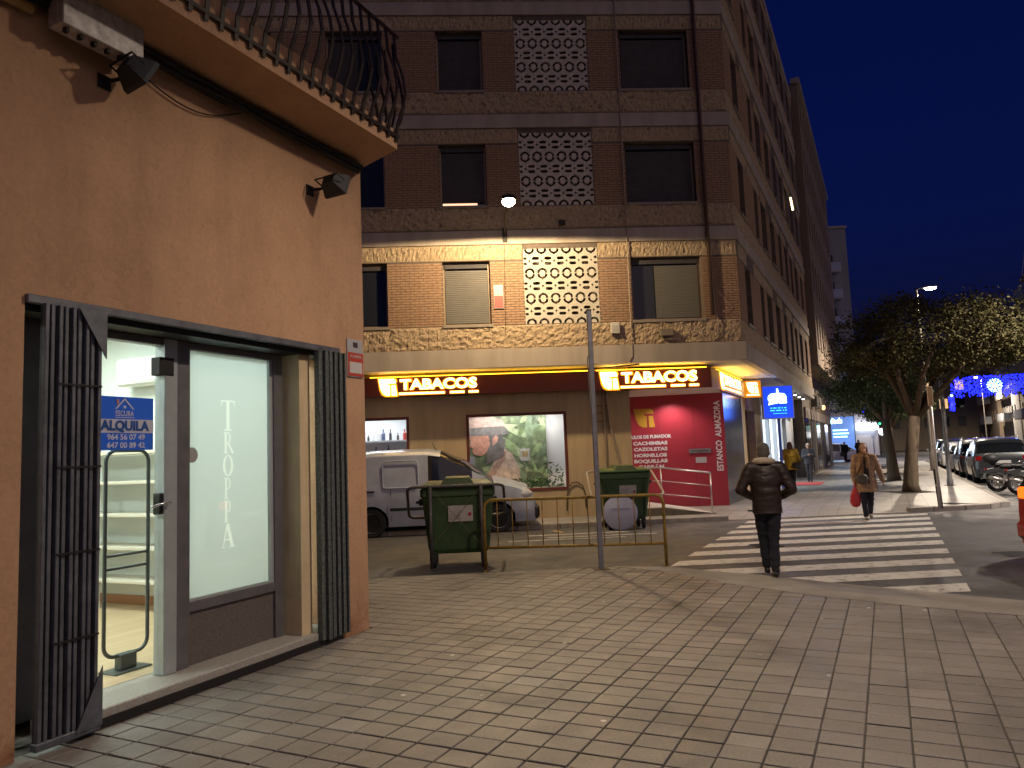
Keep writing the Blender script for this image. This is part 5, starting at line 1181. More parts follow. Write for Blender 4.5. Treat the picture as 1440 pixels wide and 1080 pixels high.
def hatch(paint, label, loc, rz, group=None, lit=None, name='parked_car'):
    c, W = car(name, label, 'car', paint, HATR, HATB, 3.98, 1.74, (.72, 3.16), .30, (.3, 2.8), (1.2, 1.95), zsill=.2, group=group, screen=(2.15, 2.9), rear=(.05, .42))
    for sgn in (1, -1):
        MB().cbox(-.015, .2, sgn*.62-.10, sgn*.62+.10, .82, 1.0, .03).build('tail_light', lit or M_TAIL, c); MB().ell((3.72, sgn*.64, .7), (.2, .15, .09), 10, 6).build('headlight', M_HEAD, c, smooth=True)
    MB().cbox(-.06, .1, -.76, .76, .26, .52, .05).build('rear_bumper', paint, c); MB().cbox(3.7, 4.03, -.76, .76, .22, .5, .05).build('front_bumper', paint, c); MB().cbox(-.02, .02, -.26, .26, .66, .77, .006).build('number_plate', M_PLATE, c)
    for x in (1.2, 2.55):
        for sgn in (1, -1): MB().box(x-.003, x+.003, sgn*W*.99-.004, sgn*W*.99+.004, .3, .9).build('door_gap', M_PLAS, c); MB().cbox(x-.28, x-.1, sgn*W-.018, sgn*W+.014, .82, .85, .006).build('door_handle', paint, c)
    mirror(c, 2.6, W, .95, paint); c.location = loc; c.rotation_euler = (0, 0, rz); return c
AZ = math.pi/2-A_S
suv(PAINT('charcoal', (.045, .05, .052)), 'dark grey sport utility car parked behind the motorbikes, first in its row', 10.6, 1.15)
suv(PAINT('black', (.02, .022, .025)), 'black car parked second in the row, ahead of the dark grey one', 16.0, 1.1)
hatch(PAINT('silver', (.40, .41, .43)), 'silver hatchback parked third in the row of cars', KP(21.8, 1.05), AZ, 'cars parked along the kerb')
hatch(PAINT('white', (.65, .66, .68)), 'white hatchback parked fourth in the row, near the street lamp', KP(27.0, 1.0), AZ, 'cars parked along the kerb')
suv(PAINT('blue', (.05, .07, .11)), 'dark blue car parked fifth in the row beyond the street lamp', 32.5, 1.05)
hatch(PAINT('white', (.65, .66, .68)), 'white hatchback at the far end of the parked row', KP(38.5, 1.0), AZ, 'cars parked along the kerb')
suv(PAINT('pearl', (.55, .53, .50)), 'pale car parked on the opposite side of the main street', 22.0, 6.6, group='cars across the street')
hatch(PAINT('crimson', (.38, .03, .04)), 'red car across the main street at the right edge', KP(14.5, 7.4), AZ, 'cars across the street')
suv(PAINT('black', (.02, .022, .025)), 'dark car behind the pale one across the main street', 29.5, 6.7, group='cars across the street')
# red car leaving the side street at the right edge
rc = hatch(PAINT('red', (.36, .025, .02), .25), 'glossy red car cut by the right edge, its amber tail light on', (7.22, 10.2, ZR), A_F+R(-4), None, emit('amber_tail', (1, .16, .01), 1.6), 'moving_car')
# white SUV crossing far up the street
fc = suv(PAINT('white', (.65, .66, .68)), 'white car crossing the far end of the pavement', 0, 0, group=None); fc.location = (26.4, 66.6, ZR); fc.rotation_euler = (0, 0, R(2))
if 'group' in fc: del fc['group']
# --- motorbikes at the kerb
def motorbike(label, loc, rz, tank, box):
    t = thing('motorbike', label, 'motorbike', loc, rz, 'motorbikes at the kerb')
    for x, nm in ((-.65, 'rear_wheel'), (.68, 'front_wheel')):
        wt = MB(); pts = [(x+.255*math.cos(2*math.pi*k/24), 0, .31+.255*math.sin(2*math.pi*k/24)) for k in range(24)]; wt.tube(pts, .055, 8, closed=True); w_ = wt.build('wheel', M_TYRE, t, smooth=True)
        rm = MB(); pts = [(x+.2*math.cos(2*math.pi*k/20), 0, .31+.2*math.sin(2*math.pi*k/20)) for k in range(20)]; rm.tube(pts, .018, 6, closed=True)
        for k in range(5): a = 2*math.pi*k/5; rm.tube([(x, 0, .31), (x+.2*math.cos(a), 0, .31+.2*math.sin(a))], .014, 5)
        rm.lathe([(.11, -.012), (.11, .012)], 14, (x, .05, .31), 'y'); rm.build('rim', M_INOX, w_)
    b = MB(); b.ell((.18, 0, .82), (.30, .15, .15), 14, 8); b.build('tank', tank, t, smooth=True)
    b = MB(); b.ell((-.28, 0, .80), (.38, .14, .07), 14, 6); b.ell((-.62, 0, .86), (.2, .11, .05), 10, 6); b.build('seat', M_PLAS, t, smooth=True)
    b = MB(); b.cbox(-.2, .28, -.14, .14, .3, .66, .05); b.lathe([(.10, -.2), (.12, -.17), (.12, .17), (.10, .2)], 14, (.05, 0, .42), 'y'); b.build('engine', mat('engine_alloy', (.10, .10, .10), .5, .7), t)
    b = MB(); b.tube([(-.65, .09, .31), (-.1, .12, .42), (-.1, .12, .7)], .025, 6); b.tube([(-.65, -.09, .31), (-.1, -.12, .42), (-.1, -.12, .7)], .025, 6); b.tube([(.45, 0, .95), (.1, 0, .66), (-.7, 0, .78)], .03, 6); b.build('frame', M_PLAS, t)
    b = MB()
    for s_ in (-.08, .08): b.tube([(.68, s_, .31), (.45, s_, 1.0)], .024, 8)
    b.build('fork', M_INOX, t)
    b = MB().tube([(.36, -.38, 1.08), (.42, -.12, 1.06), (.42, .12, 1.06), (.36, .38, 1.08)], .016, 6); b.build('handlebar', M_PLAS, t)
    b = MB().ell((.58, 0, .92), (.09, .1, .1), 10, 6); b.build('headlight', M_HEAD, t, smooth=True)
    b = MB(); pts = [(.68+.33*math.cos(R(a)), 0, .31+.33*math.sin(R(a))) for a in range(30, 151, 20)]; b.tube(pts, .045, 6); b.build('front_mudguard', tank, t)
    b = MB(); b.prism([(-.55, .78), (-.95, .72), (-1.0, .60), (-.9, .62), (-.6, .66)], -.07, .07, lambda a, c, h: (a, h, c)); b.build('tail', M_PLAS, t)
    MB().cbox(-.98, -.93, -.06, .06, .70, .77, .01).build('tail_light', M_TAIL, t); MB().add([(-1.02, -.1, .46), (-1.02, .1, .46), (-.96, .1, .62), (-.96, -.1, .62)], [(0, 1, 2, 3)]).build('number_plate', M_PLATE, t)
    MB().tube([(.05, -.16, .35), (-.3, -.17, .32), (-.7, -.19, .42), (-.95, -.2, .5)], [.03, .035, .05, .045], 8).build('exhaust', M_INOX, t, smooth=True)
    if box: MB().ell((-.78, 0, 1.05), (.24, .24, .17), 14, 8).build('top_box', M_PLAS, t, smooth=True)
    for s_ in (-1, 1): MB().tube([(.4, s_*.28, 1.07), (.38, s_*.34, 1.24)], .008, 5).build('mirror_stem', M_PLAS, t); MB().ell((.37, s_*.36, 1.27), (.02, .07, .045), 8, 5).build('mirror', M_PLAS, t)
    MB().tube([(-.05, .13, .32), (-.12, .24, .02)], .014, 5).build('side_stand', M_INOX, t)
motorbike('black motorbike with a rounded top box parked beside the dark grey car', KP(5.6, 1.0), R(-12), PAINT('black', (.02, .022, .025)), True)
motorbike('red-tanked motorbike nearest the right edge, parked at the kerb', KP(4.1, 1.35), R(-10), PAINT('bikered', (.4, .02, .015)), False)
# ================================================================== STREET FURNITURE
M_BIN = mat('bin_green', (.034, .075, .026), .5, var=.25, scale=5, bump=.05); M_BINL = mat('bin_lid_green', (.05, .085, .025), .45, var=.2, scale=6)
M_TUBE = mat('grey_tube', (.11, .105, .10), .5, .4, var=.3, scale=12); M_STICK = mat('sticker', (.42, .41, .39), .6, var=.12, scale=14)
def container(label, loc, rz, sticker=True):
    t = thing('rubbish_container', label, 'rubbish container', loc, rz, 'green rubbish containers')
    # tapered tub (x width, y depth), open top hidden by the lid
    b = MB(); lo = (.50, .30); hi = (.585, .38); z0, z1 = .20, 1.17
    ring = lambda a, z: [(-a[0]+.05, -a[1], z), (a[0]-.05, -a[1], z), (a[0], -a[1]+.05, z), (a[0], a[1]-.05, z), (a[0]-.05, a[1], z), (-a[0]+.05, a[1], z), (-a[0], a[1]-.05, z), (-a[0], -a[1]+.05, z)]
    rings = [ring((lo[0]-.05, lo[1]-.04), z0), ring(lo, z0+.07), ring(((lo[0]+hi[0])/2, (lo[1]+hi[1])/2), .68), ring(hi, z1-.12), ring((hi[0]+.025, hi[1]+.025), z1-.11), ring((hi[0]+.025, hi[1]+.025), z1)]
    vs = [p for r_ in rings for p in r_]; fs = [tuple(range(8))[::-1]]
    for i in range(5):
        for j in range(8): a = i*8+j; b2 = i*8+(j+1) % 8; fs.append((a, b2, b2+8, a+8))
    b.add(vs, fs); b.build('tub', M_BIN, t, bevel=.012)
    for x in (-.44, -.15, .15, .44): MB().prism([(-.012, .30), (.012, .30), (.012, 1.02), (-.012, 1.02)], -.03, .012, lambda a, c, h, x=x: (x+a, -.318-.055*(c-.25)/.8+h, c)).build('rib', M_BIN, t) if abs(x) > .3 else None
    l = MB(); l.cbox(-.60, .60, -.40, .40, z1+.002, z1+.07, .025); l.build('lid_rim', M_BIN, t)
    l = MB(); l.add([(-.55, -.36, z1+.07), (.55, -.36, z1+.07), (.55, .36, z1+.07), (-.55, .36, z1+.07), (-.5, -.2, z1+.115), (.5, -.2, z1+.115), (.5, .25, z1+.115), (-.5, .25, z1+.115)], [(0, 1, 5, 4), (1, 2, 6, 5), (2, 3, 7, 6), (3, 0, 4, 7), (4, 5, 6, 7)]); l.build('lid', M_BINL, t, bevel=.01)
    l = MB(); l.add([(-.28, -.385, z1+.06), (.28, -.385, z1+.06), (.28, .37, z1+.06), (-.28, .37, z1+.06), (-.2, -.34, z1+.165), (.2, -.34, z1+.165), (.2, .3, z1+.175), (-.2, .3, z1+.175)], [(0, 1, 5, 4), (1, 2, 6, 5), (2, 3, 7, 6), (3, 0, 4, 7), (4, 5, 6, 7)]); l.build('lid_hump', M_BINL, t, bevel=.012)
    for sx in (-1, 1):
        MB().cbox(sx*.62-.03, sx*.62+.03, -.12, .12, .92, 1.02, .01).build('lifting_lug', M_PLAS, t); MB().tube([(sx*.60, -.06, .97), (sx*.70, -.06, .97)], .02, 8).build('trunnion', M_PLAS, t)
        for sy in (-1, 1):
            w_ = MB().lathe([(.05, -.028), (.09, -.028), (.098, -.015), (.098, .015), (.09, .028), (.05, .028)], 18, (sx*.40, sy*.26, .098), 'x').build('castor_wheel', M_TYRE, t, smooth=True, auto=.6)
            MB().cbox(sx*.40-.045, sx*.40+.045, sy*.26-.05, sy*.26+.05, .16, .225, .008).build('castor_fork', M_PLAS, t)
    if sticker:
        s_ = MB().add([(-.16, -.372, .68), (.24, -.372, .68), (.24, -.388, .92), (-.16, -.388, .92)], [(0, 1, 2, 3)]).build('sticker', M_STICK, t)
        MB().add([(.165, -.386, .76), (.21, -.386, .76), (.215, -.390, .81), (.165, -.390, .81)], [(0, 1, 2, 3)]).build('emblem', mat('red_mark', (.35, .02, .03), .6), s_)
        for i in range(5): MB().add([(-.14, -.379-.0016*i, .715+.03*i), (.05-.02*(i % 2), -.379-.0016*i, .715+.03*i), (.05-.02*(i % 2), -.3795-.0016*i, .722+.03*i), (-.14, -.3795-.0016*i, .722+.03*i)], [(0, 1, 2, 3)]).build('print_line', mat('grey_print', (.2, .2, .2), .7), s_)
    return t
c1 = container('green wheeled rubbish container nearest, in front of the white van', (-.96, 12.42, ZR), A_F, True); c1.scale = (.98, 1, 1.06)
c2 = container('green wheeled rubbish container across the road by the ramp', (2.42, 17.15, ZR), A_F+math.pi*0, True); c2.scale = (.95, 1, 1.06)
def corral(label, loc, rz, m):
    t = thing('container_frame', label, 'tube frame', loc, rz, 'tube frames holding the containers')
    for x in (-.40, .40): p_ = MB().tube([(x, 0, 0), (x, 0, 1.30)], .03, 10).build('post', m, t, smooth=True); MB().cbox(x-.07, x+.07, -.07, .07, 0, .012, .003).build('foot_plate', m, t)
    pts = []
    hw, dp = .76, .98
    base = [(-hw, 0, 1.29), (hw, 0, 1.29), (hw+.06, dp, .74), (-hw-.06, dp, .74)]
    for i in range(4):
        p0, p1, p2 = Vector(base[i-1]), Vector(base[i]), Vector(base[(i+1) % 4]); a = p1+(p0-p1).normalized()*.14; c = p1+(p2-p1).normalized()*.14
        for k in range(6): u = k/5; pts.append(a*(1-u)**2+p1*2*u*(1-u)+c*u*u)
    MB().tube(pts, .024, 8, closed=True).build('hoop', m, t, smooth=True)
    for q in (((-.39, .01, 1.25), (.39, .01, .35)), ((.39, .01, 1.25), (-.39, .01, .35))): MB().tube(q, .004, 5).build('brace_wire', mat('rusty_wire', (.16, .12, .07), .7), t)
    return t
corral('dark grey tube frame around the nearest container', (-.96, 11.93, ZR), A_F, M_TUBE)
corral('pale tube frame around the container across the road', (2.42, 17.72, ZR), A_F+math.pi, mat('pale_tube', (.40, .36, .31), .45, .5))
# yellow crowd barrier
M_YEL = mat('barrier_yellow', (.36, .23, .03), .5, .1, col2=(.16, .10, .025), scale=22, bump=.1)
br_ = thing('crowd_barrier', 'worn yellow steel crowd barrier standing at the kerb', 'barrier', (-.50, 11.46, ZR), math.atan2(-.28, 2.66))
Lb = 2.68
pts = [(0, 0, 0), (0, 0, .95)]+[(.12-.12*math.cos(R(a)), 0, .95+.12*math.sin(R(a))) for a in (30, 60, 90)]+[(Lb-.12+.12*math.sin(R(a)), 0, .95+.12*math.cos(R(a))) for a in (0, 30, 60, 90)]+[(Lb, 0, 0)]
MB().tube(pts, .024, 10).build('hoop', M_YEL, br_, smooth=True); MB().tube([(0, 0, .36), (Lb, 0, .36)], .021, 8).build('lower_rail', M_YEL, br_, smooth=True)
for k in range(11): MB().tube([(.20+.2275*k, 0, .37), (.20+.2275*k, 0, 1.06)], .0085, 6).build('bar', M_YEL, br_, smooth=True)
for x in (0, Lb): MB().tube([(x, -.22, .02), (x, .22, .02)], .02, 8).build('foot', M_YEL, br_, smooth=True)
# bare sign post
M_POST = mat('post_grey', (.20, .20, .22), .45, .5, var=.2, scale=8)
sp_ = thing('sign_post', 'bare grey sign post standing before the yellow barrier', 'post', (1.165, 10.80, 0), R(5))
MB().cbox(-.035, .035, -.02, .02, 0, 3.72, .006).build('pole', M_POST, sp_); MB().cbox(-.04, .04, -.025, .025, 3.72, 3.735, .004).build('cap', M_PLAS, sp_); MB().cbox(-.11, .11, -.09, .09, 0, .01, .003).build('base_plate', mat('rusty_plate', (.12, .08, .05), .8), sp_)
MB().tube([(-.045, -.03, 3.05), (-.06, -.03, 3.0), (-.055, -.03, 2.35), (-.03, -.03, 2.3)], .008, 6).build('clamp', M_POST, sp_); MB().box(-.062, -.056, -.035, -.028, 2.55, 2.8).build('reflector', mat('orange_refl', (.6, .22, .03), .4), sp_)
# round disc leaning on the far container
ds = thing('round_disc', 'blue-grey round metal disc leaning against the container across the road', 'disc', (2.28, 16.62, ZR), A_F)
MB().lathe([(.0, -.012), (.35, -.010), (.385, .0), (.385, .014), (.37, .018), (.0, .006)], 40, (0, 0, .39), 'y').build('plate', mat('disc_metal', (.30, .31, .40), .4, .3, var=.1), ds, smooth=True, auto=.5); MB().cbox(-.2, .2, -.022, -.012, .47, .485, .002).build('rib', mat('disc_metal2', (.22, .22, .27), .5), ds); ds.rotation_euler = (R(-8), 0, A_F)
# blue lit sign on a pole
bs = thing('blue_sign', 'blue illuminated box sign on a blue pole outside the white shop', 'sign', (8.60, 24.3, ZP), R(-5))
MB().box(-.46, .46, -.09, .09, 2.50, 3.52).build('box', emit('sign_box_blue', (.0, .05, 1.0), 1.1, (.02, .05, .4)), bs); MB().cbox(-.04, .04, -.03, .03, 0, 2.5, .008).build('pole', mat('pole_blue', (.03, .05, .3), .4), bs); MB().cbox(-.16, .16, -.16, .16, 0, .012, .003).build('base_plate', M_PLAS, bs)
fr_ = MB()
for (a, b2, c, d) in ((-.49, -.46, 2.47, 3.55), (.46, .49, 2.47, 3.55), (-.46, .46, 3.52, 3.55), (-.46, .46, 2.47, 2.50)): fr_.box(a, b2, -.1, .1, c, d)
fr_.build('frame', mat('sign_frame', (.3, .32, .4), .4, .5), bs)
M_SWH = emit('sign_white_light', (.7, 1, 1), 6)
outl = [(-.30, 2.92), (-.22, 2.95), (-.04, 2.97), (0, 3.0), (.04, 2.97), (.27, 2.97), (.27, 3.0), (.26, 3.2), (.2, 3.28), (.03, 3.30), (.02, 3.44), (-.02, 3.44), (-.03, 3.30), (-.22, 3.28), (-.3, 3.2), (-.31, 3.1), (-.27, 3.05)]
MB().prism(outl, -.106, -.092, lambda a, b, h: (a, h, b)).build('emblem', M_SWH, bs); MB().prism([(-.06, 3.13), (-.03, 3.16), (-.03, 3.19), (-.06, 3.19), (-.09, 3.16)], -.112, -.107, lambda a, b, h: (a, h, b)).build('emblem_mark', mat('teal_mark', (.05, .4, .25), .5), bs)

for i, (z, spans) in enumerate(((2.82, ((-.26, -.2), (-.17, -.06), (-.02, .06), (.1, .14), (.18, .25))), (2.74, ((-.26, -.12), (-.08, .08), (.13, .17), (.2, .26))), (2.65, ((-.18, .26),)))):
    for a, b2 in spans: MB().box(a, b2, -.096, -.092, z-.018, z+.018 if i < 2 else z).build('faded_print', emit('sign_cyan', (.05, .6, 1), 1.6), bs)
lamp_area('blue_sign_lamp', (8.60+.02, 24.3-.14, 3.0+ZP), (8.5, 20, 2.6), 14, (.05, .18, 1), .9, .9)
# poles and bollard by the crossing
wpole = thing('white_pole', 'slim white pole with a narrow edge-on plate near the crossing', 'pole', (9.83, 17.6, ZP), R(-20))
MB().tube([(0, 0, 0), (0, 0, 2.55)], .03, 10).build('shaft', mat('pole_white', (.55, .52, .5), .45, .2), wpole, smooth=True); MB().cbox(-.055, .055, -.035, .035, 2.40, 2.86, .008).build('plate', mat('plate_buff', (.5, .36, .22), .5), wpole)
bol = thing('bollard', 'dark leaning steel bollard at the kerb beside the white pole', 'bollard', (9.99, 17.86, ZP), 0); bol.rotation_euler = (0, R(-3), 0)
MB().lathe([(.055, 0), (.055, .88), (.05, .91), (.0, .92)], 14).build('shaft', M_PLAS, bol, smooth=True, auto=.5); MB().lathe([(.0565, .52), (.0565, .55)], 14).build('reflective_band', mat('refl_band', (.6, .58, .5), .3), bol)
gpole = thing('grey_post', 'thick grey post standing under the street tree beside the parked cars', 'post', (15.05, 26.2, ZP), 0); MB().lathe([(.11, 0), (.10, .2), (.075, .25), (.065, 5.0), (.0, 5.02)], 14).build('shaft', mat('post_midgrey', (.22, .215, .21), .5, .3), gpole, smooth=True, auto=.5); MB().cbox(-.14, .14, -.14, .14, 0, .015, .003).build('base_plate', M_PLAS, gpole)
# street lamps (same model): one in view, one assumed off-frame opposite, two added far off
def street_lamp(label, loc, toward, height, energy, lcol, cone=R(140), r_=.12):
    t = thing('street_lamp', label, 'street lamp', loc, math.atan2(toward[1], toward[0]), 'column street lamps')
    MB().lathe([(.12, 0), (.11, .9), (.08, 1.0), (.05, height-.05), (.05, height)], 14).build('column', mat('lamp_column', (.32, .29, .25), .5, .4), t, smooth=True, auto=.5); MB().cbox(-.2, .2, -.2, .2, 0, .02, .004).build('base_plate', M_PLAS, t)
    MB().tube([(0, 0, height-.02), (.12, 0, height+.06), (.5, 0, height+.1)], .03, 8).build('arm', mat('lamp_column', (.3, .3, .3), .5, .4), t, smooth=True)
    MB().prism([(.3, .04), (.35, .12), (.85, .12), (.95, .07), (.9, .04)], -.13, .13, lambda a, b, h: (a, h, height+b)).build('head', mat('lamp_head', (.25, .25, .25), .5, .4), t)
    MB().ell((.64, 0, height+.02), (.28, .13, .12), 14, 8).build('lens', emit('lamp_lens', (1, .78, .52), 45), t, smooth=True)
    d = Vector((toward[0], toward[1], 0)).normalized(); p = Vector(loc)+d*.64+Vector((0, 0, height-.13))
    lamp_spot('street_lamp_light', p, p-Vector((0, 0, 5))+d*.5, energy, lcol, cone, .45, r_)
    return t
street_lamp('lit column street lamp rising behind the big street tree', KP(22, -.6, ZP), (nS.x, nS.y), 9.5, 9000, (1, .84, .66), R(172))
street_lamp('assumed lit column street lamp, out of view on the opposite side of the main street', (17.8, 17.6, ZR), (-nS.x, -nS.y), 9.0, 9300, (1, .87, .74), R(124))  # unseen lamp assumed here, added to light the crossing and far pavement
street_lamp('added lit column street lamp hidden behind the trees, brightening the far buildings', KP(56, -.6, ZP), (nS.x, nS.y), 9.5, 6500, (1, .84, .66), R(160))  # unseen lamp added behind the crowns to lift the far facades
street_lamp('added distant lit street lamp on the opposite side, brightening the cream buildings', SP(94, 14.6, ZR), (-nS.x, -nS.y), 9.5, 12000, (1, .84, .66), R(172))  # another added lamp, there to light the farthest facades
# assumed lamp hung on an added span wire over the near pavement (above the frame; it throws the floodlights' shadows on the wall)
hl = thing('assumed_suspended_lamp', 'assumed lit street lamp hung on an added span wire over the near pavement', 'street lamp', (2.2, 5.35, 6.05))
MB().lathe([(.0, .22), (.06, .2), (.08, .12), (.2, .04), (.24, 0), (.24, -.02), (.0, -.02)], 18).build('hood', mat('lamp_head', (.25, .25, .25), .5, .4), hl, smooth=True, auto=.6)
MB().lathe([(.0, -.022), (.2, -.024), (.14, -.08), (.0, -.1)], 18).build('lens', emit('lamp_lens', (1, .76, .48), 60), hl)
MB().tube([(-4.9, -.9, .9), (-2, -.35, .45), (0, 0, .22), (2.5, -.45, .5), (4.4, -.8, 1.0)], .008, 6).build('added_span_wire', M_DARK, hl)  # wire added to hold the assumed lamp
pm_ = thing('added_wire_mast', 'added steel mast at the near kerb carrying the span wire', 'mast', (5.9, 4.4, -.02)); MB().lathe([(.1, 0), (.09, 1), (.06, 7.95), (0, 7.96)], 12).build('shaft', M_POST, pm_, smooth=True, auto=.5); MB().cbox(-.15, .15, -.15, .15, 0, .02, .004).build('base_plate', M_PLAS, pm_)  # unseen mast, put in only to hold the wire
pm_ = thing('added_wire_mast', 'added short steel mast on the roof of the ochre house', 'mast', (-3.4, 4.3, 5.5)); MB().lathe([(.05, 0), (.04, 2.35), (0, 2.36)], 12).build('shaft', M_POST, pm_, smooth=True, auto=.5); MB().cbox(-.12, .12, -.12, .12, 0, .015, .004).build('base_plate', M_PLAS, pm_)  # second unseen mast, added as the wire's other anchor
lamp_spot('assumed_lamp_light', (2.2, 5.35, 5.91), (2.0, 5.4, 0), 960, (1, .82, .64), R(168), .85, .10)  # light of the assumed hanging lamp
# ================================================================== PEOPLE
def caps(mb, p0, r0, p1, r1, seg=14, flat=None):
    p0, p1 = Vector(p0), Vector(p1); d = (p1-p0).normalized(); pts = [p0-d*r0*.98, p0-d*r0*.75, p0-d*r0*.35, p0, p0.lerp(p1, .5), p1, p1+d*r1*.35, p1+d*r1*.75, p1+d*r1*.98]; rs = [r0*.12, r0*.66, r0*.94, r0, (r0+r1)/2, r1, r1*.94, r1*.66, r1*.12]
    mb.tube(pts, rs, seg)
def skin(mb, name, m, parent, vox=.011, sm=4, fold=0.0):
    me0 = mb.mesh('tmp'); o = bpy.data.objects.new('tmp', me0); COL.objects.link(o)
    md = o.modifiers.new('r', 'REMESH'); md.mode = 'VOXEL'; md.voxel_size = vox; md.use_smooth_shade = True
    if sm: s_ = o.modifiers.new('s', 'SMOOTH'); s_.factor = .5; s_.iterations = sm
    me = to_mesh(o, name); bpy.data.objects.remove(o); bpy.data.meshes.remove(me0)
    me.materials.clear(); me.materials.append(m)
    if fold:
        nn = [v.normal.copy() for v in me.vertices]
        for v, q in zip(me.vertices, nn):
            c = v.co; a = noise.noise(Vector((c.x*5+c.z*3, c.y*5, c.z*17)))+.6*noise.noise(Vector((c.x*11-c.z*9, c.y*11, c.z*26+4))); v.co = c+q*(a*fold)
    for p in me.polygons: p.use_smooth = True
    return obj(name, me, m, parent)
def hand(mb, w_, d, n_, side, curl=.5):
    """palm + four unequal bent fingers + thumb from wrist w_ along d; n_ = palm normal"""
    w_, d, n_ = Vector(w_), Vector(d).normalized(), Vector(n_).normalized(); n_ = (n_-d*n_.dot(d)).normalized(); s_ = d.cross(n_)*side
    for k in (-1, 0, 1): caps(mb, w_+d*.01+s_*.018*k, .015, w_+d*.075+s_*.024*k, .014, 8)
    for k, (l_, o_) in enumerate(((.070, -.033), (.080, -.011), (.075, .011), (.058, .032))):
        a = w_+d*.08+s_*o_; b2 = a+(d*math.cos(curl)+n_*math.sin(curl))*l_*.5; c = b2+(d*math.cos(2.2*curl)+n_*math.sin(2.2*curl))*l_*.5
        caps(mb, a, .0095, b2, .009, 8); caps(mb, b2, .009, c, .0078, 8)
    a = w_+d*.025-s_*.03; b2 = a+(d*.6-s_*.7+n_*.35).normalized()*.035; c = b2+(d*.85-s_*.15+n_*.5).normalized()*.03; caps(mb, a, .012, b2, .0105, 8); caps(mb, b2, .0105, c, .0085, 8)
SKIN = mat('skin', (.48, .27, .19), .55, var=.06, scale=30)
def person(label, loc, rz, sc, J, coat, coat_hem, coat_r, trousers, shoe, hair, vox=.011, hair_long=.0, head_tilt=0.0, collar=None, extra=None, hem_flare=0.0):
    """J: joints in a 1.75 m frame. figure faces +y."""
    t = thing('person', label, 'person', loc, rz)
    body = MB(); hc = Vector(J['head']); hm = Matrix.Rotation(head_tilt, 4, 'X')
    H = lambda x, y, z: hc+hm @ Vector((x, y, z))
    body.ell(H(0, 0, .02), (.074, .094, .105), 18, 12); body.ell(H(0, .02, -.055), (.055, .068, .062), 14, 8)
    caps(body, H(0, .086, .02), .011, H(0, .106, -.022), .014, 8); body.ell(H(0, .09, -.055), (.024, .012, .008), 10, 6); body.ell(H(0, .085, -.09), (.028, .02, .018), 10, 6)
    for s_ in (-1, 1): body.ell(H(s_*.076, -.005, -.005), (.012, .022, .032), 8, 6); body.ell(H(s_*.032, .082, .03), (.018, .012, .009), 8, 6)
    nk = Vector(J['neck']); caps(body, nk-Vector((0, 0, .03)), .056, H(0, -.012, -.06), .052)
    pel = Vector(J['pelvis']); ch = Vector(J['chest'])
    body.ell(ch, (.165, .105, .22), 16, 10); body.ell(pel, (.155, .105, .14), 16, 10); caps(body, pel, .125, ch, .13)
    for s_, k in ((-1, 'l'), (1, 'r')):
        sh, el, wr = [Vector(p) for p in J['arm_'+k]]; caps(body, sh, .055, el, .042); caps(body, el, .042, wr, .03); caps(body, nk-Vector((0, 0, .06)), .05, sh, .055)
        hp, kn, an, toe = [Vector(p) for p in J['leg_'+k]]; caps(body, hp, .085, kn, .055); caps(body, kn, .055, an, .037); caps(body, an-Vector((0, 0, .03)), .035, toe, .03)
        hand(body, wr, J.get('hd_'+k, (0, 0, -1)), J.get('hn_'+k, (-s_, 0, 0)), s_, J.get('curl_'+k, .45))
    bd = skin(body, 'body', SKIN, t, min(vox, .009) if vox < .015 else vox, 2)
    # clothes
    c_ = MB(); c_.ell(ch, (.195*coat_r, .135*coat_r, .25), 18, 10); c_.ell((pel+ch)/2, (.185*coat_r, .135*coat_r, .26), 18, 10)
    zt, zb = ch.z, coat_hem
    prof = []
    for k in range(9):
        u = k/8; z = zb+(zt-zb)*u; cen = pel.lerp(ch, max(0, min(1.2, (z-pel.z)/(ch.z-pel.z)))); a = (.178+hem_flare*(1-u)**1.3)*coat_r; b2 = (.128+hem_flare*.8*(1-u)**1.3)*coat_r
        prof.append([(cen.x+a*math.cos(2*math.pi*j/20), cen.y+b2*math.sin(2*math.pi*j/20), z+.006*math.sin(j*1.9)) for j in range(20)])
    vs = [p for r_ in prof for p in r_]; fs = [tuple(range(20))[::-1], tuple(range(160, 180))]
    for i in range(8):
        for j in range(20): a = i*20+j; b2 = i*20+(j+1) % 20; fs.append((a, b2, b2+20, a+20))
    c_.add(vs, fs)
    for s_, k in ((-1, 'l'), (1, 'r')):
        sh, el, wr = [Vector(p) for p in J['arm_'+k]]; caps(c_, sh, .082*coat_r, el, .066*coat_r); caps(c_, el, .066*coat_r, el.lerp(wr, .96), .050*coat_r); caps(c_, nk-Vector((0, .01, .05)), .075*coat_r, sh, .080*coat_r)
    skin(c_, 'coat', coat, t, vox, 5, .006 if coat.name == 'brown_leather' else .011)
    tr = MB(); tr.ell(pel, (.165, .118, .14), 16, 10)
    for k in 'lr':
        hp, kn, an, toe = [Vector(p) for p in J['leg_'+k]]; caps(tr, hp, .098, kn, .072); caps(tr, kn, .072, an.lerp(kn, .06), .056)
    skin(tr, 'trousers', trousers, t, vox, 4, .011)
    for k in 'lr':
        hp, kn, an, toe = [Vector(p) for p in J['leg_'+k]]; s_ = MB(); d = (toe-an); caps(s_, an-Vector((0, 0, .035)), .045, toe, .04); caps(s_, an-Vector((0, 0, .045))-d*.25, .04, toe-Vector((0, 0, .008)), .036); skin(s_, 'shoe', shoe, t, vox, 3)
    h_ = MB(); h_.ell(H(0, -.016, .048), (.082, .096, .092), 18, 10); h_.ell(H(0, -.045, .0), (.078, .065, .095), 16, 10)
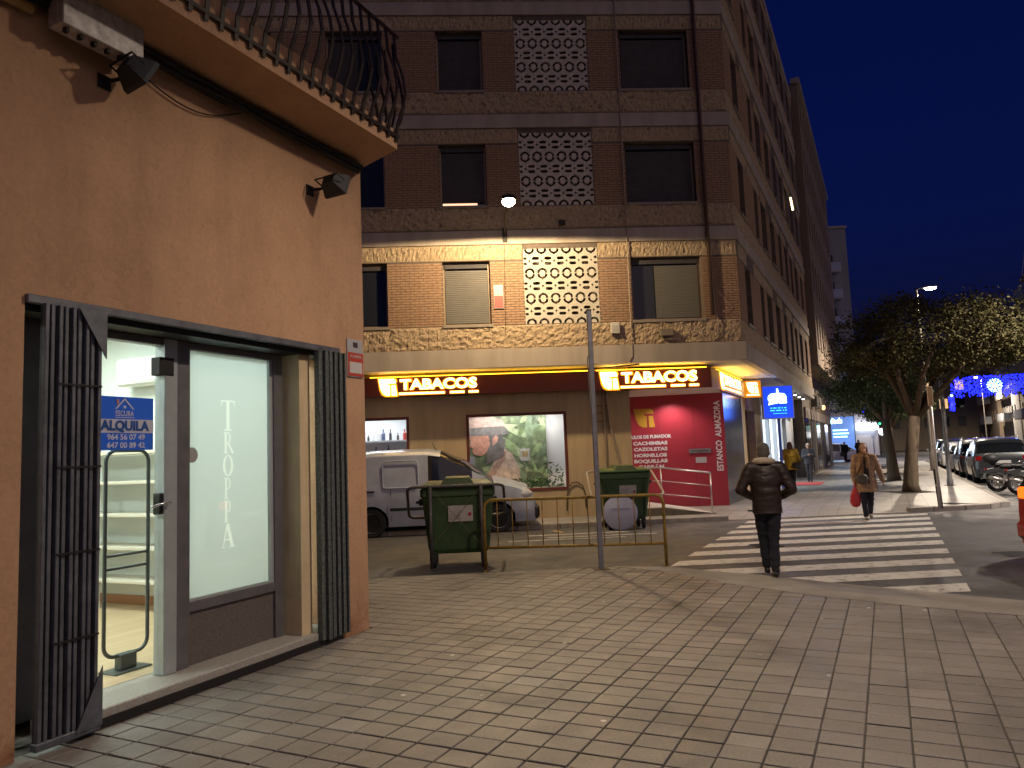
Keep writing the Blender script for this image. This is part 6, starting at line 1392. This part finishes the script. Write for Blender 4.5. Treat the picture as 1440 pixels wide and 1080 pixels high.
    if hair_long: h_.ell(H(0, -.045, -.07), (.085, .055, .07+hair_long), 14, 8); [h_.ell(H(s_*.07, -.01, -.03-hair_long*.3), (.026, .05, .08+hair_long*.6), 10, 8) for s_ in (-1, 1)]
    hr = skin(h_, 'hair', hair, t, vox, 3)
    if collar: 
        cm, cr, cz = collar; cl = MB(); cl.tube([(nk.x+.105*math.cos(2*math.pi*k/20), nk.y-.012+.095*math.sin(2*math.pi*k/20), nk.z+cz-.02*math.sin(2*math.pi*k/20)) for k in range(20)], cr, 10, closed=True); skin(cl, 'collar', cm, t, vox, 3)
    if extra: extra(t, H)
    t.scale = (sc,)*3
    return t
walk = dict(head=(0, .02, 1.625), neck=(0, 0, 1.50), chest=(0, 0, 1.26), pelvis=(0, 0, .95))
LEATHER = mat('brown_leather', (.022, .012, .009), .5, var=.35, scale=9, bump=.35, bscale=14); SHEAR = mat('shearling', (.50, .42, .31), .95, bump=.6, bscale=70, var=.1)
JEAN = mat('dark_jeans', (.012, .013, .022), .9, var=.3, scale=12, bump=.3, bscale=18); BLACKSH = mat('black_shoe', (.015, .013, .012), .5); GREYH = mat('grey_hair', (.10, .088, .075), .85, var=.35, scale=60, bump=.4, bscale=90)
def man_extra(t, H):
    MB().tube([(-.15, .02, .86), (-.20, -.02, .865), (-.245, -.03, .87)], .012, 8).build('strap', M_PLAS, t, smooth=True)
    mb = MB(); mb.tube([(.168*math.cos(2*math.pi*k/24), .118*math.sin(2*math.pi*k/24), .845) for k in range(24)], .022, 8, closed=True); mb.build('jacket_hem', LEATHER, t, smooth=True)
person('man in brown leather jacket with pale shearling collar walking away onto the crossing', (3.31, 10.02, ZR+.012), R(-18), 1.0,
    dict(walk, arm_l=((-.19, 0, 1.42), (-.325, -.03, 1.14), (-.17, .16, 1.03)), arm_r=((.19, 0, 1.42), (.325, -.03, 1.14), (.17, .16, 1.03)),
         leg_l=((-.085, 0, .90), (-.075, .16, .50), (-.05, .20, .095), (-.055, .34, .05)), leg_r=((.085, 0, .90), (.06, .04, .49), (.05, -.05, .085), (.06, .08, .04)), hd_l=(.6, .7, -.3), hd_r=(-.6, .7, -.3)),
    LEATHER, .83, 1.06, JEAN, BLACKSH, GREYH, vox=.010, collar=(SHEAR, .046, .005), extra=man_extra)
BEIGE = mat('beige_coat', (.36, .23, .135), .9, var=.15, scale=6, bump=.3, bscale=16); NAVY = mat('navy_trousers', (.014, .014, .03), .9, var=.2); GSHOE = mat('grey_trainers', (.22, .2, .18), .7); BRH = mat('brown_hair', (.16, .09, .04), .8, var=.5, scale=40, bump=.4, bscale=80)
SCARF = mat('brown_scarf', (.26, .14, .07), .95, var=.2, scale=14, bump=.4, bscale=40)
def woman_extra(t, H):
    s_ = MB(); 
    s_.tube([(.10*math.cos(2*math.pi*k/16), -.01+.10*math.sin(2*math.pi*k/16), 1.485+.02*math.sin(2*math.pi*k/16)) for k in range(16)], .045, 8, closed=True); caps(s_, (.07, .13, 1.45), .05, (.10, .165, 1.02), .055); caps(s_, (-.04, .13, 1.43), .045, (-.045, .16, 1.2), .04)
    skin(s_, 'scarf', SCARF, t, .012, 3)
    MB().prism([(-.05, 1.44), (.04, 1.44), (.05, .72), (-.07, .72)], .148, .158, lambda a, b, h: (a, h, b)).build('dark_jumper', mat('dark_jumper', (.03, .026, .026), .9), t)
WL = (7.70, 16.62, -.055); WRZ = R(180-18)
wom = person('woman in beige coat and brown scarf walking towards the camera on the crossing', WL, WRZ, .955,
    dict(walk, head=(0, .015, 1.635), arm_l=((-.18, 0, 1.42), (-.29, -.04, 1.14), (-.36, -.02, .90)), arm_r=((.18, 0, 1.42), (.24, .0, 1.13), (.245, .06, .88)),
         leg_l=((-.085, 0, .90), (-.08, -.02, .50), (-.07, -.24, .13), (-.075, -.12, .055)), leg_r=((.085, 0, .90), (.075, .08, .49), (.06, .12, .085), (.065, .25, .045)), hd_l=(-.2, .1, -1), hd_r=(.05, .1, -1), curl_r=1.2),
    BEIGE, .64, 1.12, NAVY, GSHOE, BRH, vox=.011, hair_long=.03, head_tilt=R(8), extra=woman_extra, hem_flare=.05)
wm = Matrix.Translation(WL) @ Matrix.Rotation(WRZ, 4, 'Z') @ Matrix.Scale(.955, 4)
bag = thing('plastic_bag', 'red plastic carrier bag hanging from the woman\'s hand', 'bag'); bag.matrix_world = wm @ Matrix.Translation((.255, .09, .30))
b_ = MB(); pr = [(.03, .0), (.085, .03), (.115, .12), (.11, .24), (.075, .34), (.04, .41), (.022, .46)]; b_.lathe(pr, 18); 
for i, v in enumerate(b_.v): 
    a = math.atan2(v[1], v[0]); k = 1+.10*math.sin(5*a+v[2]*20)+.05*math.sin(9*a-v[2]*31); b_.v[i] = (v[0]*k*.98, v[1]*k*.62, v[2])
b_.build('sack', mat('red_plastic', (.55, .04, .05), .35, var=.15, scale=20), bag, smooth=True); MB().tube([(.015, -.01, .45), (.012, -.01, .56), (-.01, .01, .56), (-.015, .01, .45)], .008, 6).build('handle', mat('red_plastic', (.55, .04, .05), .35), bag)
hb = thing('handbag', 'dark patterned handbag slung across the woman in the beige coat', 'bag'); hb.matrix_world = wm @ Matrix.Translation((.10, .20, .82))
b_ = MB(); b_.ell((0, 0, .12), (.14, .055, .125), 16, 10); b_.build('pouch', mat('dark_pattern', (.05, .04, .035), .6, col2=(.16, .13, .1), scale=26), hb, smooth=True); MB().tube([(.1, -.01, .22), (.02, -.0, .38), (-.09, -.025, .56), (-.16, -.10, .64)], .012, 6).build('strap', M_PLAS, hb, smooth=True); MB().cbox(-.10, .10, .04, .062, .12, .20, .01).build('flap', mat('dark_pattern', (.05, .04, .035), .6), hb)
YEL = mat('mustard_coat', (.40, .25, .02), .85, var=.15, scale=6, bump=.3, bscale=16); BLK = mat('black_cloth', (.012, .012, .014), .9); REDSH = mat('red_shoe', (.35, .03, .03), .6)
stand = dict(head=(0, .01, 1.625), neck=(0, 0, 1.50), chest=(0, 0, 1.26), pelvis=(0, 0, .95), leg_l=((-.085, 0, .90), (-.07, .05, .49), (-.05, .08, .085), (-.055, .20, .045)), leg_r=((.085, 0, .90), (.065, -.02, .49), (.045, -.08, .085), (.05, .04, .045)))
YL = (9.62, 26.3, ZP); YRZ = R(-10)
person('woman in mustard yellow coat standing by the white shop', YL, YRZ, .98, dict(stand, arm_l=((-.18, 0, 1.42), (-.30, .03, 1.17), (-.16, .22, 1.16)), arm_r=((.18, 0, 1.42), (.27, -.01, 1.14), (.22, .12, .95)), hd_l=(.4, .8, .3), hd_r=(-.2, .5, -.8)), YEL, .76, 1.13, BLK, REDSH, BRH, vox=.014, hair_long=.05, hem_flare=.03)
ym = Matrix.Translation(YL) @ Matrix.Rotation(YRZ, 4, 'Z')
hb = thing('handbag', 'dark handbag at the hip of the woman in the mustard coat', 'bag'); hb.matrix_world = ym @ Matrix.Translation((.17, -.17, .80)); MB().cbox(-.14, .14, -.05, .05, 0, .2, .03).build('pouch', M_PLAS, hb); MB().tube([(.1, 0, .19), (.05, .02, .4), (-.06, .02, .62)], .01, 5).build('strap', M_PLAS, hb)
person('grey-haired person in dark grey jacket beside the woman in yellow', SP(15.2, .0, ZP), R(165), .94, dict(stand, arm_l=((-.18, 0, 1.42), (-.25, .06, 1.16), (-.06, .24, 1.22)), arm_r=((.18, 0, 1.42), (.25, .06, 1.16), (.06, .24, 1.22)), hd_l=(.5, .6, .5), hd_r=(-.5, .6, .5)), mat('grey_jacket', (.06, .062, .07), .85, var=.2), .80, 1.1, mat('grey_trousers', (.05, .05, .055), .9), BLACKSH, mat('white_hair', (.55, .53, .5), .8), vox=.016)
person('person in dark clothes passing before the far white car, bag in hand', (27.75, 63.2, 0), R(160), .98, dict(stand, arm_l=((-.18, 0, 1.42), (-.24, .0, 1.14), (-.24, .05, .9)), arm_r=((.18, 0, 1.42), (.24, .0, 1.14), (.24, .05, .9))), BLK, .82, 1.12, mat('grey_trousers', (.05, .05, .055), .9), BLACKSH, mat('black_hair', (.015, .012, .01), .8), vox=.022)
hb = tag(MB().cbox(-.16, .16, -.05, .05, -.36, -.02, .03).build('carried_bag', M_PLAS), 'black bag carried by the far pedestrian', 'bag'); hb.location = (27.5, 63.2, .86); MB().tube([(-.08, 0, -.03), (0, 0, .08), (.08, 0, -.03)], .01, 5).build('handle', M_PLAS, hb)
person('bulky person in a dark coat at the front of the far white car', (29.3, 64.0, 0), R(200), 1.05, dict(stand, arm_l=((-.2, 0, 1.42), (-.32, .0, 1.16), (-.22, .14, .98)), arm_r=((.2, 0, 1.42), (.32, .0, 1.16), (.22, .14, .98))), mat('dark_green_coat', (.02, .025, .02), .9), .66, 1.45, BLK, BLACKSH, mat('black_hair', (.015, .012, .01), .8), vox=.024)

# ================================================================== TREES
M_BARK = mat('bark', (.13, .095, .06), .9, col2=(.07, .05, .03), scale=9, streak=True, bump=.7, bscale=22)
def leafmat(name, c1, c2):
    m = mat(name, c1, .8, col2=c2, scale=2.2, spec=.15); return m
M_LEAF = leafmat('street_tree_leaf', (.105, .092, .036), (.048, .046, .019)); M_LEAF2 = leafmat('street_tree_leaf_green', (.070, .092, .036), (.032, .046, .019))
def tree(label, loc, seed, trunk_h, lean, cc, cr, nclus, per, leaf, lm_):
    rnd = random.Random(seed); t = thing('street_tree', label, 'tree', loc, 0, 'street trees along the pavement')
    tr = MB(); top = Vector((lean[0], lean[1], trunk_h)); pts = [Vector((0, 0, -.05)), Vector((.0, .0, .25)), Vector((lean[0]*.3, lean[1]*.3, trunk_h*.45)), top]; tr.tube(pts, [.30, .23, .19, .17], 12); tr.build('trunk', M_BARK, t, smooth=True)
    clus = []
    while len(clus) < nclus:
        p = Vector((rnd.uniform(-1, 1), rnd.uniform(-1, 1), rnd.uniform(-1, 1))); r_ = p.length
        if r_ > 1 or r_ < .45: continue
        k = 1+.16*noise.noise(Vector((p.x*2.1, p.y*2.1, seed))); q = Vector((cc[0]+p.x*cr[0]*k, cc[1]+p.y*cr[1]*k, cc[2]+p.z*cr[2]*k*(1 if p.z > 0 else .75)))
        clus.append(q)
    lb = MB(); c0 = Vector(cc)
    hubs = []
    for k in range(7):
        a = 2*math.pi*k/7+rnd.uniform(-.3, .3); e = Vector((cc[0]+cr[0]*.55*math.cos(a), cc[1]+cr[1]*.55*math.sin(a), cc[2]+cr[2]*rnd.uniform(-.1, .3))); m1 = top.lerp(e, .5)+Vector((rnd.uniform(-.15, .15), rnd.uniform(-.15, .15), -.05)); lb.tube([top-Vector((0, 0, .1)), m1, e], [.11, .075, .04], 8); hubs.append((m1, e))
    for q in clus[::2]:
        h0 = min((h for hb_ in hubs for h in hb_), key=lambda h: (h-q).length); mid = h0.lerp(q, .5)+Vector((rnd.uniform(-.12, .12), rnd.uniform(-.12, .12), rnd.uniform(-.1, .1))); lb.tube([h0, mid, q], [.035, .022, .008], 5)
    lb.build('limbs', M_BARK, t, smooth=True)
    cm = MB(); V, F = [], []
    for q in clus:
        rad = rnd.uniform(.28, .5)
        for i in range(per):
            c = q+Vector((rnd.gauss(0, rad*.55), rnd.gauss(0, rad*.55), rnd.gauss(0, rad*.42))); d = Vector((rnd.uniform(-1, 1), rnd.uniform(-1, 1), rnd.uniform(-.8, .35))).normalized(); s_ = d.orthogonal(); s_.rotate(Matrix.Rotation(rnd.uniform(0, 6.28), 3, d)); l_ = leaf*rnd.uniform(.7, 1.3); k = len(V)
            V += [c-d*l_*.5, c+s_*l_*.24, c+d*l_*.5, c-s_*l_*.24]; F.append((k, k+1, k+2, k+3))
    me = bpy.data.meshes.new('crown'); me.from_pydata([tuple(v) for v in V], [], F); obj('crown', me, lm_, t)
    # earth square in the paving
    MB().box(-.55, .55, -.55, .55, .002, .012).build('tree_pit', mat('tree_pit_soil', (.035, .026, .018), .95, var=.3, scale=20, bump=.5), t)
    return t
T0 = SP(7.35, 3.62, ZP)
t1 = tree('big spreading street tree with dense crown in front of the lamp', T0, 11, 2.35, (.35, .1), (1.5, .7, 4.75), (3.4, 2.9, 1.55), 300, 95, .10, M_LEAF)
for k, (s_, lab) in enumerate(((15.2, 'second street tree, behind the big spreading one'), (22.8, 'third street tree along the pavement, mid-distance'), (30.5, 'fourth street tree along the pavement, farther off'), (38.5, 'last street tree in the row before the far shops'))):
    if k == 0: t2 = tree(lab, SP(s_, 3.2, ZP), 23, 2.5, (-.1, .1), (-.35, .3, 3.9), (2.1, 2.0, 1.45), 150, 80, .10, M_LEAF2)
    else: dup(t2, SP(s_, 3.2, ZP), R(70*k), lab, 'street trees along the pavement')
# ================================================================== OTHER BUILDINGS
def block(label, origin, ang, length, depth, z0, z1, wm, rows, cols, wz, ww, wh, wmat, bands=None, balc=None, name='apartment_building', base=None, faces='f'):
    """box building: local x along its street face, y inward. windows are built pieces with frames and sills"""
    t = thing(name, label, 'building', origin, ang)
    ops = [(c-ww/2, c+ww/2, r_, r_+wh) for r_ in rows for c in cols]
    mb = MB(); wall_panel(mb, lambda s, z, d: (s, d, z), 0, length, z0, z1, ops, .18)
    mb.add([(0, 0, z0), (0, depth, z0), (0, depth, z1), (0, 0, z1)], [(0, 1, 2, 3)]); mb.add([(length, 0, z0), (length, depth, z0), (length, depth, z1), (length, 0, z1)], [(0, 1, 2, 3)])
    mb.add([(0, 0, z1), (length, 0, z1), (length, depth, z1), (0, depth, z1)], [(0, 1, 2, 3)]); mb.add([(0, 0, z0), (length, 0, z0), (length, depth, z0), (0, depth, z0)], [(0, 1, 2, 3)]); mb.add([(0, depth, z0), (length, depth, z0), (length, depth, z1), (0, depth, z1)], [(0, 1, 2, 3)])
    mb.build('wall', wm, t)
    for i, r_ in enumerate(rows):
        for j, c in enumerate(cols):
            w_ = MB().box(c-ww/2, c+ww/2, .14, .17, r_, r_+wh).build('window', wmat[(i*5+j*3) % len(wmat)], t)
            MB().box(c-ww/2-.06, c+ww/2+.06, -.06, .12, r_-.07, r_-.003).build('sill', M_SILL, w_)
    MB().box(-.12, length+.12, -.14, .3, z1+.002, z1+.25).build('cornice', M_BAND, t)
    if balc:
        for (x0, x1, z) in balc:
            b_ = MB().box(x0, x1, -.9, -.003, z-.14, z).build('balcony', M_BAND, t); r_ = MB(); r_.box(x0, x1, -.92, -.88, z+.002, z+.95); r_.box(x0, x0+.05, -.88, -.01, z+.002, z+.95); r_.box(x1-.05, x1, -.88, -.01, z+.002, z+.95); r_.build('parapet', mat('balcony_parapet', (.36, .38, .42), .7), b_)
    if base: base(t)
    return t
PB = mat('dark_ochre_render', (.24, .18, .13), .85, col2=(.17, .125, .09), scale=1.2, streak=True); PG = mat('grey_render', (.28, .27, .26), .85, col2=(.2, .19, .18), scale=1.0, streak=True); PC = mat('cream_render', (.42, .34, .23), .85, col2=(.32, .25, .17), scale=1.0, streak=True); PT = mat('tan_render', (.36, .28, .19), .85, col2=(.27, .2, .14), scale=1.0, streak=True)
M_WARM = emit('warm_window', (1, .62, .3), .9, (.3, .2, .1))
# neighbour with overhanging upper floors
def nb_base(t):
    MB().box(.0, 20.7, .9, 7.8, ZP, 5.55).build('ground_floor', mat('dark_shopfronts', (.12, .095, .075), .8, var=.3, scale=1), t)
    for k in range(6): s_ = MB().box(.6+3.3*k, 3.0+3.3*k, .86, .898, .2, 2.9).build('shutter', M_SHUTD if k % 2 else M_WGL, t); MB().box(.5+3.3*k, 3.1+3.3*k, .8, .898, 2.95, 3.5).build('shop_fascia', mat('fascia_grey', (.2, .17, .15), .7), t)
    MB().cbox(5.0, 5.7, .55, .89, 3.7, 4.3, .03).build('air_conditioner', M_SHUT, t); MB().cbox(7.6, 8.3, .55, .89, 3.7, 4.3, .03).build('air_conditioner', M_SHUT, t)
    MB().ell((11.5, .7, 3.9), (.12, .12, .16), 10, 8).build('wall_lantern', emit('lantern', (1, .5, .2), 3), t)
block('dark ochre neighbour building with overhanging upper floors past the brick block', SP(20.2, .35), AZ, 20.7, 8, 5.55, 20.0, PB, [6.5+2.9*k for k in range(5)], [1.2+1.75*k for k in range(11)], 0, .8, 1.6, [M_SHUTD, M_WGL, M_SHUTD, M_SHUT], base=nb_base)
# far block closing the pavement, with lit shops
fb = block('far corner building with lit shops at its foot', (21.5, 80, 0), 0.0, 15.6, 14, ZR, 25, PG, [5.4+2.95*k for k in range(6)], [1.5+2.5*k for k in range(4)]+[13.2], 0, 1.5, 1.9, [M_SHUTD, M_WGL, M_SHUT], balc=[(11.9, 14.4, 5.35+2.95*k) for k in range(6)])
ms = thing('lit_shop_front', 'blue-lit fashion shop front with a white script sign at the street end', 'shop front', (33.2, 79.9, 0))
MB().box(0, 3.0, -.12, -.02, .3, 4.4).build('front_panel', emit('blue_front', (.12, .28, .75), .55, (.1, .2, .5)), ms); place_text('lettering', 'Moda', emit('cyan_white', (.6, .95, 1), 6), ms, (1.0, -.14, 3.95), (1, 0, .04), (-.04, 0, 1), .75, fitw=1.5, shear=.3, offset=.02, extrude=.01)
for k, (a, b2) in enumerate(((.7, 2.3), (.7, 2.4), (.75, 2.2))): MB().box(a, b2, -.14, -.125, 2.9-.35*k, 3.05-.35*k).build('lit_print', emit('cyan_white2', (.4, .8, 1), 2.5), ms)
lamp_area('far_shop_lamp', (34.5, 79.4, 3.2), (34, 74, .5), 260, (.45, .65, 1), 3, 2)
m2 = thing('lit_shop_front', 'white box-lit shop sign right of the blue shop front', 'shop front', (36.3, 79.9, 0)); MB().box(.1, 2.2, -.9, -.1, 2.9, 3.6).build('light_box', emit('white_box_sign', (.85, .92, 1), 5), m2); MB().box(0, 2.4, -.1, -.02, .2, 4.6).build('front_panel', mat('pale_front', (.4, .4, .45), .6), m2)
clk = thing('round_sign', 'round white lit clock sign on a far post', 'sign', (37.3, 76, 0)); MB().lathe([(0, -.06), (.36, -.06), (.36, .06), (0, .06)], 20, (0, 0, 2.6), 'y').build('face', emit('clock_face', (.9, .95, 1), 3), clk); MB().tube([(0, 0, 0), (0, 0, 2.25)], .04, 8).build('post', M_PLAS, clk)
# opposite side of the main street, far off
op0 = lambda s, n: SP(s, n)
rows4 = [4+2.95*k for k in range(4)]
b_r = [('cream building with bay windows across the main street', 74, 17.5, 12, PC, 11.5), ('tan apartment building at the right edge across the main street', 62, 16.8, 11, PT, 17.6), ('grey apartment building further along the opposite side', 87, 17.5, 14, PG, 15), ('dark ochre building far along the opposite side', 102, 17.0, 16, PB, 13), ('last cream building on the opposite side, farthest right', 119, 16.5, 20, PC, 17)]
for lab, s_, n_, ln_, pm_, h_ in b_r:
    o_ = SP(s_+ln_, n_); nr = [z for z in [4+2.95*k for k in range(6)] if z < h_-1.7]; cols_ = [1.3+2.3*k for k in range(int((ln_-1)/2.3))]
    block(lab, o_, AZ+math.pi, ln_, 9, ZP, h_, pm_, nr, cols_, 0, 1.1, 1.5, [M_SHUTD, M_WGL, M_SHUT, M_SHUTD], balc=[(1.0, ln_*.55, z-.35) for z in nr])
block('distant cream building closing the end of the main street', SP(122, -4), -A_S, 22, 10, ZR, 13.5, PC, [3.6+2.95*k for k in range(3)], [1.5+2.4*k for k in range(8)], 0, 1.2, 1.6, [M_SHUTD, M_WARM, M_WGL, M_SHUT, M_SHUTD, M_WARM])
MB_shop = thing('lit_shop_window', 'pale blue lit shop window at the right edge across the street', 'shop window', SP(66, 16.75), AZ+math.pi); MB().box(-.5, 5, .05, .1, .5, 3.2).build('pane', emit('pale_blue_shop', (.4, .6, 1), 1.2), MB_shop); MB().box(-.7, 5.2, .02, .12, 3.2, 3.7).build('fascia', M_BAND, MB_shop)
# buildings behind the camera's left and right so that reflections and other views find a street
block('plain rendered building behind the near pavement corner', (14, 9.5, 0)-Vector((0, 0, 0)) if False else Vector((19.5, 4.0, 0)), AZ+math.pi+math.pi, 12, 8, ZP, 14, PT, [4+2.95*k for k in range(3)], [1.5+2.3*k for k in range(4)], 0, 1.1, 1.5, [M_SHUTD, M_WGL]) if False else None
# ================================================================== CHRISTMAS LIGHTS
LB = emit('led_blue', (.012, .018, 1), 4.5); LC = emit('led_cyan', (.35, .75, 1), 9)
def garland(label, p0, p1, h_, sag, flakes, dens, seed):
    rnd = random.Random(seed); t = thing('christmas_lights', label, 'string lights'); p0, p1 = Vector(p0), Vector(p1); d = p1-p0; L_ = d.length; d.normalize()
    def pt(u, v): return p0+d*(u*L_)+Vector((0, 0, -sag*4*u*(1-u)-h_*v))
    MB().tube([pt(k/12, 0) for k in range(13)], .02, 5).build('wire', M_DARK, t)
    n_ = MB(); r_ = .06
    for i in range(int(L_*h_*dens)):
        c = pt(rnd.random(), rnd.random()*(1-.25*rnd.random())); n_.add([c+Vector((r_, 0, 0)), c+Vector((0, r_, 0)), c+Vector((-r_, 0, 0)), c+Vector((0, -r_, 0)), c+Vector((0, 0, r_)), c+Vector((0, 0, -r_))], [(0, 1, 4), (1, 2, 4), (2, 3, 4), (3, 0, 4), (1, 0, 5), (2, 1, 5), (3, 2, 5), (0, 3, 5)])
    n_.build('blue_bulbs', LB, t, kind='stuff')
    for u in flakes:
        f_ = MB(); c = pt(u, .45)
        for k in range(8):
            a = math.pi*k/4; e = c+(d*math.cos(a)+Vector((0, 0, math.sin(a))))*h_*.27; f_.tube([c, e], .05, 5)
            for s_ in (-.5, .5): f_.tube([c.lerp(e, .6), c.lerp(e, .6)+(d*math.cos(a+s_)+Vector((0, 0, math.sin(a+s_))))*h_*.15], .045, 5)
        f_.build('snowflake', LC, t)
garland('blue curtain of Christmas lights with white snowflakes over the main street', (35.2, 60, 6.6), (47.5, 56, 7.2), 1.75, .35, (.24, .45, .72), 95, 5)
for k, (x, y, z, lab) in enumerate(((43.0, 81, 6.2, 'small blue light strip left of the white pole, far along the street'), (40.7, 79, 5.3, 'blue light strip hanging beside the far tree trunks'), (39.6, 84, 5.2, 'violet-blue light strip farthest left among the trunks'), (54.0, 92, 6.0, 'pale blue light motif before the cream building'))):
    t = thing('hanging_lights', lab, 'string lights', (x, y, z)); n_ = MB(); rr_ = random.Random(k)
    for i in range(120): c = Vector((rr_.uniform(-.35, .35), 0, rr_.uniform(-1.0, .8))); n_.ell(c, (.06, .06, .06), 4, 3)
    n_.build('blue_bulbs', LB, t, kind='stuff'); MB().tube([(-.4, 0, .9), (.4, 0, .9)], .03, 5).build('bar', M_DARK, t); MB().ell((0, -.05, .9), (.16, .1, .16), 8, 6).build('bright_lamp', LC, t)
tl = thing('traffic_light', 'far green traffic light between the tree trunks', 'traffic light', (38.0, 78, 0)); MB().tube([(0, 0, 0), (0, 0, 4.2)], .06, 8).build('pole', M_DARK, tl); MB().cbox(-.18, .18, -.15, .1, 3.3, 4.2, .03).build('housing', M_DARK, tl); MB().lathe([(0, -.17), (.12, -.165), (.12, -.15)], 12, (0, 0, 3.5), 'y').build('green_lens', emit('green_lens', (.05, 1, .35), 8), tl)
# overhead wire across the sky
o = MB().tube([Vector((19.2, 27.5, 7.6)).lerp(Vector((24.2, 33.5, 13.5)), k/10)-Vector((0, 0, .25*math.sin(math.pi*k/10))) for k in range(11)], .012, 5).build('overhead_wire', mat('wire_pale', (.3, .3, .34), .6)); tag(o, 'thin overhead wire crossing the sky at the upper right', 'wire')
